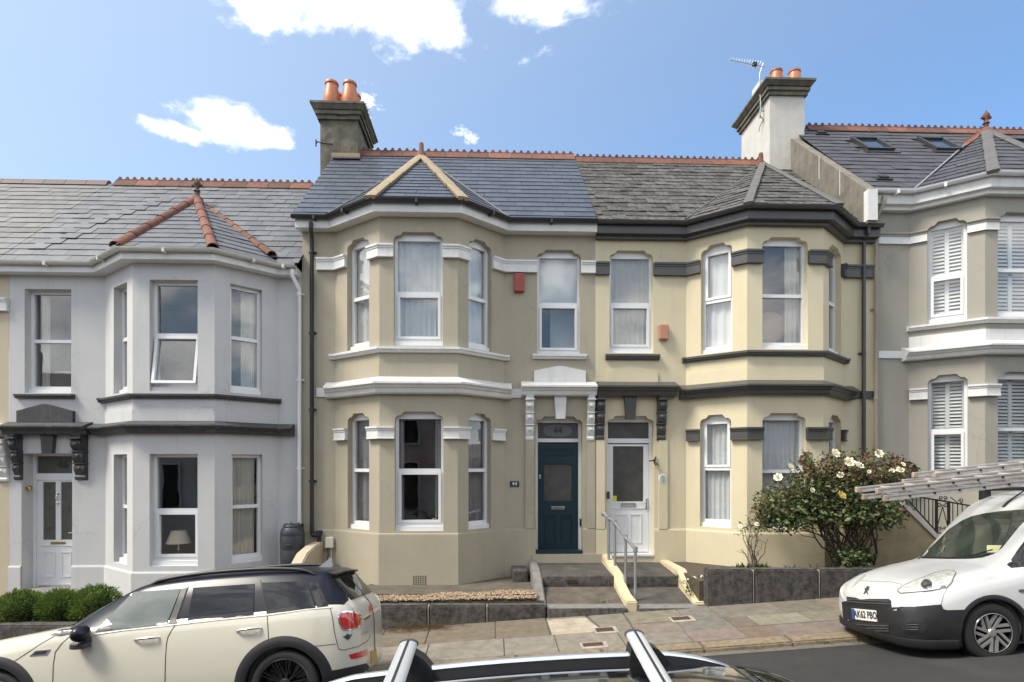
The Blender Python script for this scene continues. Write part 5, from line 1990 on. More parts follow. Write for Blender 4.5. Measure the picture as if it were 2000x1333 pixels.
# near pavement: bed with slabs and kerb stones
mb = MB()
mb.add([(x, y, pave_z(x, y) - .012) for x in (-70, 70) for y in (YK + .05, YW + .15)], [(0, 1, 3, 2)])
mb.add([(x, YW + .15, pave_z(x, YW) - z) for x in (-70, 70) for z in (.012, 1.5)], [(0, 1, 3, 2)])
mb.add([(x, YK + .05, pave_z(x, YK) - z) for x in (-70, 70) for z in (.012, .4)], [(0, 1, 3, 2)])
pv = structure(obj('pavement', mb, M_PAVE, None, fix=False))
M_SLAB = mat('paving_stone', (.3, .27, .22), .9, col2=(.66, .63, .60), scale=7, bump=.5, bscale=55, objcol=True, contrast=1.3, streak=(2, .12, (.09, .08, .06)))
PALE = (0.217, 0.196, 0.164)
BROWN = (0.154, 0.129, 0.093)
GREYS = (0.174, 0.155, 0.128)
GREEN = (0.173, 0.158, 0.129)
CREAMS = (0.382, 0.332, 0.261)
PINK = (0.179, 0.160, 0.133)
CONC = (0.187, 0.168, 0.139)


def slab(name, parent, q, col, m, t=.05, gap=.007, rise=0.0, rnd=random):
    """paving stone from four plan corners on the pavement's slope"""
    c = Vector((sum(p[0] for p in q) / 4, sum(p[1] for p in q) / 4))
    pts = []
    for p in q:
        v = Vector(p)
        d = (c - v)
        pts.append(v + Vector((math.copysign(gap, d.x), math.copysign(gap, d.y))))
    dz = rnd.uniform(-.003, .003) + rise
    tl = rnd.uniform(-.003, .003)
    bm = bmesh.new()
    top = [bm.verts.new((p.x, p.y, pave_z(p.x, p.y) + dz + tl * (p.x - c.x))) for p in pts]
    bot = [bm.verts.new((p.x, p.y, pave_z(p.x, p.y) - t)) for p in pts]
    bm.faces.new(top)
    bm.faces.new(bot[::-1])
    for i in range(4):
        bm.faces.new((top[i], bot[i], bot[(i + 1) % 4], top[(i + 1) % 4]))
    bmesh.ops.recalc_face_normals(bm, faces=bm.faces)
    bmesh.ops.bevel(bm, geom=[e for e in bm.edges if e.verts[0] in top and e.verts[1] in top], offset=.006, segments=1, affect='EDGES')
    mb = MB()
    mb.take(bm)
    o = obj(name, mb, m, parent, fix=False)
    o.color = (*col, 1)
    return o


def pv_x(u, v):
    """x, y of the pavement surface at a pixel"""
    d = ray(u, v)
    lo, hi = 5.0, 14.0
    for _ in range(40):
        t = (lo + hi) / 2 / d.y
        p = d * t
        if CZ + p.z > pave_z(p.x, p.y):
            lo = (lo + hi) / 2
        else:
            hi = (lo + hi) / 2
    return (p.x, p.y)


YM = 7.86
rs = random.Random(5)
# back row, left to right: x of joints taken at the wall side
xb_ = [X(u, 8.25) for u in (-150, 10, 120, 250, 360, 480, 600, 745, 836, 968, 1070)]
cols = [PALE, GREYS, PALE, BROWN, GREYS, BROWN, BROWN, BROWN, BROWN, BROWN, BROWN]
for i in range(len(xb_) - 1):
    slab('paving_slab', pv, [(xb_[i], YM), (xb_[i + 1], YM), (xb_[i + 1], YW + .02), (xb_[i], YW + .02)], cols[i], M_SLAB)
cr = slab('paving_slab', pv, [(X(1077, 7.9), YM - .01), (X(1178, 7.9), YM - .01), (X(1145, 8.5), YW - .09), (X(1068, 8.5), YW - .09)], CREAMS, M_SLAB, rise=.006)
cr['label'] = 'cream painted slab'
slab('paving_slab', pv, [(X(1068, 8.5), YW - .09), (X(1145, 8.5), YW - .09), (X(1145, 8.5), YW + .02), (X(1068, 8.5), YW + .02)], CONC, M_SLAB)
slab('paving_slab', pv, [(X(1181, 7.9), YM), (X(1235, 7.9), YM), (X(1219, 8.5), YW + .02), (X(1149, 8.5), YW + .02)], CONC, M_SLAB)
xf_ = [X(u, 7.5) for u in (-260, -120, 40, 170, 300, 430, 560, 735, 833, 985, 1088, 1215, 1262)]
cols = [PALE, PALE, GREYS, PALE, PALE, GREYS, PALE, PALE, PALE, PALE, PALE, CONC]
YF = YK + .24
for i in range(len(xf_) - 1):
    slab('paving_slab', pv, [(xf_[i], YF), (xf_[i + 1], YF), (xf_[i + 1], YM), (xf_[i], YM)], cols[i], M_SLAB)
# thin brown strips between some front slabs
rows = [YF, YF + .42, YF + .84, YW + .02]
tbl = [
    [(1262, 1345, CONC), (1345, 1450, CONC), (1450, 1520, BROWN), (1520, 1600, PINK), (1600, 1720, PINK), (1720, 1840, PINK), (1840, 1980, GREYS), (1980, 2120, PALE)],
    [(1240, 1330, CONC), (1330, 1425, GREEN), (1425, 1470, BROWN), (1470, 1575, PALE), (1575, 1690, PINK), (1690, 1800, GREYS), (1800, 1920, PINK), (1920, 2060, PALE)],
    [(1225, 1330, CONC), (1330, 1395, GREEN), (1395, 1520, GREEN), (1520, 1610, BROWN), (1610, 1720, PINK), (1720, 1820, PINK), (1820, 1940, PINK), (1940, 2080, PALE)],
]
for r_, row in enumerate(tbl):
    ym = (rows[r_] + rows[r_ + 1]) / 2
    for (a, b, c_) in row:
        c_ = tuple(k * rs.uniform(.92, 1.06) for k in c_)
        slab('paving_slab', pv, [(X(a, ym), rows[r_]), (X(b, ym), rows[r_]), (X(b, ym), rows[r_ + 1]), (X(a, ym), rows[r_ + 1])], c_, M_SLAB, rnd=rs)
# rust brown service covers
M_RUST = mat('rusty_iron_cover', (.075, .038, .024), .8, col2=(.045, .026, .018), scale=30, bump=.5)
for k, (u, v, w, dd, lab) in enumerate(((1181, 1231, .24, .15, 'small rusty iron service cover beside the cream slab'), (1330, 1209, .25, .14, 'small rusty iron service cover in front of the stone steps'), (1158, 1260, .26, .12, 'worn brown service cover at the front edge of the cream slab'))):
    x, y = pv_x(u, v)
    mb = MB()
    z = pave_z(x, y) + .007

    def cz(xx, yy, o):
        return (xx, yy, pave_z(xx, yy) + o)
    mb.hexa([cz(x + a, y + b, o_) for o_ in (-.03, .009) for (a, b) in ((-w / 2, -dd / 2), (w / 2, -dd / 2), (w / 2, dd / 2), (-w / 2, dd / 2))])
    for i in range(5):
        for j in range(3):
            xx, yy = x - w / 2 + w * (i + .5) / 5, y - dd / 2 + dd * (j + .5) / 3
            mb.hexa([cz(xx + a, yy + b, o_) for o_ in (.009, .012) for (a, b) in ((-.012, -.01), (.012, -.01), (.012, .01), (-.012, .01))])
    tag(obj('service_cover', mb, M_RUST, None), lab, 'cover', 'iron covers in the pavement')
    mb = MB()
    mb.hexa([cz(x + a, y + b, o_) for o_ in (-.03, .0065) for (a, b) in ((-w / 2 - .03, -dd / 2 - .07), (w / 2 + .05, -dd / 2 - .07), (w / 2 + .05, dd / 2 + .03), (-w / 2 - .03, dd / 2 + .03))])
    o = obj('cover_surround', mb, M_SLAB, pv)
    o.color = (.36, .32, .27, 1)
# kerb stones
M_KERB = mat('lichen_granite_kerb', (.25, .195, .125), .92, col2=(.13, .10, .068), scale=14, bump=.7, bscale=45, contrast=1.2, streak=(3, .5, (.05, .045, .03)))
kb = structure(thing('kerb', (0, YK, pave_z(0, YK)), 'granite kerb of long stones along the pavement edge', 'kerb'))
del kb['category'], kb['label']
x = X(-300, YK)
while x < X(2250, YK):
    w = rs.uniform(.95, 1.25)
    bm = bmesh.new()
    vs = []
    y0, y1 = YK - .012 + rs.uniform(-.006, .006), YF - .006
    for (yy, tz) in ((y0 + .012, 0), (y1, 0), (y1, -.25), (y0 - .01, -.25)):
        for xx in (x + .006, x + w - .006):
            vs.append(bm.verts.new((xx, yy, pave_z(xx, max(yy, YK)) + tz + (.004 if tz == 0 else 0))))
    for f in ((0, 1, 3, 2), (2, 3, 5, 4), (4, 5, 7, 6), (6, 7, 1, 0), (0, 2, 4, 6), (1, 7, 5, 3)):
        bm.faces.new([vs[i] for i in f])
    bmesh.ops.recalc_face_normals(bm, faces=bm.faces)
    bmesh.ops.bevel(bm, geom=bm.edges[:], offset=.018, segments=2, affect='EDGES')
    mb = MB()
    mb.take(bm)
    obj('kerb_stone', mb, M_KERB, kb, smooth=40, fix=False)
    x += w
# pale gutter line
mb = MB()
mb.grid([[(x, y, ground_z(x, y) + .004) for x in [-12 + i for i in range(26)]] for y in (YK - .20, YK - .12, YK - .02)])
structure(obj('gutter_strip', mb, mat('dusty_gutter', (.155, .135, .11), .95, col2=(.075, .07, .06), scale=7, bump=.5, contrast=1.2), None, fix=False))

# ------------------------------------------------------------------ front gardens
M_STONE = mat('dark_limestone', (.085, .078, .070), .88, col2=(.026, .024, .022), scale=12, bump=.8, bscale=40, contrast=1.6, streak=(6, .6, (.16, .15, .135)))
M_COPING = mat('pale_worn_stone', (.21, .20, .185), .9, col2=(.115, .11, .105), scale=9, bump=.5, contrast=1.1)
M_CONC = mat('stained_concrete', (.115, .097, .074), .95, col2=(.06, .05, .039), scale=4.5, bump=.5, bscale=40, contrast=1.3, streak=(2, .4, (.06, .05, .04)))
M_CONCD = mat('dark_wet_concrete', (.078, .071, .062), .9, col2=(.04, .037, .033), scale=5, bump=.4, contrast=1.2, streak=(2, .3, (.17, .16, .145)))
M_JOINT = mat('pale_mortar_joint', (.36, .32, .26), .95, bump=.3)


def garden_wall(label, us, vt, th, bot_drop=.5, y=YW, level=True, parts_m=M_STONE, name='garden_wall'):
    """low wall of long dressed blocks; us are the pixel columns of the joints, vt the top edge at both ends"""
    xs = [X(u, y) for u in us]
    z0 = Z(vt[0], y, us[0])
    z1 = Z(vt[1], y, us[-1])
    t = thing(name, ((xs[0] + xs[-1]) / 2, y + th / 2, pave_z((xs[0] + xs[-1]) / 2, y)), label, 'wall', 'low stone garden walls')
    for i in range(len(xs) - 1):
        zz = [z0 + (z1 - z0) * (x - xs[0]) / (xs[-1] - xs[0]) for x in (xs[i], xs[i + 1])]
        a, b = xs[i] + .006, xs[i + 1] - .006
        dy = rs.uniform(-.008, .008)
        bm = bmesh.new()
        pb = [pave_z(x, y) - bot_drop for x in (a, b)]
        P = [(a, y + dy, pb[0]), (b, y + dy, pb[1]), (b, y + th, pb[1]), (a, y + th, pb[0]), (a, y + dy + .012, zz[0]), (b, y + dy + .012, zz[1]), (b, y + th, zz[1]), (a, y + th, zz[0])]
        vs = [bm.verts.new(p) for p in P]
        for f in ((0, 3, 2, 1), (4, 5, 6, 7), (0, 1, 5, 4), (1, 2, 6, 5), (2, 3, 7, 6), (3, 0, 4, 7)):
            bm.faces.new([vs[k] for k in f])
        bmesh.ops.bevel(bm, geom=bm.edges[:], offset=.022, segments=2, affect='EDGES')
        mb = MB(); mb.take(bm)
        obj('stone_block', mb, parts_m, t, smooth=50, fix=False)
        if i:
            mb = MB(); mb.box(xs[i] - .006, xs[i] + .006, y + .022, y + th - .02, pave_z(xs[i], y) - .1, zz[0] - .012); obj('mortar_joint', mb, M_JOINT, t)
    return t, xs, z0, z1


gw44, xs44, zt44, _ = garden_wall('low dark stone block wall in front of the gravel bed', (722, 836, 951, 1068), (1184, 1183), .20)
gw42, xs42, zt42, _ = garden_wall('taller dark stone block wall in front of the rose bush', (1383, 1473, 1602, 1735, 1870), (1113, 1113), .22)
gw46, xs46, zt46, _ = garden_wall('low dark stone wall below the three green bushes', (-170, -20, 140, 300, 455), (1224, 1220), .24)
gw46b = None

# forecourts
zg44 = CZ - 2.0
mb = MB(); mb.box(xs44[0] - .3, X(1060, 8.8) + .02, 9.22, D, zg44 - .9, zg44 + .005); structure(obj('concrete_strip', mb, M_CONC, None))
mb = MB(); mb.box(xs44[0] - .3, X(1060, 8.8) + .02, YW + .19, 9.22, zg44 - .9, zg44 - .03); structure(obj('gravel_bed', mb, M_EARTH, None))
mb = MB(); mb.box(-3.75, xs44[0] - .3, YW, D, zg44 - .9, zg44 - .02); structure(obj('forecourt', mb, M_CONC, None))
# gravel: thousands of pebbles in one body
M_GRAV = mat('golden_gravel', (.34, .255, .165), .85, col2=(.18, .13, .085), scale=40, rnd=.55)
mb = MB()
rg = random.Random(8)
oct_f = [(0, 2, 4), (2, 1, 4), (1, 3, 4), (3, 0, 4), (2, 0, 5), (1, 2, 5), (3, 1, 5), (0, 3, 5)]
xg0, xg1 = xs44[0] - .2, X(1048, 9.0)
for i in range(5200):
    x, y = rg.uniform(xg0, xg1), rg.uniform(YW + .20, 9.30) - abs(rg.gauss(0, .02))
    t = (x - xg0) / (xg1 - xg0)
    ymax = 9.05 + .25 * t + .05 * math.sin(x * 7)
    if y > ymax:
        continue
    r = rg.uniform(.010, .021)
    z = zg44 - .01 + .02 * rg.random() + (.05 * t if y > 8.95 else .03 * t)
    a = rg.uniform(0, 6.28)
    ca, sa = math.cos(a), math.sin(a)
    sx_, sy_, sz_ = r * rg.uniform(.8, 1.5), r * rg.uniform(.7, 1.1), r * rg.uniform(.5, .9)
    mb.add([(x + ca * dx * sx_ - sa * dy * sy_, y + sa * dx * sx_ + ca * dy * sy_, z + dz * sz_) for (dx, dy, dz) in ((1, 0, 0), (-1, 0, 0), (0, 1, 0), (0, -1, 0), (0, 0, 1), (0, 0, -1))], oct_f)
stuff(obj('gravel', mb, M_GRAV, None, fix=False))

zg42 = CZ - 1.74
mb = MB(); mb.box(X(1340, 9.4), 8.2, YW + .2, D, zg42 - .9, zg42); structure(obj('flower_bed', mb, M_EARTH, None))
mb = MB(); mb.box(-13, X(590, 9.6) - .02, YW + .2, D, CZ - 3.4, CZ - 2.42); structure(obj('forecourt', mb, M_CONC, None))
# short doorstep wall of 46 and its step
mb = MB(); mb.box(X(36, 10.4), X(150, 10.4), 10.2, D + .3, CZ - 2.6, Z(1160, 10.2, 90)); tag(obj('doorstep', mb, M_COPING, None), 'pale doorstep below the white door numbered 46', 'step')


def steps(name, label, xa, xb, pts, xa2=None, xb2=None):
    """stone front, sloping path, riser, landing; pts = (y, z) from the pavement up"""
    t = thing(name, ((xa + xb) / 2, YW, pave_z((xa + xb) / 2, YW)), label, 'steps', 'stone steps up to the front doors')
    return t


def path_to_door(label, xa, xb, u):
    z1 = Z(1189, YW - .03, u)
    z2 = Z(1145, 9.56, u)
    z3 = Z(1126, 9.54, u)
    z4 = Z(1097, D, u)
    t = thing('entrance_steps', ((xa + xb) / 2, YW, pave_z((xa + xb) / 2, YW)), label, 'steps', 'steps and paths up to the front doors')
    mb = MB(); mb.bevel_box(xa, xb, YW - .03, YW + .27, z1 - .5, z1, .018); obj('stone_step', mb, M_STONE, t, smooth=40)
    mb = MB(); mb.box(xa + .02, xb - .02, YW - .018, YW + .262, z1 - .02, z1 + .003); obj('step_top', mb, M_COPING, t)
    mb = MB(); mb.prism([(YW + .25, z1 - .6), (9.60, z1 - .6), (9.60, z2), (YW + .25, z1 - .006)], lambda p, q, k: (k, p, q), xa, xb); obj('path', mb, M_CONC if u < 1200 else M_CONCD, t)
    mb = MB()
    mb.bevel_box(xa, xb, 9.54, 9.74, z3 - .3, z3, .012); obj('stone_step', mb, M_STONE, t, smooth=40)
    mb = MB(); mb.prism([(9.72, z3 - .6), (D + .18, z3 - .6), (D + .18, z4), (9.72, z3 - .004)], lambda p, q, k: (k, p, q), xa, xb); obj('landing', mb, M_CONCD, t)
    return t, z1, z2, z3, z4


xa1, xb1 = xs44[-1] + .01, X(1222, 8.7)
st44, z1, z2, z3, z4 = path_to_door('worn concrete path and steps up to the teal door', xa1, xb1, 1130)
mb = MB(); mb.box(X(1040, D), xb1, D - .002 - .06, D + .17, z4 - .1, Z(1083, D - .06, 1100)); obj('door_plinth', mb, W_TAUPE, st44)
c_ = W(1117, 1136, 9.52)
mb = MB()
for k in range(6):
    mb.box(c_.x - .08 + k * .028, c_.x - .06 + k * .028, 9.525, 9.545, c_.z - .03, c_.z + .03)
obj('vent_grille', mb, mat('rust_grille', (.05, .035, .018), .9), st44)
xa2, xb2 = X(1243, 8.7), X(1385, 8.65)
st42, *_ = path_to_door('dark concrete path and steps up to the white door', xa2, xb2, 1300)


def curb(name, label, prof, x0, x1, m, base):
    """low rendered wall beside a path: prof = (y, z_top)"""
    bm = bmesh.new()
    mb = MB()
    n = len(prof)
    poly = [(p[0], p[1]) for p in prof] + [(prof[-1][0], base), (prof[0][0], base)]
    mb.prism(poly, lambda p, q, t: (t, p, q), x0, x1)
    me = make_mesh(name, mb)
    bm.from_mesh(me)
    bmesh.ops.dissolve_limit(bm, angle_limit=.01, verts=bm.verts, edges=bm.edges)
    bmesh.ops.bevel(bm, geom=[e for e in bm.edges if e.calc_face_angle(0) > .5], offset=.018, segments=2, affect='EDGES')
    bpy.data.meshes.remove(me)
    mb = MB(); mb.take(bm)
    return obj(name, mb, m, None, smooth=40, fix=False)


M_CREAMW = mat('cream_rendered_curb', (.58, .50, .33), .88, col2=(.47, .39, .25), scale=5, bump=.3, streak=(5, .4, (.22, .19, .13)))
c1 = curb('divider_wall', '', [(8.62, Z(1174, 8.66, 1226)), (9.05, Z(1160, 9.0, 1215)), (9.42, Z(1138, 9.4, 1200)), (9.55, Z(1122, 9.55, 1196)), (9.95, Z(1108, 9.9, 1186)), (10.64, Z(1082, 10.6, 1168))], X(1222, 8.7), X(1243, 8.7), M_CREAMW, CZ - 2.25)
tag(c1, 'low stepped cream wall dividing the two entrance paths', 'wall')
c2 = curb('divider_wall', '', [(8.75, Z(1176, 8.8, 1385)), (9.2, Z(1150, 9.2, 1362)), (9.5, Z(1122, 9.5, 1345)), (9.62, Z(1112, 9.6, 1338)), (10.0, Z(1104, 10, 1325)), (10.64, Z(1094, 10.6, 1304))], X(1312, 9.9), X(1330, 9.9), M_CREAMW, CZ - 2.25)
tag(c2, 'low stepped cream wall between the white door path and the flower bed', 'wall')
c3 = curb('divider_wall', '', [(8.72, Z(1182, 8.75, 1060)), (9.1, Z(1160, 9.1, 1048)), (9.5, Z(1128, 9.5, 1040)), (9.9, Z(1112, 9.9, 1037)), (10.64, Z(1095, 10.6, 1032))], X(1044, 9.2), X(1062, 9.2), M_COPING, CZ - 2.25)
tag(c3, 'low grey stone kerb wall between the gravel bed and the teal door path', 'wall')
mb = MB(); mb.bevel_box(X(1001, 10.2), X(1030, 10.2), 10.1, D, zg44 - .1, Z(1115, 10.1, 1015), .012); tag(obj('stone_block', mb, M_STONE, None, smooth=40), 'small dark stone block at the corner beside the teal door path', 'block')
c4 = curb('party_wall', '', [(9.3, Z(1112, 9.4, 570)), (9.75, Z(1080, 9.75, 585)), (10.15, Z(1068, 10.1, 596)), (10.64, Z(1058, 10.6, 610))], X(573, 9.6), X(590, 9.6) + .05, mat('beige_rendered_wall', (.46, .39, .285), .9, col2=(.38, .32, .23), scale=4, bump=.2), CZ - 3.0)
tag(c4, 'beige rendered wall with sloping curved top beside the water butt', 'wall')

# handrail
M_HR = M_STEEL
hp = [W(1179, 1004, 10.45), W(1189, 1012, 10.3), W(1201, 1021, 10.0), W(1222, 1050, 9.45), W(1241, 1073, 9.0)]
hr = thing('handrail', (X(1215, 9.6), 9.6, CZ - 2.0), 'galvanised tube handrail with four posts beside the white door path', 'handrail')
mb = MB(); mb.tube(hp, .026, 12); mb.lathe([(0, -.05), (.045, -.03), (.05, 0), (.04, .04), (0, .05)], hp[0], Matrix.Rotation(R(90), 3, 'Y'), 14); obj('rail', mb, M_HR, hr, smooth=50)
for (p, vb) in ((hp[1], 1100), (hp[2], 1112), (hp[3], 1156), (hp[4], 1182)):
    zb = Z(vb, p.y, U(p.x, p.y))
    mb = MB(); mb.tube([p, (p.x, p.y, zb - .15)], .023, 12); mb.lathe([(.035, -.045), (.038, 0), (.035, .04), (0, .045)], p, n=14); obj('post', mb, M_HR, hr, smooth=50)
    mb = MB(); mb.lathe([(.04, -.1), (.04, .03), (.026, .035)], (p.x, p.y, zb), n=12); obj('post_foot', mb, M_HR, hr, smooth=50)

# side wall and railing at the foot of the grey house
mb = MB()
yy = 9.75
mb.prism([(X(1655, yy), CZ - 2.6), (X(1960, yy), CZ - 2.6), (X(1960, yy), Z(1100, yy, 1960)), (X(1845, yy), Z(1066, yy, 1845)), (X(1766, yy), Z(988, yy, 1766)), (X(1715, yy), Z(975, yy, 1715)), (X(1655, yy), Z(975, yy, 1655))], lambda p, q, t: (p, t, q), yy, yy + .2)
sw = tag(obj('side_wall', mb, mat('tan_rendered_wall', (.36, .29, .175), .9, col2=(.27, .215, .13), scale=4, bump=.3, contrast=1.2, streak=(3, .4, (.15, .12, .08))), None), 'tan rendered stair wall with sloping top between the rose bush and the van', 'wall')
mb = MB()
a, b = W(1763, 985, yy), W(1850, 1071, yy)
d = (b - a)
n_ = Vector((-d.z, 0, d.x)).normalized() * -.07
mb.hexa([tuple(p) for p in (a + n_ * .4 + Vector((0, -.03, 0)), b + n_ * .4 + Vector((0, -.03, 0)), b + n_ * .4 + Vector((0, .23, 0)), a + n_ * .4 + Vector((0, .23, 0)), a - n_ * .6 + Vector((0, -.03, 0)), b - n_ * .6 + Vector((0, -.03, 0)), b - n_ * .6 + Vector((0, .23, 0)), a - n_ * .6 + Vector((0, .23, 0)))])
obj('coping', mb, M_RENDERW, sw)
mb = MB()
a, b = W(1660, 1062, yy - .25), W(1785, 1100, yy - .25)
mb.hexa([tuple(a + Vector((0, 0, -.5))), tuple(b + Vector((0, 0, -.5))), tuple(b + Vector((0, .2, -.5))), tuple(a + Vector((0, .2, -.5))), tuple(a), tuple(b), tuple(b + Vector((0, .2, 0))), tuple(a + Vector((0, .2, 0)))])
obj('plinth', mb, mat('tan_rendered_wall', (.36, .29, .175)), sw)
yr2 = 10.0
rl = thing('iron_railing', (X(1850, yr2), yr2, CZ - 1.6), 'black wrought iron railing with scrolls in front of the warm grey house', 'railing')
tp = [W(1765, 966, yr2), W(1935, 995, yr2), W(2040, 1012, yr2)]
mb = MB(); mb.tube(tp, .014, 6); mb.tube([W(1773, 977, yr2), W(1830, 1040, yr2), W(1846, 1044, yr2), W(2040, 1075, yr2)], .013, 6); mb.tube([W(1768, 975, yr2), W(1778, 992, yr2), W(1775, 996, yr2)], .011, 6); obj('rail', mb, M_IRON, rl)


def rail_v(u, which):
    if which:
        return 966 + (u - 1765) * 29 / 170
    return 977 + (u - 1773) * 63 / 57 if u < 1830 else 1040 + (u - 1830) * .17


for u in [1782, 1790, 1798, 1806, 1814, 1822] + [1861 + 9.2 * i for i in range(18)]:
    mb = MB(); mb.tube([W(u, rail_v(u, 1), yr2), W(u, rail_v(u, 0), yr2)], .0085, 6); obj('bar', mb, M_IRON, rl)
for u in (1829, 1853):
    mb = MB(); mb.box(X(u, yr2) - .017, X(u, yr2) + .017, yr2 - .017, yr2 + .017, Z(1046, yr2, u), Z(rail_v(u, 1) - 2, yr2, u)); obj('panel_post', mb, M_IRON, rl)


def scroll(cu, cv, r, turn, start):
    pts = []
    for i in range(22):
        t = i / 21
        a = start + turn * t * 8.2
        rr = r * (1 - .8 * t)
        pts.append(W(cu + rr * math.cos(a), cv + rr * math.sin(a), yr2))
    return pts


for (cu, cv, r, tn, st_) in ((1835, 986, 5, 1, 0), (1847, 986, 5, -1, math.pi), (1835, 1034, 5, -1, 0), (1847, 1034, 5, 1, math.pi), (1838, 973, 4.5, 1, 1), (1846, 973, 4.5, -1, 2.1), (1877, 979, 5, 1, 3)):
    mb = MB(); mb.tube(scroll(cu, cv, r, tn, st_), .009, 5); obj('scroll', mb, M_IRON, rl)
mb = MB(); mb.tube([W(1841, 990, yr2), W(1831, 1028, yr2)], .008, 5); mb.tube([W(1841, 990, yr2), W(1851, 1028, yr2)], .008, 5); mb.tube([W(1856, 971, yr2), W(1872, 984, yr2), W(1879, 983, yr2)], .009, 5); obj('brace', mb, M_IRON, rl)
# ------------------------------------------------------------------ plants
def leaf_mat(name, c, c2, rnd=.35, tr=.25):
    m = mat(name, c, .5, col2=c2, scale=5, rnd=rnd, contrast=1.2)
    nt = m.node_tree
    b = nt.nodes['Principled BSDF']
    tl = nt.nodes.new('ShaderNodeBsdfTranslucent')
    src = b.inputs['Base Color'].links[0].from_socket
    nt.links.new(src, tl.inputs[0])
    mx = nt.nodes.new('ShaderNodeMixShader')
    mx.inputs[0].default_value = tr
    nt.links.new(b.outputs[0], mx.inputs[1])
    nt.links.new(tl.outputs[0], mx.inputs[2])
    nt.links.new(mx.outputs[0], nt.nodes['Material Output'].inputs['Surface'])
    return m


L_GREEN = leaf_mat('rose_leaf_green', (.08, .125, .036), (.11, .14, .052))
L_RED = leaf_mat('rose_leaf_bronze', (.155, .065, .042), (.10, .078, .036))
L_BUSH = leaf_mat('bush_leaf_green', (.135, .20, .036), (.060, .105, .018), .4)
L_WEED = leaf_mat('weed_green', (.07, .12, .03), (.05, .09, .03))
M_STEM = mat('brown_stem', (.075, .055, .038), .8, col2=(.045, .035, .025), scale=20, bump=.4)
M_PETAL = mat('cream_rose_petal', (.80, .75, .55), .6, col2=(.78, .72, .55), scale=8)
M_PETALY = mat('yellow_rose_petal', (.82, .66, .20), .6, col2=(.80, .60, .16), scale=8)
M_PETALW = mat('ivory_rose_petal', (.80, .77, .62), .6, col2=(.78, .73, .55), scale=8)
rp = random.Random(17)


def leaf(mb, p, d, s, rnd=rp):
    """a folded leaf: six triangles"""
    d = Vector(d).normalized()
    sd = d.cross(Vector((rnd.uniform(-1, 1), rnd.uniform(-1, 1), rnd.uniform(.2, 1)))).normalized()
    n = sd.cross(d)
    a = p
    m1 = p + d * s * .5 - n * s * .06
    t = p + d * s - n * s * .18
    w = s * .33
    l1, r1 = p + d * s * .42 + sd * w + n * s * .06, p + d * s * .42 - sd * w + n * s * .06
    mb.add([a, l1, t, r1, m1], [(0, 1, 4), (1, 2, 4), (0, 4, 3), (4, 2, 3)])


def rose(parent, p, r, m, tilt):
    """bloom of nested cupped petals"""
    mb = MB()
    M = Matrix.Rotation(tilt[0], 3, 'Z') @ Matrix.Rotation(tilt[1], 3, 'X')
    for (n, rr, op, ph) in ((7, 1.0, .80, 0), (6, .84, .58, .4), (6, .66, .38, .2), (5, .46, .22, .7), (4, .26, .1, .1)):
        for k in range(n):
            a = 2 * math.pi * k / n + ph
            rows = []
            for i in range(4):
                t = i / 3
                row = []
                for j in range(5):
                    q = (j - 2) / 2
                    aa = a + q * .62 * math.sin(math.pi * min(1, .35 + t * .55))
                    rad = r * rr * (.12 + .88 * (t ** .8) * op + .12 * (1 - op))
                    z = r * (.05 + t * (1.0 - .55 * op) * .85) - r * .10 * abs(q) * t + (r * -.12 * op if i == 3 else 0)
                    row.append(p + M @ Vector((rad * math.cos(aa), rad * math.sin(aa), z)))
                rows.append(row)
            mb.grid(rows)
    return obj('rose_bloom', mb, m, parent, smooth=60, fix=False)


def branch(pts_from, pts_to, n, wob, rnd):
    a, b = Vector(pts_from), Vector(pts_to)
    out = [a]
    for i in range(1, n):
        t = i / n
        out.append(a.lerp(b, t) + Vector((rnd.gauss(0, wob), rnd.gauss(0, wob), rnd.gauss(0, wob) + wob * 2 * math.sin(math.pi * t))))
    out.append(b)
    return out


# ---- the rose bush by the right-hand bay
yb = 9.15
base = W(1655, 1100, yb)
rb = thing('rose_bush', (base.x, yb, zg42), 'large climbing rose bush with bronze leaves and cream blooms on the cream house', 'rose bush')
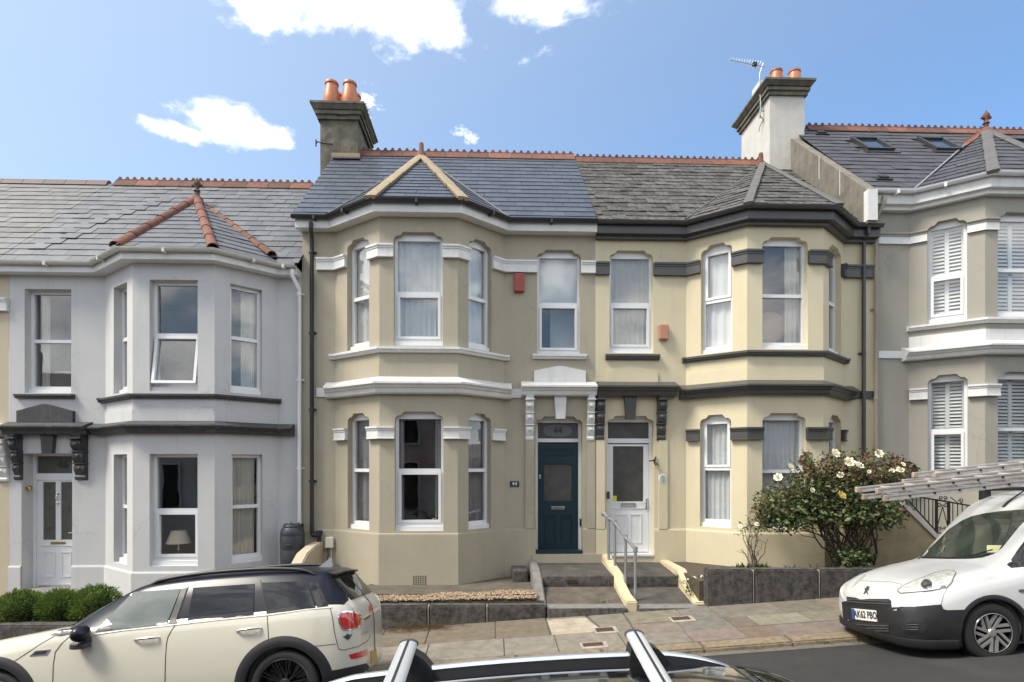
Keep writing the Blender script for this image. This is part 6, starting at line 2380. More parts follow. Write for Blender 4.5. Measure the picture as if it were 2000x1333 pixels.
# outline of the crown in pixels: (u, v, ru, rv, weight, bronze share)
blobs = [(1690, 920, 62, 38, 1.0, .65), (1745, 925, 45, 32, .55, .6), (1630, 925, 45, 40, .8, .5), (1590, 955, 50, 40, .8, .35), (1550, 975, 45, 40, .8, .4), (1505, 990, 32, 42, .6, .65),
         (1655, 975, 70, 40, 1.2, .2), (1715, 985, 55, 40, .9, .25), (1590, 1000, 60, 30, .9, .15), (1540, 1010, 40, 28, .6, .2), (1640, 1012, 55, 20, .45, .15), (1700, 1014, 50, 24, .4, .2), (1490, 1005, 14, 28, .2, .8), (1575, 905, 14, 22, .25, .7),
         (1665, 1085, 38, 20, .4, .05), (1745, 1010, 25, 22, .2, .2)]
canes = MB()
lg, lr = MB(), MB()
tips = []
for i in range(34):
    bl = rp.choices(blobs[:14], [b[4] for b in blobs[:14]])[0]
    u, v = bl[0] + rp.gauss(0, bl[2] * .45), bl[1] + rp.gauss(0, bl[3] * .45)
    y = yb + rp.uniform(-.30, .45)
    tip = W(u, v, y)
    b0 = base + Vector((rp.gauss(0, .10), rp.uniform(-.06, .16), -.05))
    if u < 1600 and rp.random() < .7:
        b0 = W(1640 + rp.uniform(-12, 8), 1104, yb)
    if rp.random() < .3:
        b0 = W(1700 + rp.uniform(-10, 10), 1104, yb + .2)
    pts = branch(b0, tip, 7, .045, rp)
    canes.tube(pts, [.016 - .0016 * k for k in range(8)], 5)
    tips.append(pts)
    for k in range(3):
        q = pts[rp.choice((3, 4, 5, 6))]
        t2 = W(min(1770, max(1478, u + rp.gauss(0, 26))), min(1060, max(884, v + rp.gauss(0, 22))), y + rp.uniform(-.2, .2))
        canes.tube(branch(q, t2, 4, .03, rp), [.008, .007, .006, .005, .004], 4)
obj('canes', canes, M_STEM, rb, smooth=60)
nl = 0
for i in range(14500):
    bl = rp.choices(blobs, [b[4] for b in blobs])[0]
    du, dv = rp.gauss(0, .52), rp.gauss(0, .52)
    if du * du + dv * dv > 1.45:
        continue
    u, v = bl[0] + du * bl[2], bl[1] + dv * bl[3]
    y = yb + rp.gauss(.05, .24)
    p = W(u, v, y)
    # gaps
    if noise.noise(p * 5.5) < -.26 and rp.random() < .75:
        continue
    s = rp.uniform(.045, .088)
    d = Vector((rp.gauss(0, 1), rp.gauss(-.5, 1), rp.gauss(-.1, .7)))
    edge = (p.z - (CZ - .75)) * .9
    br = bl[5] * .58 + .3 * noise.noise(p * 3) + (.25 if v < 930 else 0)
    leaf(lr if rp.random() < br else lg, p, d, s)
stuff(obj('green_leaves', lg, L_GREEN, rb, fix=False))
stuff(obj('bronze_leaves', lr, L_RED, rb, fix=False))
for (u, v, r, m) in ((1630, 887, 9.5, M_PETAL), (1716, 887, 8, M_PETALW), (1658, 904, 10, M_PETAL), (1676, 911, 9.5, M_PETALW), (1757, 920, 8, M_PETALW), (1742, 921, 5.5, M_PETAL), (1641, 929, 6.5, M_PETAL), (1642, 969, 9.5, M_PETALY), (1520, 934, 8.5, M_PETAL), (1543, 914, 8, M_PETAL), (1763, 908, 5, M_PETALW), (1697, 922, 4, M_PETALW), (1586, 958, 5, M_PETAL)):
    y = yb - .38
    rose(rb, W(u, v, y), r * y / F * 1.25, m, (rp.uniform(-.7, .7), R(60) + rp.uniform(-.35, .3)))
# ---- small rose left of it
yb2 = 8.98
bs = W(1472, 1104, yb2)
sr = thing('rose_bush', bs, 'small sparse rose with few white blooms by the stone wall end', 'rose bush')
mb = MB()
ends = []
for (u, v) in ((1447, 1035), (1452, 1028), (1462, 1018), (1476, 1022), (1480, 1030), (1500, 1052), (1449, 1072), (1488, 1060), (1468, 1040)):
    pts = branch(bs + Vector((rp.gauss(0, .03), rp.gauss(0, .03), -.08)), W(u, v, yb2 + rp.uniform(-.1, .1)), 6, .022, rp)
    mb.tube(pts, [.011, .009, .008, .007, .006, .005, .004], 5)
    ends.append(pts[-1])
    for k in range(2):
        q = pts[rp.choice((3, 4, 5))]
        mb.tube([q, q + Vector((rp.gauss(0, .08), rp.gauss(0, .05), rp.uniform(.03, .12)))], [.005, .003], 4)
obj('canes', mb, mat('tan_stem', (.16, .12, .08), .8, col2=(.09, .07, .05), scale=20), sr, smooth=60)
mb = MB()
for i in range(90):
    e = rp.choice(ends[:5])
    leaf(mb, e + Vector((rp.gauss(0, .045), rp.gauss(0, .05), rp.gauss(-.03, .05))), (rp.gauss(0, 1), rp.gauss(0, 1), rp.gauss(0, 1)), rp.uniform(.03, .055))
stuff(obj('green_leaves', mb, L_GREEN, sr, fix=False))
for (u, v, r, m) in ((1446, 1029, 6, M_PETALW), (1478, 1025, 6.5, M_PETALW), (1449, 1041, 5, M_PETALW), (1457, 1022, 4, M_PETALW)):
    rose(sr, W(u, v, yb2 - .1), r * yb2 / F * .85, m, (rp.uniform(-.7, .7), R(55)))


def tuft(mb, p, n, h, spread, rnd, w=.012):
    for i in range(n):
        a = rnd.uniform(0, 6.28)
        d = Vector((math.cos(a) * spread * rnd.random(), math.sin(a) * spread * rnd.random(), 1)).normalized()
        s = Vector((-d.y, d.x, 0)).normalized() if abs(d.z) < .999 else Vector((1, 0, 0))
        L = h * rnd.uniform(.5, 1.1)
        b = p + Vector((rnd.gauss(0, .03), rnd.gauss(0, .03), 0))
        m = b + d * L * .6
        t = b + d * L + Vector((d.x, d.y, -.2)) * L * .35
        mb.add([b - s * w * .6, b + s * w * .6, m + s * w, m - s * w, t], [(0, 1, 2, 3), (3, 2, 4)])


mb = MB()
for u in [1418 + 6 * i for i in range(16)]:
    tuft(mb, W(u + rp.uniform(-3, 3), 1106, 8.92 + rp.uniform(0, .2)) + Vector((0, 0, -.08)), 12, .17 if 1440 < u < 1500 else .10, 1.2, rp)
for u in (1545, 1556, 1590, 1612, 1625):
    tuft(mb, W(u, 1108, 8.95) + Vector((0, 0, -.08)), 10, .15, 1.2, rp)
tag(stuff(obj('border_plants', mb, L_WEED, None, fix=False)), 'low leafy plants along the back of the taller stone wall', 'plants')
# small white flowered plant and weeds at the steps
mb = MB()
mw = MB()
for i in range(160):
    p = W(1362 + rp.gauss(0, 8), 1140 + rp.gauss(0, 8), 9.15 + rp.uniform(-.1, .1))
    leaf(mb, p, (rp.gauss(0, 1), rp.gauss(0, 1), rp.gauss(.3, 1)), rp.uniform(.025, .05))
for i in range(26):
    p = W(1360 + rp.gauss(0, 8), 1136 + rp.gauss(0, 7), 9.05)
    mw.lathe([(0, .006), (.012, .004), (.014, 0)], p, Matrix.Rotation(R(50), 3, 'X'), 6)
t = thing('flowering_plant', W(1362, 1150, 9.15), 'small white flowered plant between the stepped cream wall and stone wall end', 'plant')
stuff(obj('foliage', mb, L_WEED, t, fix=False))
stuff(obj('blossoms', mw, M_PETALW, t, fix=False))
mb = MB()
for i in range(70):
    t_ = rp.random()
    y = 9.0 + 1.0 * t_
    tuft(mb, W(1340 - 16 * t_ + rp.gauss(0, 3), 900, y) * 1, 0, .1, 1, rp)
for (u, v, y, n, h) in ((1346, 1158, 9.0, 16, .07), (1341, 1150, 9.15, 18, .08), (1336, 1140, 9.35, 18, .09), (1331, 1128, 9.55, 14, .07), (1326, 1120, 9.7, 12, .06), (1350, 1164, 8.95, 10, .05), (1168, 1178, 8.85, 12, .03), (1178, 1177, 8.85, 14, .035), (1160, 1179, 8.85, 10, .025), (1190, 1176, 8.86, 10, .03)):
    tuft(mb, W(u, v, y), n, h, 1.5, rp, .008)
for u in (1272, 1278, 1470, 1478, 1486, 1600, 1612, 1620, 1660, 1676):
    x = X(u, YK - .03)
    tuft(mb, Vector((x, YK - .03, ground_z(x, YK - .03))), 8, .045, 1.4, rp, .006)
tag(stuff(obj('weeds', mb, L_WEED, None, fix=False)), 'tufts of weeds in the path edges and kerb joints', 'weeds')
# dry grass litter at the foot of the low wall
mb = MB()
for i in range(420):
    u = rp.gauss(820, 42)
    x = X(u, 8.5)
    y = YW - .02 - abs(rp.gauss(0, .10))
    z = pave_z(x, y) + .012 + abs(rp.gauss(0, .012))
    a = rp.gauss(.3, .9)
    L = rp.uniform(.05, .16)
    d = Vector((math.cos(a), math.sin(a) * .5, rp.gauss(0, .12))) * L
    p = Vector((x, y, z))
    mb.add([p, p + d + Vector((0, 0, .004)), p + d + Vector((0, .006, 0)), p + Vector((0, .006, -.003))], [(0, 1, 2, 3)])
tag(stuff(obj('dry_grass', mb, mat('straw', (.42, .31, .15), .9, col2=(.30, .21, .10), scale=20), None, fix=False)), 'dry straw litter on the pavement against the low stone wall', 'grass litter')
# weeds growing from the left chimney cap
mb = MB()
cc = W(712, 222, 13.4)
for i in range(26):
    p = W(704 + rp.uniform(-2, 10), 206 + rp.uniform(0, 30), 13.2 + rp.uniform(0, .8))
    tuft(mb, p, 7, .16, 1.6, rp, .008)
for u in (670, 664, 660, 676):
    tuft(mb, W(u, 228, 13.1), 8, .06, 1.4, rp, .01)
tag(stuff(obj('chimney_weeds', mb, leaf_mat('dry_weed', (.07, .065, .035), (.09, .06, .04)), None, fix=False)), 'wiry weeds growing on the right side of the mossy chimney cap', 'weeds')

# ---- three clipped bushes in front of the pale grey house
for (u, ru, vt, vb, lab) in ((42, 48, 1154, 1222, 'rounded green bush at the left end of the low stone wall'), (120, 42, 1152, 1220, 'rounded green bush in the middle of three on the low wall'), (188, 46, 1145, 1216, 'rounded green bush nearest the cream car bonnet')):
    y = 9.05
    c = W(u, (vt + vb) / 2 + 4, y)
    rx, rz = ru * y / F, (vb - vt) / 2 * y / F * 1.08
    t = thing('lavender_bush', (c.x, y, c.z - rz), lab, 'bush', 'rounded bushes behind the low wall')
    mb = MB()
    ms = MB()
    for i in range(5200):
        a, ph = rp.uniform(0, 2 * math.pi), math.acos(rp.uniform(-.75, 1))
        dr = Vector((math.cos(a) * math.sin(ph), math.sin(a) * math.sin(ph), math.cos(ph)))
        k = 1 + .14 * noise.noise(dr * 2.2 + Vector((u, 0, 0)))
        rr = rp.uniform(.72, 1.0) * k
        p = Vector((c.x + dr.x * rx * rr, c.y + dr.y * rx * .75 * rr, c.z + dr.z * rz * rr))
        d = (Vector((dr.x, dr.y, dr.z + .35)).normalized() + Vector((rp.gauss(0, .28), rp.gauss(0, .28), rp.gauss(0, .2)))).normalized()
        L = rp.uniform(.03, .07)
        s = d.cross(Vector((rp.gauss(0, 1), rp.gauss(0, 1), rp.gauss(0, 1)))).normalized() * rp.uniform(.0045, .008)
        m_ = p + d * L * .55
        mb.add([p - s * .5, p + s * .5, m_ + s, m_ - s, p + d * L], [(0, 1, 2, 3), (3, 2, 4)])
    for i in range(16):
        e = Vector((c.x + rp.gauss(0, rx * .45), c.y + rp.gauss(0, rx * .3), c.z + rp.uniform(-.2, .6) * rz))
        ms.tube([(c.x, c.y, c.z - rz), e], [.014, .005], 5)
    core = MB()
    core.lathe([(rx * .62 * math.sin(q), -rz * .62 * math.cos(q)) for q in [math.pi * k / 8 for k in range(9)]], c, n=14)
    stuff(obj('foliage', mb, L_BUSH, t, fix=False))
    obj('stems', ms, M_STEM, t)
    obj('dark_core', core, mat('bush_core_shade', (.018, .03, .008), .9, col2=(.03, .05, .012), scale=30, bump=1), t)  # solid dark core; the shade deep in the foliage is put into its colour
# ------------------------------------------------------------------ vehicles
M_CREAMCAR = mat('cream_car_paint', (.53, .505, .42), .28, coat=1.0)
M_WHITECAR = mat('white_van_paint', (.48, .485, .485), .32, coat=.6, col2=(.45, .455, .455), scale=2)
M_BLACKCAR = mat('black_car_paint', (.006, .006, .009), .12, coat=1.0)
M_NAVYROOF = mat('gloss_black_roof', (.008, .009, .016), .28, spec=.30)
M_CARGLASS = mat('privacy_glass', (.012, .012, .013), .02, spec=.5, ior=1.5)
M_CARGLASS2 = mat('pale_reflection_glass', (.10, .115, .105), .02, spec=.5, ior=1.55, col2=(.16, .175, .16), scale=2.5)  # opaque; the lighter reflection in the front window is put into its colour
M_SCREEN = mat('tinted_windscreen', (.022, .028, .022), .02, col2=(.045, .055, .045), scale=3, ior=1.6, coat=.6)
M_CLAD = mat('charcoal_cladding', (.012, .0125, .014), .5, col2=(.018, .0185, .020), scale=8, bump=.08)
M_TYRE = mat('tyre_rubber', (.011, .011, .011), .8, col2=(.02, .0195, .018), scale=12, bump=.2)
M_RIMB = mat('black_alloy', (.012, .012, .013), .25, coat=.5)
M_RIMS = mat('silver_wheel_trim', (.38, .37, .36), .4, metal=.6)
M_REDL = mat('red_lamp_lens', (.35, .008, .008), .08, col2=(.55, .03, .02), scale=22, coat=1.0)
M_LAMP = mat('clear_lamp_lens', (.62, .62, .58), .12, col2=(.35, .36, .34), scale=14, coat=1.0, contrast=1.5)
M_SEAM = mat('panel_gap', (.05, .047, .04), .9)
M_SEAMW = mat('panel_gap_grey', (.22, .22, .22), .9)
M_YELLOWP = mat('yellow_number_plate', (.42, .28, .05), .5)


def catmull(sts, n):
    """stations (x, tuple) -> resampled smoothly"""
    out = []
    for i in range(len(sts) - 1):
        p0, p1, p2, p3 = sts[max(0, i - 1)], sts[i], sts[i + 1], sts[min(len(sts) - 1, i + 2)]
        for k in range(n):
            t = k / n
            row = []
            for a, b, c, d in zip(p0, p1, p2, p3):
                m1, m2 = (c - a) / 2, (d - b) / 2
                if (c - b) * (b - a) <= 0:
                    m1 = 0
                if (d - c) * (c - b) <= 0:
                    m2 = 0
                row.append((2 * t ** 3 - 3 * t ** 2 + 1) * b + (t ** 3 - 2 * t ** 2 + t) * m1 + (-2 * t ** 3 + 3 * t ** 2) * c + (t ** 3 - t ** 2) * m2)
            out.append(row)
    out.append(list(sts[-1]))
    return out


def loft_body(sts, wid, n=5):
    """stations: x, inset of the side, z bottom, z belt, inset of the roof edge, z roof"""
    mb = MB()
    rows = []
    for (x, e, zb, zw, ti, zr) in catmull(sts, n):
        zm = zb + (zw - zb) * .55
        half = [(e + .12, zb), (e + .035, zb + .035), (e + .012, zb + .12), (e, zb + (zm - zb) * .7), (e, zm + .02), (e + .012, zw - .11), (e + .035, zw - .03), (e + .055, zw),
                (e + .055 + (ti - .055) * .5, zw + (zr - .06 - zw) * .55), (e + ti, zr - .065), (e + ti + .035, zr - .03), (e + ti + .12, zr - .012), (e + ti + .3 if e + ti + .3 < wid / 2 else wid / 2 - .03, zr - .002)]
        pts = [(x, min(y, wid / 2 - .01), z) for (y, z) in half] + [(x, wid / 2, zr)]
        pts += [(x, wid - p[1], p[2]) for p in reversed(pts[:-1])]
        rows.append(pts + [pts[0]])
    mb.grid(rows)
    mb.add(rows[0][:-1], [tuple(range(len(rows[0]) - 1))])
    mb.add(rows[-1][:-1], [tuple(range(len(rows[0]) - 1))])
    return mb


def boolean_cut(me, cutters):
    o = bpy.data.objects.new('solid', me)
    COL.objects.link(o)
    cs = []
    for mb in cutters:
        c = bpy.data.objects.new('cutter', make_mesh('cutter', mb))
        COL.objects.link(c)
        cs.append(c)
        md = o.modifiers.new('cut', 'BOOLEAN')
        md.operation = 'DIFFERENCE'
        md.solver = 'EXACT'
        md.object = c
    dg = bpy.context.evaluated_depsgraph_get()
    res = bpy.data.meshes.new_from_object(o.evaluated_get(dg))
    for c in cs + [o]:
        d = c.data
        bpy.data.objects.remove(c)
        bpy.data.meshes.remove(d)
    return res


class Car:
    def __init__(self, name, label, cat, M, sts, wid, body_m, hubs, arch_r, n=5):
        self.M = M
        self.wid = wid
        self.root = thing(name, M @ Vector((hubs[0][0] / 2 + hubs[-1][0] / 2, wid / 2, 0)), label, cat)
        mb = loft_body(sts, wid, n)
        mb.move(M)
        whole = make_mesh('body', mb)
        self.bvh = BVHTree.FromPolygons([v.co[:] for v in whole.vertices], [tuple(p.vertices) for p in whole.polygons])
        self.hubs = hubs
        cut = []
        for (hx, hz) in hubs:
            for (ya, yb_) in ((-.1, .34), (wid - .34, wid + .1)):
                c = MB()
                c.lathe([(0, ya), (arch_r, ya), (arch_r, yb_), (0, yb_)], (0, 0, 0), n=40)
                c.move(M @ Matrix.Translation((hx, 0, hz)) @ Matrix.Rotation(R(-90), 4, 'X'))
                cut.append(c)
        me = boolean_cut(whole, cut) if cut else whole
        me.transform(Matrix.Translation(-base_loc(self.root)))
        me.polygons.foreach_set('use_smooth', [True] * len(me.polygons))
        me.set_sharp_from_angle(angle=R(38))
        me.materials.clear()
        me.materials.append(body_m)
        self.body = bpy.data.objects.new('body', me)
        COL.objects.link(self.body)
        self.body.parent = self.root

    def cast(self, u, v):
        d = ray(u, v).normalized()
        loc, nor, idx, dist = self.bvh.ray_cast(Vector((0, 0, CZ)), d)
        if loc is None:
            return None, None
        if nor.dot(d) > 0:
            nor = -nor
        return loc, nor

    def cast_local(self, x, z, side=0):
        o = self.M @ Vector((x, -1.0 if side == 0 else self.wid + 1, z))
        d = (self.M.to_3x3() @ Vector((0, 1 if side == 0 else -1, 0))).normalized()
        loc, nor, idx, dist = self.bvh.ray_cast(o, d)
        if loc is None:
            return None, None
        if nor.dot(d) > 0:
            nor = -nor
        return loc, nor

    def patch(self, name, poly, m, off=.004, step=7, parent=None, cast=None, smooth=40, deep=.012):
        """a thin fitted piece on the body's skin; its outline is given where the photograph shows it"""
        cast = cast or self.cast
        bm = bmesh.new()
        f = bm.faces.new([bm.verts.new((p[0], p[1], 0)) for p in poly])
        for ax in (0, 1):
            lo, hi = min(p[ax] for p in poly), max(p[ax] for p in poly)
            n = int((hi - lo) / step)
            for k in range(1, n + 1):
                co = [0, 0, 0]
                no = [0, 0, 0]
                co[ax] = lo + (hi - lo) * k / (n + 1)
                no[ax] = 1
                bmesh.ops.bisect_plane(bm, geom=bm.verts[:] + bm.edges[:] + bm.faces[:], plane_co=co, plane_no=no)
        bmesh.ops.triangulate(bm, faces=bm.faces[:])
        bad = []
        for v in bm.verts:
            loc, nor = cast(v.co.x, v.co.y)
            if loc is None:
                bad.append(v)
                continue
            v.co = loc + nor * off
            v.normal = nor
        nrm = {v: v.normal.copy() for v in bm.verts}
        if bad:
            bmesh.ops.delete(bm, geom=bad, context='VERTS')
        edges = [e for e in bm.edges if e.is_boundary]
        r = bmesh.ops.extrude_edge_only(bm, edges=edges)
        for v in r['geom']:
            if isinstance(v, bmesh.types.BMVert):
                near, nor, i_, d_ = self.bvh.find_nearest(v.co)
                v.co = v.co + (near - v.co).normalized() * (off + deep) if off > 0.0005 else v.co
        bmesh.ops.recalc_face_normals(bm, faces=bm.faces)
        mb = MB()
        mb.take(bm)
        if not mb.v:
            return None
        return obj(name, mb, m, parent or self.root, smooth=smooth)

    def line(self, name, pts, m, r=.004, parent=None, off=.0, n=14, cast=None):
        cast = cast or self.cast
        out = []
        for i in range(len(pts) - 1):
            for k in range(n):
                t = k / n
                loc, nor = cast(pts[i][0] + (pts[i + 1][0] - pts[i][0]) * t, pts[i][1] + (pts[i + 1][1] - pts[i][1]) * t)
                if loc is not None:
                    out.append(loc + nor * off)
        loc, nor = cast(*pts[-1])
        if loc is not None:
            out.append(loc + nor * off)
        if len(out) < 2:
            return None
        mb = MB()
        mb.tube(out, r, 6)
        return obj(name, mb, m, parent or self.root, smooth=60)

    def text(self, name, txt, u, v, size, m, ang=0.0, squeeze=1.0, off=.004, bold=0.0, shear=0.0):
        ca, sa = math.cos(ang), math.sin(ang)

        def fn(x, y, t):
            x *= 1
            uu, vv = u + x * ca + y * shear, v - y + x * sa
            loc, nor = self.cast(uu, vv)
            return loc + nor * off if loc is not None else Vector((0, 0, -50))
        mb = text_mesh(txt, size, fn, 0, squeeze, bold)
        return obj(name, mb, m, self.root, fix=False)

    def wheel(self, hub, r, rim_r, style, m_rim, side=0, w=.2, inset=.02):
        y0 = inset if side == 0 else self.wid - inset
        s = 1 if side == 0 else -1
        T = self.M @ Matrix.Translation((hub[0], y0, hub[1])) @ Matrix.Rotation(R(90 if side == 0 else -90), 4, 'X')
        # local: z axis points outwards
        t = bpy.data.objects.new('wheel', None)
        COL.objects.link(t)
        t.parent = self.root
        mb = MB()
        mb.lathe([(rim_r, -w), (rim_r * 1.1, -w - .005), (r * .93, -w + .005), (r, -w + .05), (r, -.05), (r * .975, -.015), (r * .92, .0), (rim_r * 1.12, .004), (rim_r * 1.02, -.004), (rim_r * .99, -.02)], n=48)
        mb.move(T)
        obj('tyre', mb, M_TYRE, t, smooth=40)
        mb = MB()
        mb.lathe([(rim_r * 1.03, -.004), (rim_r, .004), (rim_r * .965, 0), (rim_r * .95, -.03), (rim_r * .93, -.12), (0, -.12)], n=48)
        if style == 'multi':
            n = 10
            for k in range(n):
                a = 2 * math.pi * k / n + .1
                for da in (-.085, .085):
                    p = Vector((math.cos(a + da * .4) * .045, math.sin(a + da * .4) * .045, -.035))
                    q = Vector((math.cos(a + da) * rim_r * .955, math.sin(a + da) * rim_r * .955, -.012))
                    d = (q - p).normalized()
                    sd = Vector((-d.y, d.x, 0)) * .008
                    mb.hexa([p - sd - Vector((0, 0, .03)), p + sd - Vector((0, 0, .03)), q + sd - Vector((0, 0, .03)), q - sd - Vector((0, 0, .03)), p - sd * .6, p + sd * .6, q + sd * .6, q - sd * .6])
            mb.lathe([(0, -.022), (.03, -.024), (.055, -.032), (.06, -.06)], n=24)
        else:
            mb.lathe([(0, -.01), (.03, -.012), (.05, -.02), (.06, -.045)], n=24)
        mb.move(T)
        obj('rim', mb, m_rim if style == 'multi' else M_RIMB, t, smooth=35)
        if style != 'multi':
            n = 7
            for k in range(n):
                a = 2 * math.pi * k / n + .2
                mb = MB()
                for o in (-.028, .028):
                    base = Vector((math.cos(a + .55) * .05, math.sin(a + .55) * .05, -.012))
                    tip = Vector((math.cos(a) * rim_r * .97, math.sin(a) * rim_r * .97, -.004))
                    d = (tip - base).normalized()
                    sd = Vector((-d.y, d.x, 0))
                    p, q = base + sd * o, tip + sd * o
                    w2 = sd * .017
                    mb.hexa([p - w2 - Vector((0, 0, .02)), p + w2 - Vector((0, 0, .02)), q + w2 - Vector((0, 0, .02)), q - w2 - Vector((0, 0, .02)), p - w2 * .8, p + w2 * .8, q + w2 * .8, q - w2 * .8])
                mb.move(T)
                obj('spoke', mb, m_rim, t)
            mb = MB()
            mb.lathe([(rim_r * .965, -.006), (rim_r * .98, .006), (rim_r * 1.0, .004)], n=48)
            mb.move(T)
            obj('trim_ring', mb, m_rim, t, smooth=40)
            mb = MB()
            mb.lathe([(0, .0), (.035, -.002), (.045, -.012), (.05, -.03)], n=20)
            mb.move(T)
            obj('hub_cap', mb, m_rim, t, smooth=40)
        return t

    def arch(self, hub, r0, r1, a0, a1, m, off=.012, side=0):
        rows = []
        n = 40
        for i in range(n + 1):
            a = a0 + (a1 - a0) * i / n
            row = []
            for k in range(5):
                rr = r0 + (r1 - r0) * k / 4
                loc, nor = self.cast_local(hub[0] + rr * math.cos(a), hub[1] + rr * math.sin(a), side)
                if loc is None:
                    row = None
                    break
                bulge = off * math.sin(math.pi * (.15 + .8 * k / 4))
                row.append(loc + nor * bulge)
            if row:
                inward = (self.M.to_3x3() @ Vector((0, 1 if side == 0 else -1, 0)))
                row = [row[0] + inward * .08] + row
                rows.append(row)
        mb = MB()
        mb.grid(rows)
        return obj('arch_cladding', mb, m, self.root, smooth=50, fix=False)


def pose(u, v, y, hub_z, roll, hx=0.0, yaw=0.0):
    Rm = Matrix.Rotation(yaw, 4, 'Z') @ Matrix.Rotation(-math.atan(G), 4, 'Y') @ Matrix.Rotation(-roll, 4, 'X')
    p = W(u, v, y)
    return Matrix.Translation(p) @ Rm @ Matrix.Translation((-hx, 0, -hub_z))


def ngon(cx, cy, rx, ry, n=20, p=2.0, rot=0.0):
    out = []
    for k in range(n):
        a = 2 * math.pi * k / n
        x = math.copysign(abs(math.cos(a)) ** (2 / p), math.cos(a)) * rx
        y = math.copysign(abs(math.sin(a)) ** (2 / p), math.sin(a)) * ry
        out.append((cx + x * math.cos(rot) - y * math.sin(rot), cy + x * math.sin(rot) + y * math.cos(rot)))
    return out


# ================================================================== cream estate car with black roof
MW = 1.66
mini_sts = [(-3.46, .42, .34, .60, .12, .66), (-3.42, .24, .26, .66, .15, .74), (-3.30, .09, .22, .72, .17, .80), (-3.0, .02, .20, .80, .17, .87), (-2.67, 0, .19, .85, .17, .915), (-2.35, 0, .19, .905, .17, .955), (-2.13, 0, .19, .95, .16, .985),
            (-1.95, 0, .19, .958, .17, 1.09), (-1.70, 0, .19, .968, .19, 1.215), (-1.46, 0, .19, .975, .205, 1.330), (-1.2, 0, .19, .98, .21, 1.370), (-.8, 0, .19, .99, .21, 1.390), (-.35, 0, .19, 1.0, .21, 1.393), (.05, 0, .2, 1.012, .22, 1.380), (.25, .01, .22, 1.02, .23, 1.360),
            (.35, .03, .24, 1.022, .24, 1.335), (.44, .05, .25, 1.02, .25, 1.225), (.53, .085, .26, 1.01, .2, 1.12), (.60, .135, .27, .985, .12, 1.02), (.64, .20, .28, .93, .10, .97), (.67, .29, .29, .85, .10, .90), (.685, .42, .32, .72, .1, .78)]
Mm = pose(552, 1340, 5.46, .32, R(7.5))
mini = Car('parked_car', 'cream estate car with gloss black roof parked at lower left', 'car', Mm, mini_sts, MW, M_CREAMCAR, [(-2.67, .32), (0, .32)], .365, 4)
for hb in ((-2.67, .32), (0, .32)):
    mini.wheel(hb, .318, .235, 'multi', M_RIMB)
    mini.wheel(hb, .318, .235, 'multi', M_RIMB, side=1)
    mini.arch(hb, .355, .452, R(-28), R(208), M_CLAD)
# black roof and pillars: the shell above the belt line
def split_shell(car, name, m, belt, x0, x1):
    L = car.M.inverted() @ Matrix.Translation(base_loc(car.root))
    parts = []
    for keep in (True, False):
        bm = bmesh.new()
        bm.from_mesh(car.body.data)
        kill = []
        for f in bm.faces:
            c = L @ f.calc_center_median()
            up_ = x0 < c.x < x1 and c.z > belt(c.x)
            if up_ != keep:
                kill.append(f)
        bmesh.ops.delete(bm, geom=kill, context='FACES')
        parts.append(bm)
    me = bpy.data.meshes.new(name)
    parts[0].to_mesh(me)
    me.materials.append(m)
    parts[1].to_mesh(car.body.data)
    o = bpy.data.objects.new(name, me)
    COL.objects.link(o)
    o.parent = car.root
    return o


_bl = [(r[0], r[3]) for r in catmull(mini_sts, 4)]


def belt_at(x):
    for (a, b) in zip(_bl[:-1], _bl[1:]):
        if a[0] <= x <= b[0]:
            return a[1] + (b[1] - a[1]) * (x - a[0]) / (b[0] - a[0]) + .004
    return 9


split_shell(mini, 'roof_shell', M_NAVYROOF, belt_at, -2.1, .545)
g_outline = ('greenhouse', [(148, 1243), (168, 1226), (210, 1191), (253, 1158), (268, 1150), (310, 1141), (380, 1131), (450, 1125), (520, 1122), (580, 1123), (640, 1130), (644, 1140), (652, 1187), (600, 1190), (523, 1201), (420, 1211), (342, 1220), (240, 1231)])


def mini_top(a, b):
    o = mini.M @ Vector((a, b, 3))
    d = (mini.M.to_3x3() @ Vector((0, 0, -1))).normalized()
    loc, nor, i_, d_ = mini.bvh.ray_cast(o, d)
    if loc is None:
        return None, None
    return loc, nor if nor.dot(d) < 0 else -nor


no_patch = ('roof_panel', [(-1.44, .26), (-1.46, .5), (-1.47, .83), (-1.46, 1.16), (-1.44, 1.40), (.4, 1.41), (.47, 1.2), (.48, .83), (.47, .46), (.4, .25)])
mini.patch('windscreen', [(-2.09, .13), (-2.11, .83), (-2.09, 1.53), (-1.5, 1.38), (-1.5, .83), (-1.5, .28)], M_CARGLASS2, .003, .1, cast=mini_top)
mini.patch('front_window', [(186, 1235), (215, 1204), (258, 1160), (265, 1157), (353, 1151), (326, 1219), (250, 1228)], M_CARGLASS2, .006, 8)
mini.patch('rear_window', [(378, 1149), (497, 1141), (495, 1202), (366, 1215)], M_CARGLASS, .006, 8)
mini.patch('quarter_window', [(512, 1139), (598, 1136), (616, 1188), (523, 1199)], M_CARGLASS, .006, 8)
mini.patch('pillar_panel', [(601, 1136), (620, 1138), (641, 1184), (620, 1187)], M_CARGLASS, .0055, 8)
mini.patch('pillar_panel', [(355, 1151), (366, 1149), (342, 1218), (329, 1219)], M_BLACKPL, .0055, 8)
mini.line('window_gap', [(368, 1147), (344, 1219)], M_SEAM, .004)
mini.line('window_gap', [(509, 1134), (522, 1200)], M_SEAM, .004)
mini.line('belt_trim', [(150, 1245), (240, 1232), (342, 1221), (420, 1212), (523, 1202), (600, 1191), (648, 1187)], mat('pale_trim', (.74, .71, .62), .3), .007)
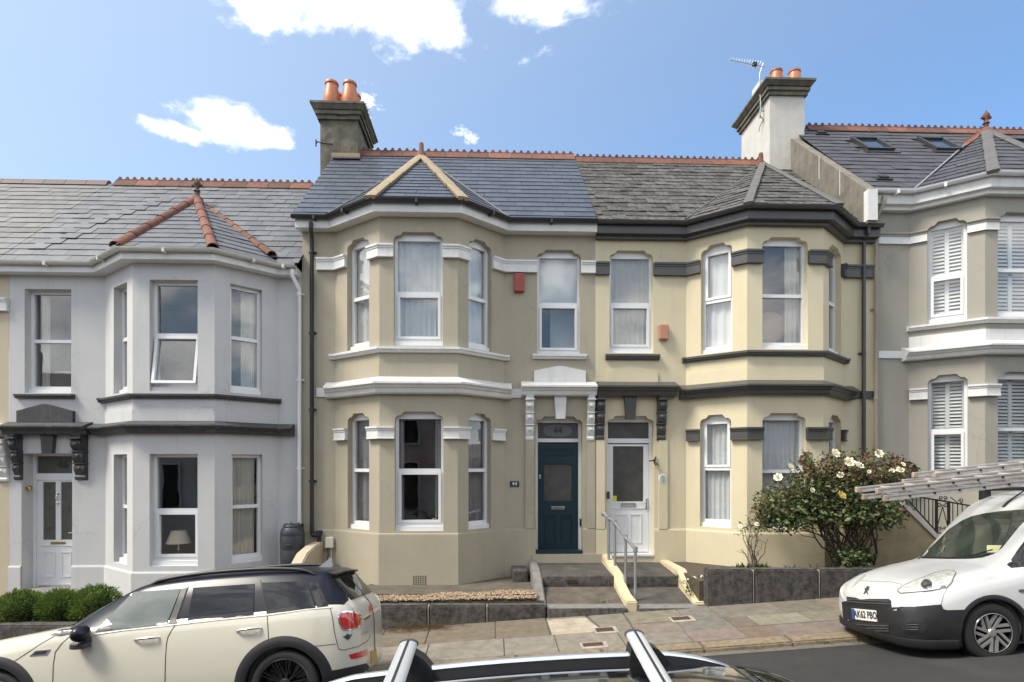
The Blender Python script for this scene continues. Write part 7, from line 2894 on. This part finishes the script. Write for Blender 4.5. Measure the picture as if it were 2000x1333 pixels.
def mini_back(y, z):
    o = mini.M @ Vector((3, y, z))
    d = (mini.M.to_3x3() @ Vector((-1, 0, 0))).normalized()
    loc, nor, i_, d_ = mini.bvh.ray_cast(o, d)
    if loc is None:
        return None, None
    return loc, nor if nor.dot(d) < 0 else -nor


mini.patch('rear_screen', [(.34, 1.27), (.33, 1.10), (.27, 1.035), (MW - .27, 1.035), (MW - .33, 1.10), (MW - .34, 1.27)], M_CARGLASS, .005, .07, cast=mini_back)
mini.line('panel_gap', [(MW / 2, 1.30), (MW / 2, .45)], M_SEAM, .004, cast=mini_back, off=.005)
# spoiler, fin, rails
rows = []
for k in range(13):
    yy = .34 + (MW - .68) * k / 12
    lz = 1.31 + .02 * math.sin(math.pi * k / 12)
    b = .06 * math.sin(math.pi * (k + .6) / 13.2) ** .6
    rows.append([mini.M @ Vector(q) for q in ((.26, yy, lz + .008), (.36, yy, lz + .006), (.40 + b, yy, lz - .008), (.40 + b, yy, lz - .022), (.36, yy, lz - .034), (.26, yy, lz - .03), (.26, yy, lz + .008))])
mb = MB()
mb.grid(rows)
mb.add(rows[0][:-1], [tuple(range(6))]); mb.add(rows[-1][:-1], [tuple(range(6))])
obj('spoiler', mb, M_NAVYROOF, mini.root, smooth=35)
p0, _ = mini_top(.20, .83)
lz = (mini.M.inverted() @ p0).z
mb = MB()
mb.prism([(-.12, 0), (.06, 0), (.055, .10), (.04, .108), (.0, .075), (-.07, .025)], lambda a, b, t: (.20 + a, .83 + t, lz + b - .004), -.018, .018)
mb.move(mini.M)
obj('aerial_fin', mb, mat('grey_fin', (.26, .27, .27), .35), mini.root)
for side in (0, 1):
    pts = []
    for k in range(22):
        x = -1.36 + 1.60 * k / 21
        yy = .255 if side == 0 else MW - .255
        p, _ = mini_top(x, yy)
        h_ = .042 * math.sin(math.pi * min(1, max(0, k / 21))) ** .35
        lo = mini.M.inverted() @ p
        pts.append(mini.M @ Vector((lo.x, lo.y, lo.z + h_)))
    mb = MB(); mb.tube(pts, [.014] + [.02] * 20 + [.014], 8); obj('roof_rail', mb, M_BLACKPL, mini.root, smooth=60)
# lamps, badges, trim at the rear
ring = [(659, 1201), (663, 1196), (676, 1193.5), (692, 1195), (704, 1201), (705.5, 1208), (705, 1221), (698, 1227), (684, 1231.5), (672, 1232), (665, 1227), (661, 1216)]
mini.patch('lamp_ring', ring, M_CHROME, .006, 6)
cx_, cy_ = 683, 1213
mini.patch('tail_lamp', [(cx_ + (a - cx_) * .86, cy_ + (b - cy_) * .86) for a, b in ring], M_REDL, .012, 6)
mini.patch('tail_lamp', [(719, 1184), (723, 1183), (725, 1197), (721, 1198)], M_REDL, .010, 3)
mini.patch('reflector', [(681, 1279), (700, 1274), (717, 1268), (719, 1280), (702, 1285), (686, 1288)], M_REDL, .006, 6)
mini.patch('number_plate', [(723, 1273), (734, 1268), (736, 1290), (725, 1297)], M_YELLOWP, .006, 5)
mini.patch('badge', ngon(679, 1244, 4.5, 5.5, 14), M_BLACKPL, .008, 3)
mini.patch('badge_wing', [(670, 1243), (675, 1242), (675, 1248)], M_BLACKPL, .007, 3)
mini.patch('badge_wing', [(683, 1241), (688, 1238), (683, 1246)], M_BLACKPL, .007, 3)
mini.patch('badge', [(708, 1209), (714, 1206), (720, 1202), (724, 1202), (721, 1207), (712, 1212)], M_CHROME, .007, 3)
mini.text('lettering', 'COOPER', 712, 1237, 7.5, mat('grey_lettering', (.28, .28, .27), .4), -.35, .5)
mini.line('panel_gap', [(645, 1188), (649, 1205), (653, 1235), (661, 1268), (672, 1270), (700, 1263), (718, 1252), (724, 1240)], M_SEAM, .0035)
mini.line('panel_gap', [(612, 1263), (655, 1258)], M_SEAM, .003)
mini.line('panel_gap', [(522, 1203), (524, 1240), (525, 1262)], M_SEAM, .004)
mini.line('panel_gap', [(342, 1222), (335, 1232), (328, 1244), (325, 1258), (323, 1290), (322, 1333)], M_SEAM, .004)
mini.line('panel_gap', [(139, 1241), (120, 1258), (108, 1274), (104, 1300), (103, 1333)], M_SEAM, .004)
mini.line('panel_gap', [(106, 1243), (80, 1258), (28, 1292)], M_SEAM, .0035)
mini.patch('rear_diffuser', [(636, 1312), (660, 1308), (715, 1296), (720, 1303), (725, 1325), (640, 1345)], M_CLAD, .008, 8)
for (a, b, c, d) in ((262, 1251, 312, 1245), (461, 1233.5, 511, 1226.5)):
    pts = []
    for k in range(9):
        t = k / 8
        loc, nor = mini.cast(a + (c - a) * t, b + (d - b) * t - 1.5 * math.sin(math.pi * t))
        pts.append(loc + nor * (.004 + .034 * math.sin(math.pi * t) ** .5))
    mb = MB(); mb.tube(pts, [.006] + [.012] * 7 + [.006], 8); hd = obj('door_handle', mb, M_CHROME, mini.root, smooth=60)
    mini.patch('handle_cup_shade', ngon((a + c) / 2 + 3, (b + d) / 2 + 5, 12, 7, 16), mat('cream_cup_shade', (.48, .455, .375), .4), .002, 5)  # patch on the skin, not hollow; recess shade painted as darker cream
mini.patch('side_vent', [(58, 1282), (70, 1271), (99, 1268.5), (92, 1280)], M_CHROME, .005, 7)
mini.patch('vent_mesh', [(64, 1280), (72, 1273), (94, 1271), (89, 1278)], M_BLACKPL, .008, 7)
mini.patch('scuttle', [(98, 1241), (120, 1230), (140, 1228), (140, 1238), (118, 1243)], M_BLACKPL, .004, 6)
# door mirror
loc, nor = mini.cast(178, 1236)
mc = loc + Vector((-.03, -.10, .02))
mb = MB()
mb.lathe([(.115 * math.sin(q) ** .8, -.115 * math.cos(q)) for q in [math.pi * k / 12 for k in range(13)]], (0, 0, 0), n=20)
mb.move(Matrix.Translation(mc) @ Matrix.Rotation(R(8), 4, 'Y') @ Matrix.Diagonal((.62, .85, .62, 1)))
mi = obj('door_mirror', mb, M_NAVYROOF, mini.root, smooth=60)
mb = MB(); mb.tube([mc + Vector((.0, .02, -.06)), loc + Vector((.01, .02, -.09))], .035, 10); mb.lathe([(.085, -.02), (.08, .02), (0, .025)], (0, 0, 0), n=16); mb.v[-48:] = [tuple(Vector(p) + mc + Vector((0, 0.0, -.105))) for p in mb.v[-48:]]; obj('mirror_foot', mb, M_BLACKPL, mi, smooth=50)
mini.patch('wheel_glimpse', [(192, 1233), (196, 1228), (206, 1224), (216, 1226), (222, 1231)], M_BLACKPL, .0068, 4)

# ================================================================== white van
VW = 1.62
van_sts = [(-.86, .46, .26, .46, .10, .50), (-.84, .30, .23, .54, .10, .58), (-.78, .17, .21, .60, .11, .655), (-.66, .08, .20, .66, .13, .74), (-.48, .03, .19, .72, .16, .815), (-.25, .005, .12, .79, .2, .87), (.0, 0, .14, .84, .22, .915), (.2, 0, .15, .87, .22, .945), (.32, 0, .15, .89, .2, .98),
           (.5, 0, .15, .92, .17, 1.13), (.75, 0, .15, .95, .17, 1.36), (1.0, 0, .15, .97, .18, 1.56), (1.2, 0, .15, .98, .18, 1.66), (1.5, 0, .15, .99, .17, 1.72), (2.2, 0, .15, .99, .16, 1.75), (3.2, 0, .18, .99, .16, 1.74), (3.38, .02, .22, .99, .16, 1.70), (3.44, .08, .3, .95, .16, 1.6)]
Mv = pose(1945, 1238, 5.85, .31, R(3.0))
van = Car('parked_van', 'white panel van with ladders on its roof parked at lower right', 'van', Mv, van_sts, VW, M_WHITECAR, [(0, .31), (2.73, .31)], .375, 5)
for hb in ((0, .31), (2.73, .31)):
    van.wheel(hb, .312, .205, 'seven', M_RIMS, inset=.03)
    van.wheel(hb, .312, .205, 'seven', M_RIMS, side=1, inset=.03)
van.arch((0, .31), .355, .40, R(-25), R(200), M_BLACKPL, .004)
van.patch('bumper', [(1645, 1176), (1656, 1175), (1700, 1178), (1741, 1181), (1742, 1187), (1790, 1185), (1838, 1181), (1842, 1190), (1850, 1192), (1893, 1191), (1882, 1210), (1877, 1235), (1876, 1268), (1820, 1272), (1770, 1268), (1700, 1255), (1680, 1245), (1650, 1235)], M_CLAD, .008, 7)
van.patch('upper_grille', [(1655, 1166), (1672, 1168), (1682, 1172), (1700, 1171), (1738, 1171.5), (1741, 1174), (1741, 1185), (1700, 1184), (1656, 1178)], M_BLACKPL, .012, 5)
for k, (a, b, c, d) in enumerate(((1657, 1171, 1740, 1177), (1657, 1175, 1740, 1181.5))):
    van.line('grille_bar', [(a, b), ((a + c) / 2, (b + d) / 2 + 1), (c, d)], mat('dark_grey_bar', (.06, .06, .065), .4), .009, off=.014)
van.patch('lower_grille', [(1662, 1214), (1700, 1217), (1739, 1219), (1738, 1237), (1700, 1236), (1670, 1231)], M_BLACKPL, .011, 6)
for (a, b, c, d) in ((1665, 1219, 1738, 1223), (1667, 1224, 1738, 1228), (1669, 1229, 1738, 1233)):
    van.line('grille_bar', [(a, b), ((a + c) / 2, (b + d) / 2 + 1.5), (c, d)], mat('dark_grey_bar', (.06, .06, .065), .4), .008, off=.014)
van.patch('number_plate', [(1665, 1188.5), (1690, 1190.5), (1713, 1193), (1715, 1214.5), (1690, 1212), (1667, 1208.5)], mat('white_number_plate', (.70, .70, .68), .4), .016, 5)
van.patch('plate_band', [(1665.2, 1188.8), (1671, 1189.3), (1673, 1209.2), (1667.2, 1208.3)], mat('blue_plate_band', (.02, .07, .28), .4), .018, 4)
van.text('plate_lettering', 'AK62 PBO', 1692.8, 1201.5, 19, M_BLACKPL, .09, .53, .019, .5, -.08)
hl = [(1755, 1152), (1765, 1145), (1780, 1138), (1805, 1128), (1830, 1119), (1848, 1115), (1862, 1116), (1867, 1120), (1858, 1138), (1850, 1149), (1830, 1153), (1795, 1157), (1760, 1160), (1754, 1156)]
van.patch('headlight', hl, M_LAMP, .008, 5)
van.line('headlight_edge', hl + [hl[0]], mat('lamp_edge', (.13, .13, .12), .4), .005, off=.007, n=4)
van.patch('lamp_bowl', ngon(1810, 1143, 11, 10, 16), M_CHROME, .010, 4)
van.patch('lamp_bowl', ngon(1835, 1132, 10, 9, 16), M_LAMP, .012, 4)
van.patch('lamp_bowl', ngon(1840, 1146, 8, 6, 14), M_CHROME, .011, 4)
van.patch('headlight', [(1665, 1148), (1671, 1139), (1680, 1130), (1690, 1123), (1692, 1125), (1678, 1137)], mat('dull_lamp', (.33, .34, .28), .2), .008, 4)
van.patch('fog_lamp_recess', ngon(1786, 1224, 24, 15, 20, 2.4), M_BLACKPL, .011, 5)
van.patch('fog_lamp_blank', ngon(1781, 1225, 14, 10, 16, 2.4), M_CLAD, .016, 5)
for v in (1220, 1225, 1230):
    van.line('fog_lamp_bar', [(1770, v), (1794, v)], M_BLACKPL, .004, off=.017, n=5)
# dark skirt under the front bumper
plan = [(x, e) for (x, e, *_r) in catmull(van_sts, 5) if -.86 <= x <= -.37][::-1]
pl = [(x, y - .004) for x, y in plan] + [(-.872, .60), (-.874, VW / 2), (-.872, VW - .60)] + [(x, VW - y + .004) for x, y in plan[::-1]]
mb = MB()
mb.sweep(pl[::-1], [(-.10, .17), (-.02, .165), (.006, .19), (.007, .26), (-.02, .27), (-.10, .25)])
mb.move(van.M)
obj('bumper_skirt', mb, M_CLAD, van.root, smooth=50)
# rampant lion emblem
lion = [(1696, 1146), (1699, 1147.5), (1697.5, 1150), (1695.5, 1150.5), (1698, 1152), (1697.5, 1154), (1694.5, 1153.5), (1695, 1157), (1696.5, 1161), (1694.5, 1161.5), (1693, 1157.5), (1690, 1159), (1688.5, 1161.5), (1687.5, 1160), (1690, 1156), (1691.5, 1152), (1689.5, 1152.5), (1689.5, 1150.5), (1692.5, 1149.5), (1694, 1147)]
van.patch('lion_emblem', lion, mat('dark_chrome_emblem', (.09, .09, .09), .3, metal=.5), .010, 3)
van.patch('windscreen', [(1794, 1091), (1830, 1058), (1855, 1033), (1880, 1017), (1898, 1009), (1926, 1003), (1954, 999), (2010, 995), (2012, 1008), (1990, 1030), (1957, 1071), (1940, 1083), (1918, 1090), (1895, 1092), (1850, 1092.5)], M_SCREEN, .004, 7)
van.patch('dash_note', [(1928, 1066), (1957, 1066), (1950, 1077), (1947, 1080), (1928, 1080)], mat('pale_yellow_paper', (.42, .42, .22), .6), .0055, 5)
van.patch('scuttle', [(1772, 1093), (1792, 1084), (1797, 1091), (1793, 1093)], M_BLACKPL, .006, 4)
van.line('wiper', [(1800, 1090), (1850, 1091), (1900, 1090), (1935, 1083)], M_BLACKPL, .008, off=.012)
van.line('wiper', [(1862, 1090), (1900, 1086), (1940, 1075)], M_BLACKPL, .006, off=.012)
van.patch('side_window', [(1966, 1103), (1975, 1093), (1990, 1072), (2004, 1054), (2040, 1040), (2060, 1100), (2000, 1108), (1975, 1110)], M_CARGLASS, .005, 7)
van.line('panel_gap', [(1682, 1134), (1700, 1136), (1740, 1137), (1762, 1142)], M_SEAMW, .0035, off=.001)
van.line('panel_gap', [(1850, 1150), (1842, 1165), (1838, 1182)], M_SEAMW, .0035, off=.001)
van.line('panel_gap', [(1998, 1110), (2003, 1125), (2010, 1160), (2012, 1200)], M_SEAMW, .004, off=.001)
van.patch('side_repeater', ngon(1995, 1154, 6, 3, 12), mat('smoked_lamp', (.10, .09, .08), .3), .008, 3)
p, n_ = van.cast(1960, 991)
mb = MB(); mb.tube([p, p + Vector((.05, 0, .06)), p + Vector((.36, .0, .27))], [.02, .012, .005], 6); obj('aerial', mb, M_BLACKPL, van.root)


# roof bar foot and ladders
def van_top(x, y):
    o = van.M @ Vector((x, y, 3))
    d = (van.M.to_3x3() @ Vector((0, 0, -1))).normalized()
    loc, nor, i_, d_ = van.bvh.ray_cast(o, d)
    return loc


ALU = mat('weathered_aluminium', (.47, .45, .42), .5, col2=(.37, .345, .31), scale=9, bump=.3, contrast=1.2, metal=.2, streak=(5, .3, (.24, .19, .15)))
for xk in (1.25, 2.9):
    q0, q1 = van_top(xk, .22), van_top(xk, VW - .22)
    mb = MB()
    up_ = .16
    mb.tube([q0 + Vector((0, -.06, .11)), q1 + Vector((0, .06, .11))], .022, 8)
    for q in (q0, q1):
        mb.bevel_box(q.x - .05, q.x + .05, q.y - .045, q.y + .045, q.z - .03, q.z + .11, .012)
    obj('roof_bar', mb, M_CLAD, van.root)


def ladder(label, ul, vl, ur, vr, y0, y1, sec2, rungs):
    """aluminium extension ladder of two sections laid flat; stiles seen from the side"""
    a, b = W(ul, vl, y0), W(ur, vr, y0)
    d = (b - a)
    Ln = d.length
    d = d.normalized()
    up = Vector((-d.z, 0, d.x)).normalized()
    t = thing('ladder', a + d * 1.5, label, 'ladder', 'aluminium ladders on the van roof')
    for (o, st) in ((0, 0.0), (sec2[0], sec2[1])):
        A = a + up * o + d * st
        for yy in (y0, y1):
            mb = MB()
            L2 = Ln - st
            hh = .030
            p0 = Vector((A.x, yy, A.z))
            w_ = Vector((0, .028, 0))
            mb.hexa([tuple(q) for q in (p0 - up * hh - w_ * .5, p0 + d * L2 - up * hh - w_ * .5, p0 + d * L2 - up * hh + w_ * .5, p0 - up * hh + w_ * .5, p0 + up * hh - w_ * .5, p0 + d * L2 + up * hh - w_ * .5, p0 + d * L2 + up * hh + w_ * .5, p0 + up * hh + w_ * .5)])
            for s_ in (-1, 1):
                p1 = p0 + up * (hh - .008) * s_ + Vector((0, -.018, 0))
                mb.hexa([tuple(q) for q in (p1 - up * .008, p1 + d * L2 - up * .008, p1 + d * L2 - up * .008 + w_ * .4, p1 - up * .008 + w_ * .4, p1 + up * .008, p1 + d * L2 + up * .008, p1 + d * L2 + up * .008 + w_ * .4, p1 + up * .008 + w_ * .4)])
            st_o = obj('stile', mb, ALU, t)
            mb = MB(); mb.bevel_box(p0.x - .02, p0.x + .035, yy - .022, yy + .022, p0.z - hh - .004, p0.z + hh + .004, .01); obj('end_cap', mb, mat('worn_buff_plastic', (.40, .33, .26), .7, col2=(.26, .2, .15), scale=20), st_o)
        s = .27
        while s < L2 - .05:
            c = A + d * s
            mb = MB(); mb.tube([(c.x, y0 - .012, c.z), (c.x, y1 + .012, c.z)], .0145, 8); obj('rung', mb, ALU, t, smooth=60)
            mb = MB(); mb.tube([(c.x, y0 - .0245, c.z), (c.x, y0 - .010, c.z)], .0125, 8); obj('rung_end', mb, M_BLACKPL, t)
            s += .275
    return t


ladder('nearer weathered aluminium extension ladder with its end over the rose bush', 1727, 974, 2330, 905, 6.05, 6.40, (.086, -.06), 9)
ladder('farther aluminium extension ladder lying behind the nearer one on the van', 1806, 943, 2330, 880, 6.72, 7.07, (.07, .14), 9)

# ================================================================== black car in the foreground
BW = 1.55
Pb = Vector((.18, 1.22, 0))
zroad = ground_z(.18, 1.9)
ztop = Z(1317, 2.4, 1050)
hcar = ztop - zroad
blk_sts = [(-2.15, .40, .3, .62, .12, .70), (-2.1, .2, .24, .75, .14, .86), (-1.95, .07, .22, .86, .16, .95), (-1.6, .01, .2, .90, .2, 1.08), (-1.25, 0, .2, .91, .22, hcar - .13), (-.95, 0, .2, .92, .21, hcar - .045), (-.5, 0, .2, .92, .2, hcar - .012), (0, 0, .2, .92, .2, hcar), (.55, 0, .2, .92, .2, hcar - .012), (.95, 0, .2, .92, .21, hcar - .045),
           (1.2, 0, .2, .91, .22, hcar - .12), (1.52, 0, .2, .90, .2, hcar - .33), (1.74, 0, .2, .88, .14, .93), (1.95, .02, .2, .82, .14, .88), (2.2, .1, .22, .72, .14, .78), (2.3, .25, .26, .64, .12, .70), (2.34, .42, .32, .58, .1, .62)]
Mb = Matrix.Translation((Pb.x, Pb.y, zroad)) @ Matrix.Rotation(-math.atan(G), 4, 'Y')
blk = Car('parked_car', 'black car with silver roof rails and two roof bars, only its roof in view', 'car', Mb, blk_sts, BW, M_BLACKCAR, [(-1.35, .32), (1.35, .32)], .35, 5)
for hb in blk.hubs:
    blk.wheel(hb, .31, .22, 'multi', M_RIMB)
    blk.wheel(hb, .31, .22, 'multi', M_RIMB, side=1)


def blk_top(x, y):
    o = blk.M @ Vector((x, y, 3))
    d = (blk.M.to_3x3() @ Vector((0, 0, -1))).normalized()
    loc, nor, i_, d_ = blk.bvh.ray_cast(o, d)
    if loc is None:
        return None, None
    return loc, nor if nor.dot(d) < 0 else -nor


M_ROOFG = mat('black_roof_glass', (.006, .006, .007), .03, coat=1.0, ior=1.6)
blk.patch('glass_roof', [(-.8, .36), (.5, .36), (.5, BW - .34), (-.8, BW - .34)], M_ROOFG, .004, .1, cast=blk_top)
blk.patch('windscreen', [(.99, .30), (1.66, .16), (1.68, BW / 2), (1.66, BW - .16), (.99, BW - .30), (.98, BW / 2)], M_CARGLASS, .004, .08, cast=blk_top)
blk.line('screen_gap', [(.95, .28), (.945, BW / 2), (.95, BW - .28)], M_SEAM, .004, cast=blk_top, off=.002)
blk.line('screen_gap', [(.95, BW - .285), (1.25, BW - .23), (1.66, BW - .14)], M_BLACKPL, .009, cast=blk_top, off=.003)
for side in (0, 1):
    yy = .24 if side == 0 else BW - .24
    rows = []
    top = []
    n = 34
    for k in range(n + 1):
        x = -.98 + 1.94 * k / n
        p, _ = blk_top(x, yy)
        t = k / n
        hgt = .062 * min(1, (math.sin(math.pi * min(max(t, 0), 1)) * 2.2)) ** .7
        hgt = max(hgt, .004)
        rows.append([p + Vector((0, q, r_)) for (q, r_) in ((-.02, -.01), (-.02, hgt * .72), (.02, hgt * .72), (.02, -.01), (-.02, -.01))])
        top.append([p + Vector((0, q, r_)) for (q, r_) in ((-.022, hgt * .72), (-.018, hgt * .86), (-.008, hgt * .92), (.008, hgt * .92), (.018, hgt * .86), (.022, hgt * .72), (-.022, hgt * .72))])
    mb = MB()
    mb.grid(rows)
    rr = obj('roof_rail', mb, mat('rail_side_reflection', (.03, .031, .034), .5), blk.root, smooth=50)  # side of the silver rail; the dark roof it mirrors is put into its colour
    mb = MB()
    mb.grid(top)
    obj('rail_top', mb, mat('satin_aluminium', (.72, .75, .80), .3, metal=.85), rr, smooth=50)
M_BAR = mat('silver_roof_bar', (.74, .76, .78), .3, metal=.55)
for k, (uf, vf, lab) in enumerate(((798, 1259, 'silver roof bar nearest the cream car'), (1239, 1240, 'silver roof bar nearer the windscreen'))):
    yf = 2.62
    pf = W(uf, vf, yf)
    un = 770 if k == 0 else 1292
    pn = W(un, 1333, 2.62 - .50)
    d = (pn - pf) / .5
    pn = pf + d * 1.30
    t = bpy.data.objects.new('roof_bar', None)
    COL.objects.link(t)
    t.parent = blk.root
    t['label'] = lab
    dirv = (pn - pf).normalized()
    sd = dirv.cross(Vector((0, 0, 1))).normalized()
    upv = sd.cross(dirv).normalized()
    if upv.z < 0:
        upv = -upv
    rows = []
    for p in (pf, pn):
        rows.append([p + sd * (.040 * math.cos(a)) + upv * (.020 * math.sin(a)) for a in [2 * math.pi * i / 20 for i in range(21)]])
    mb = MB(); mb.grid(rows); mb.add(rows[0][:-1], [tuple(range(20))]); mb.add(rows[1][:-1], [tuple(range(20))]); obj('bar_profile', mb, M_BAR, t, smooth=50)
    mb = MB()
    a0, a1 = pf + upv * .0165, pn + upv * .0165
    mb.hexa([tuple(q) for q in (a0 - sd * .005 - upv * .01, a1 - sd * .005 - upv * .01, a1 + sd * .005 - upv * .01, a0 + sd * .005 - upv * .01, a0 - sd * .005 + upv * .0055, a1 - sd * .005 + upv * .0055, a1 + sd * .005 + upv * .0055, a0 + sd * .005 + upv * .0055)])
    obj('rubber_strip', mb, M_BLACKPL, t)
    rows = []
    for (s_, o) in ((1.0, -.01), (1.06, 0), (1.06, .012), (.7, .026)):
        p = pf - dirv * o
        rows.append([p + sd * (.042 * s_ * math.cos(a)) + upv * (.022 * s_ * math.sin(a)) for a in [2 * math.pi * i / 16 for i in range(17)]])
    mb = MB(); mb.grid(rows); mb.add(rows[-1][:-1], [tuple(range(16))]); obj('end_cap', mb, mat('dark_grey_cap', (.05, .05, .055), .5), t, smooth=50)
    for yy in (BW - .24, .24):
        ty = Pb.y + yy
        pc = pf + dirv * ((pf.y - ty) / -dirv.y if dirv.y else 0)
        lo, _ = blk_top((blk.M.inverted() @ pc).x, yy)
        mb = MB()
        hgt = pc.z - .01 - lo.z
        prof = [(-.06, -.02), (.11, -.02), (.105, hgt * .5), (.07, hgt * .85), (.02, hgt + .012), (-.045, hgt), (-.055, hgt * .5)]
        mb.prism(prof, lambda a, b, q: (lo.x + a, lo.y + q, lo.z + b), -.04, .04)
        obj('bar_foot', mb, M_CLAD, t, smooth=50)

# ------------------------------------------------------------------ the terrace across the street, seen in the window glass
ot = thing('terraced_house', (0, -6.6, CZ - 2.1), 'slate roofed terrace across the street mirrored in the window glass', 'house')
mb = MB()
mb.add([(x, -6.6, z) for x in (-40, 40) for z in (CZ - 4.5, CZ + 2.5)], [(0, 1, 3, 2)])
mb.add([(x, -12.8, z) for x in (-40, 40) for z in (CZ - 4.5, CZ + 2.5)], [(0, 1, 3, 2)])
obj('wall', mb, mat('mixed_render', (.80, .78, .72), .9, col2=(.60, .30, .21), scale=.35, contrast=2), ot, fix=False)
mb = MB()
mb.add([(x, y, z) for x in (-40, 40) for (y, z) in ((-6.3, CZ + 2.4), (-9.6, CZ + 5.0), (-13, CZ + 2.4))], [(0, 1, 4, 3), (1, 2, 5, 4)])
obj('roof', mb, mat('far_slate', (.06, .06, .065), .7, col2=(.04, .04, .043), scale=8, bump=.3), ot, fix=False)
mb = MB()
for i in range(14):
    x = -35 + 5.4 * i
    mb.box(x - .9, x + .1, -10.2, -9.1, CZ + 4.4, CZ + 6.2)
obj('chimney_stack', mb, mat('far_stack', (.3, .2, .15), .9), ot)
for i in range(14):
    x = -35 + 5.4 * i
    for (a, b, z0, z1) in ((.8, 2.6, -1.4, .7), (.8, 2.6, 1.0, 2.3), (3.8, 4.7, -2, .3), (3.8, 4.7, 1.1, 2.3)):
        mb = MB(); mb.box(x + a, x + b, -6.56, -6.5, CZ + z0, CZ + z1)
        w_ = obj('window', mb, M_UPVC, ot)
        mb = MB(); mb.box(x + a + .1, x + b - .1, -6.5, -6.48, CZ + z0 + .1, CZ + z1 - .1); obj('pane', mb, M_CARGLASS, w_)
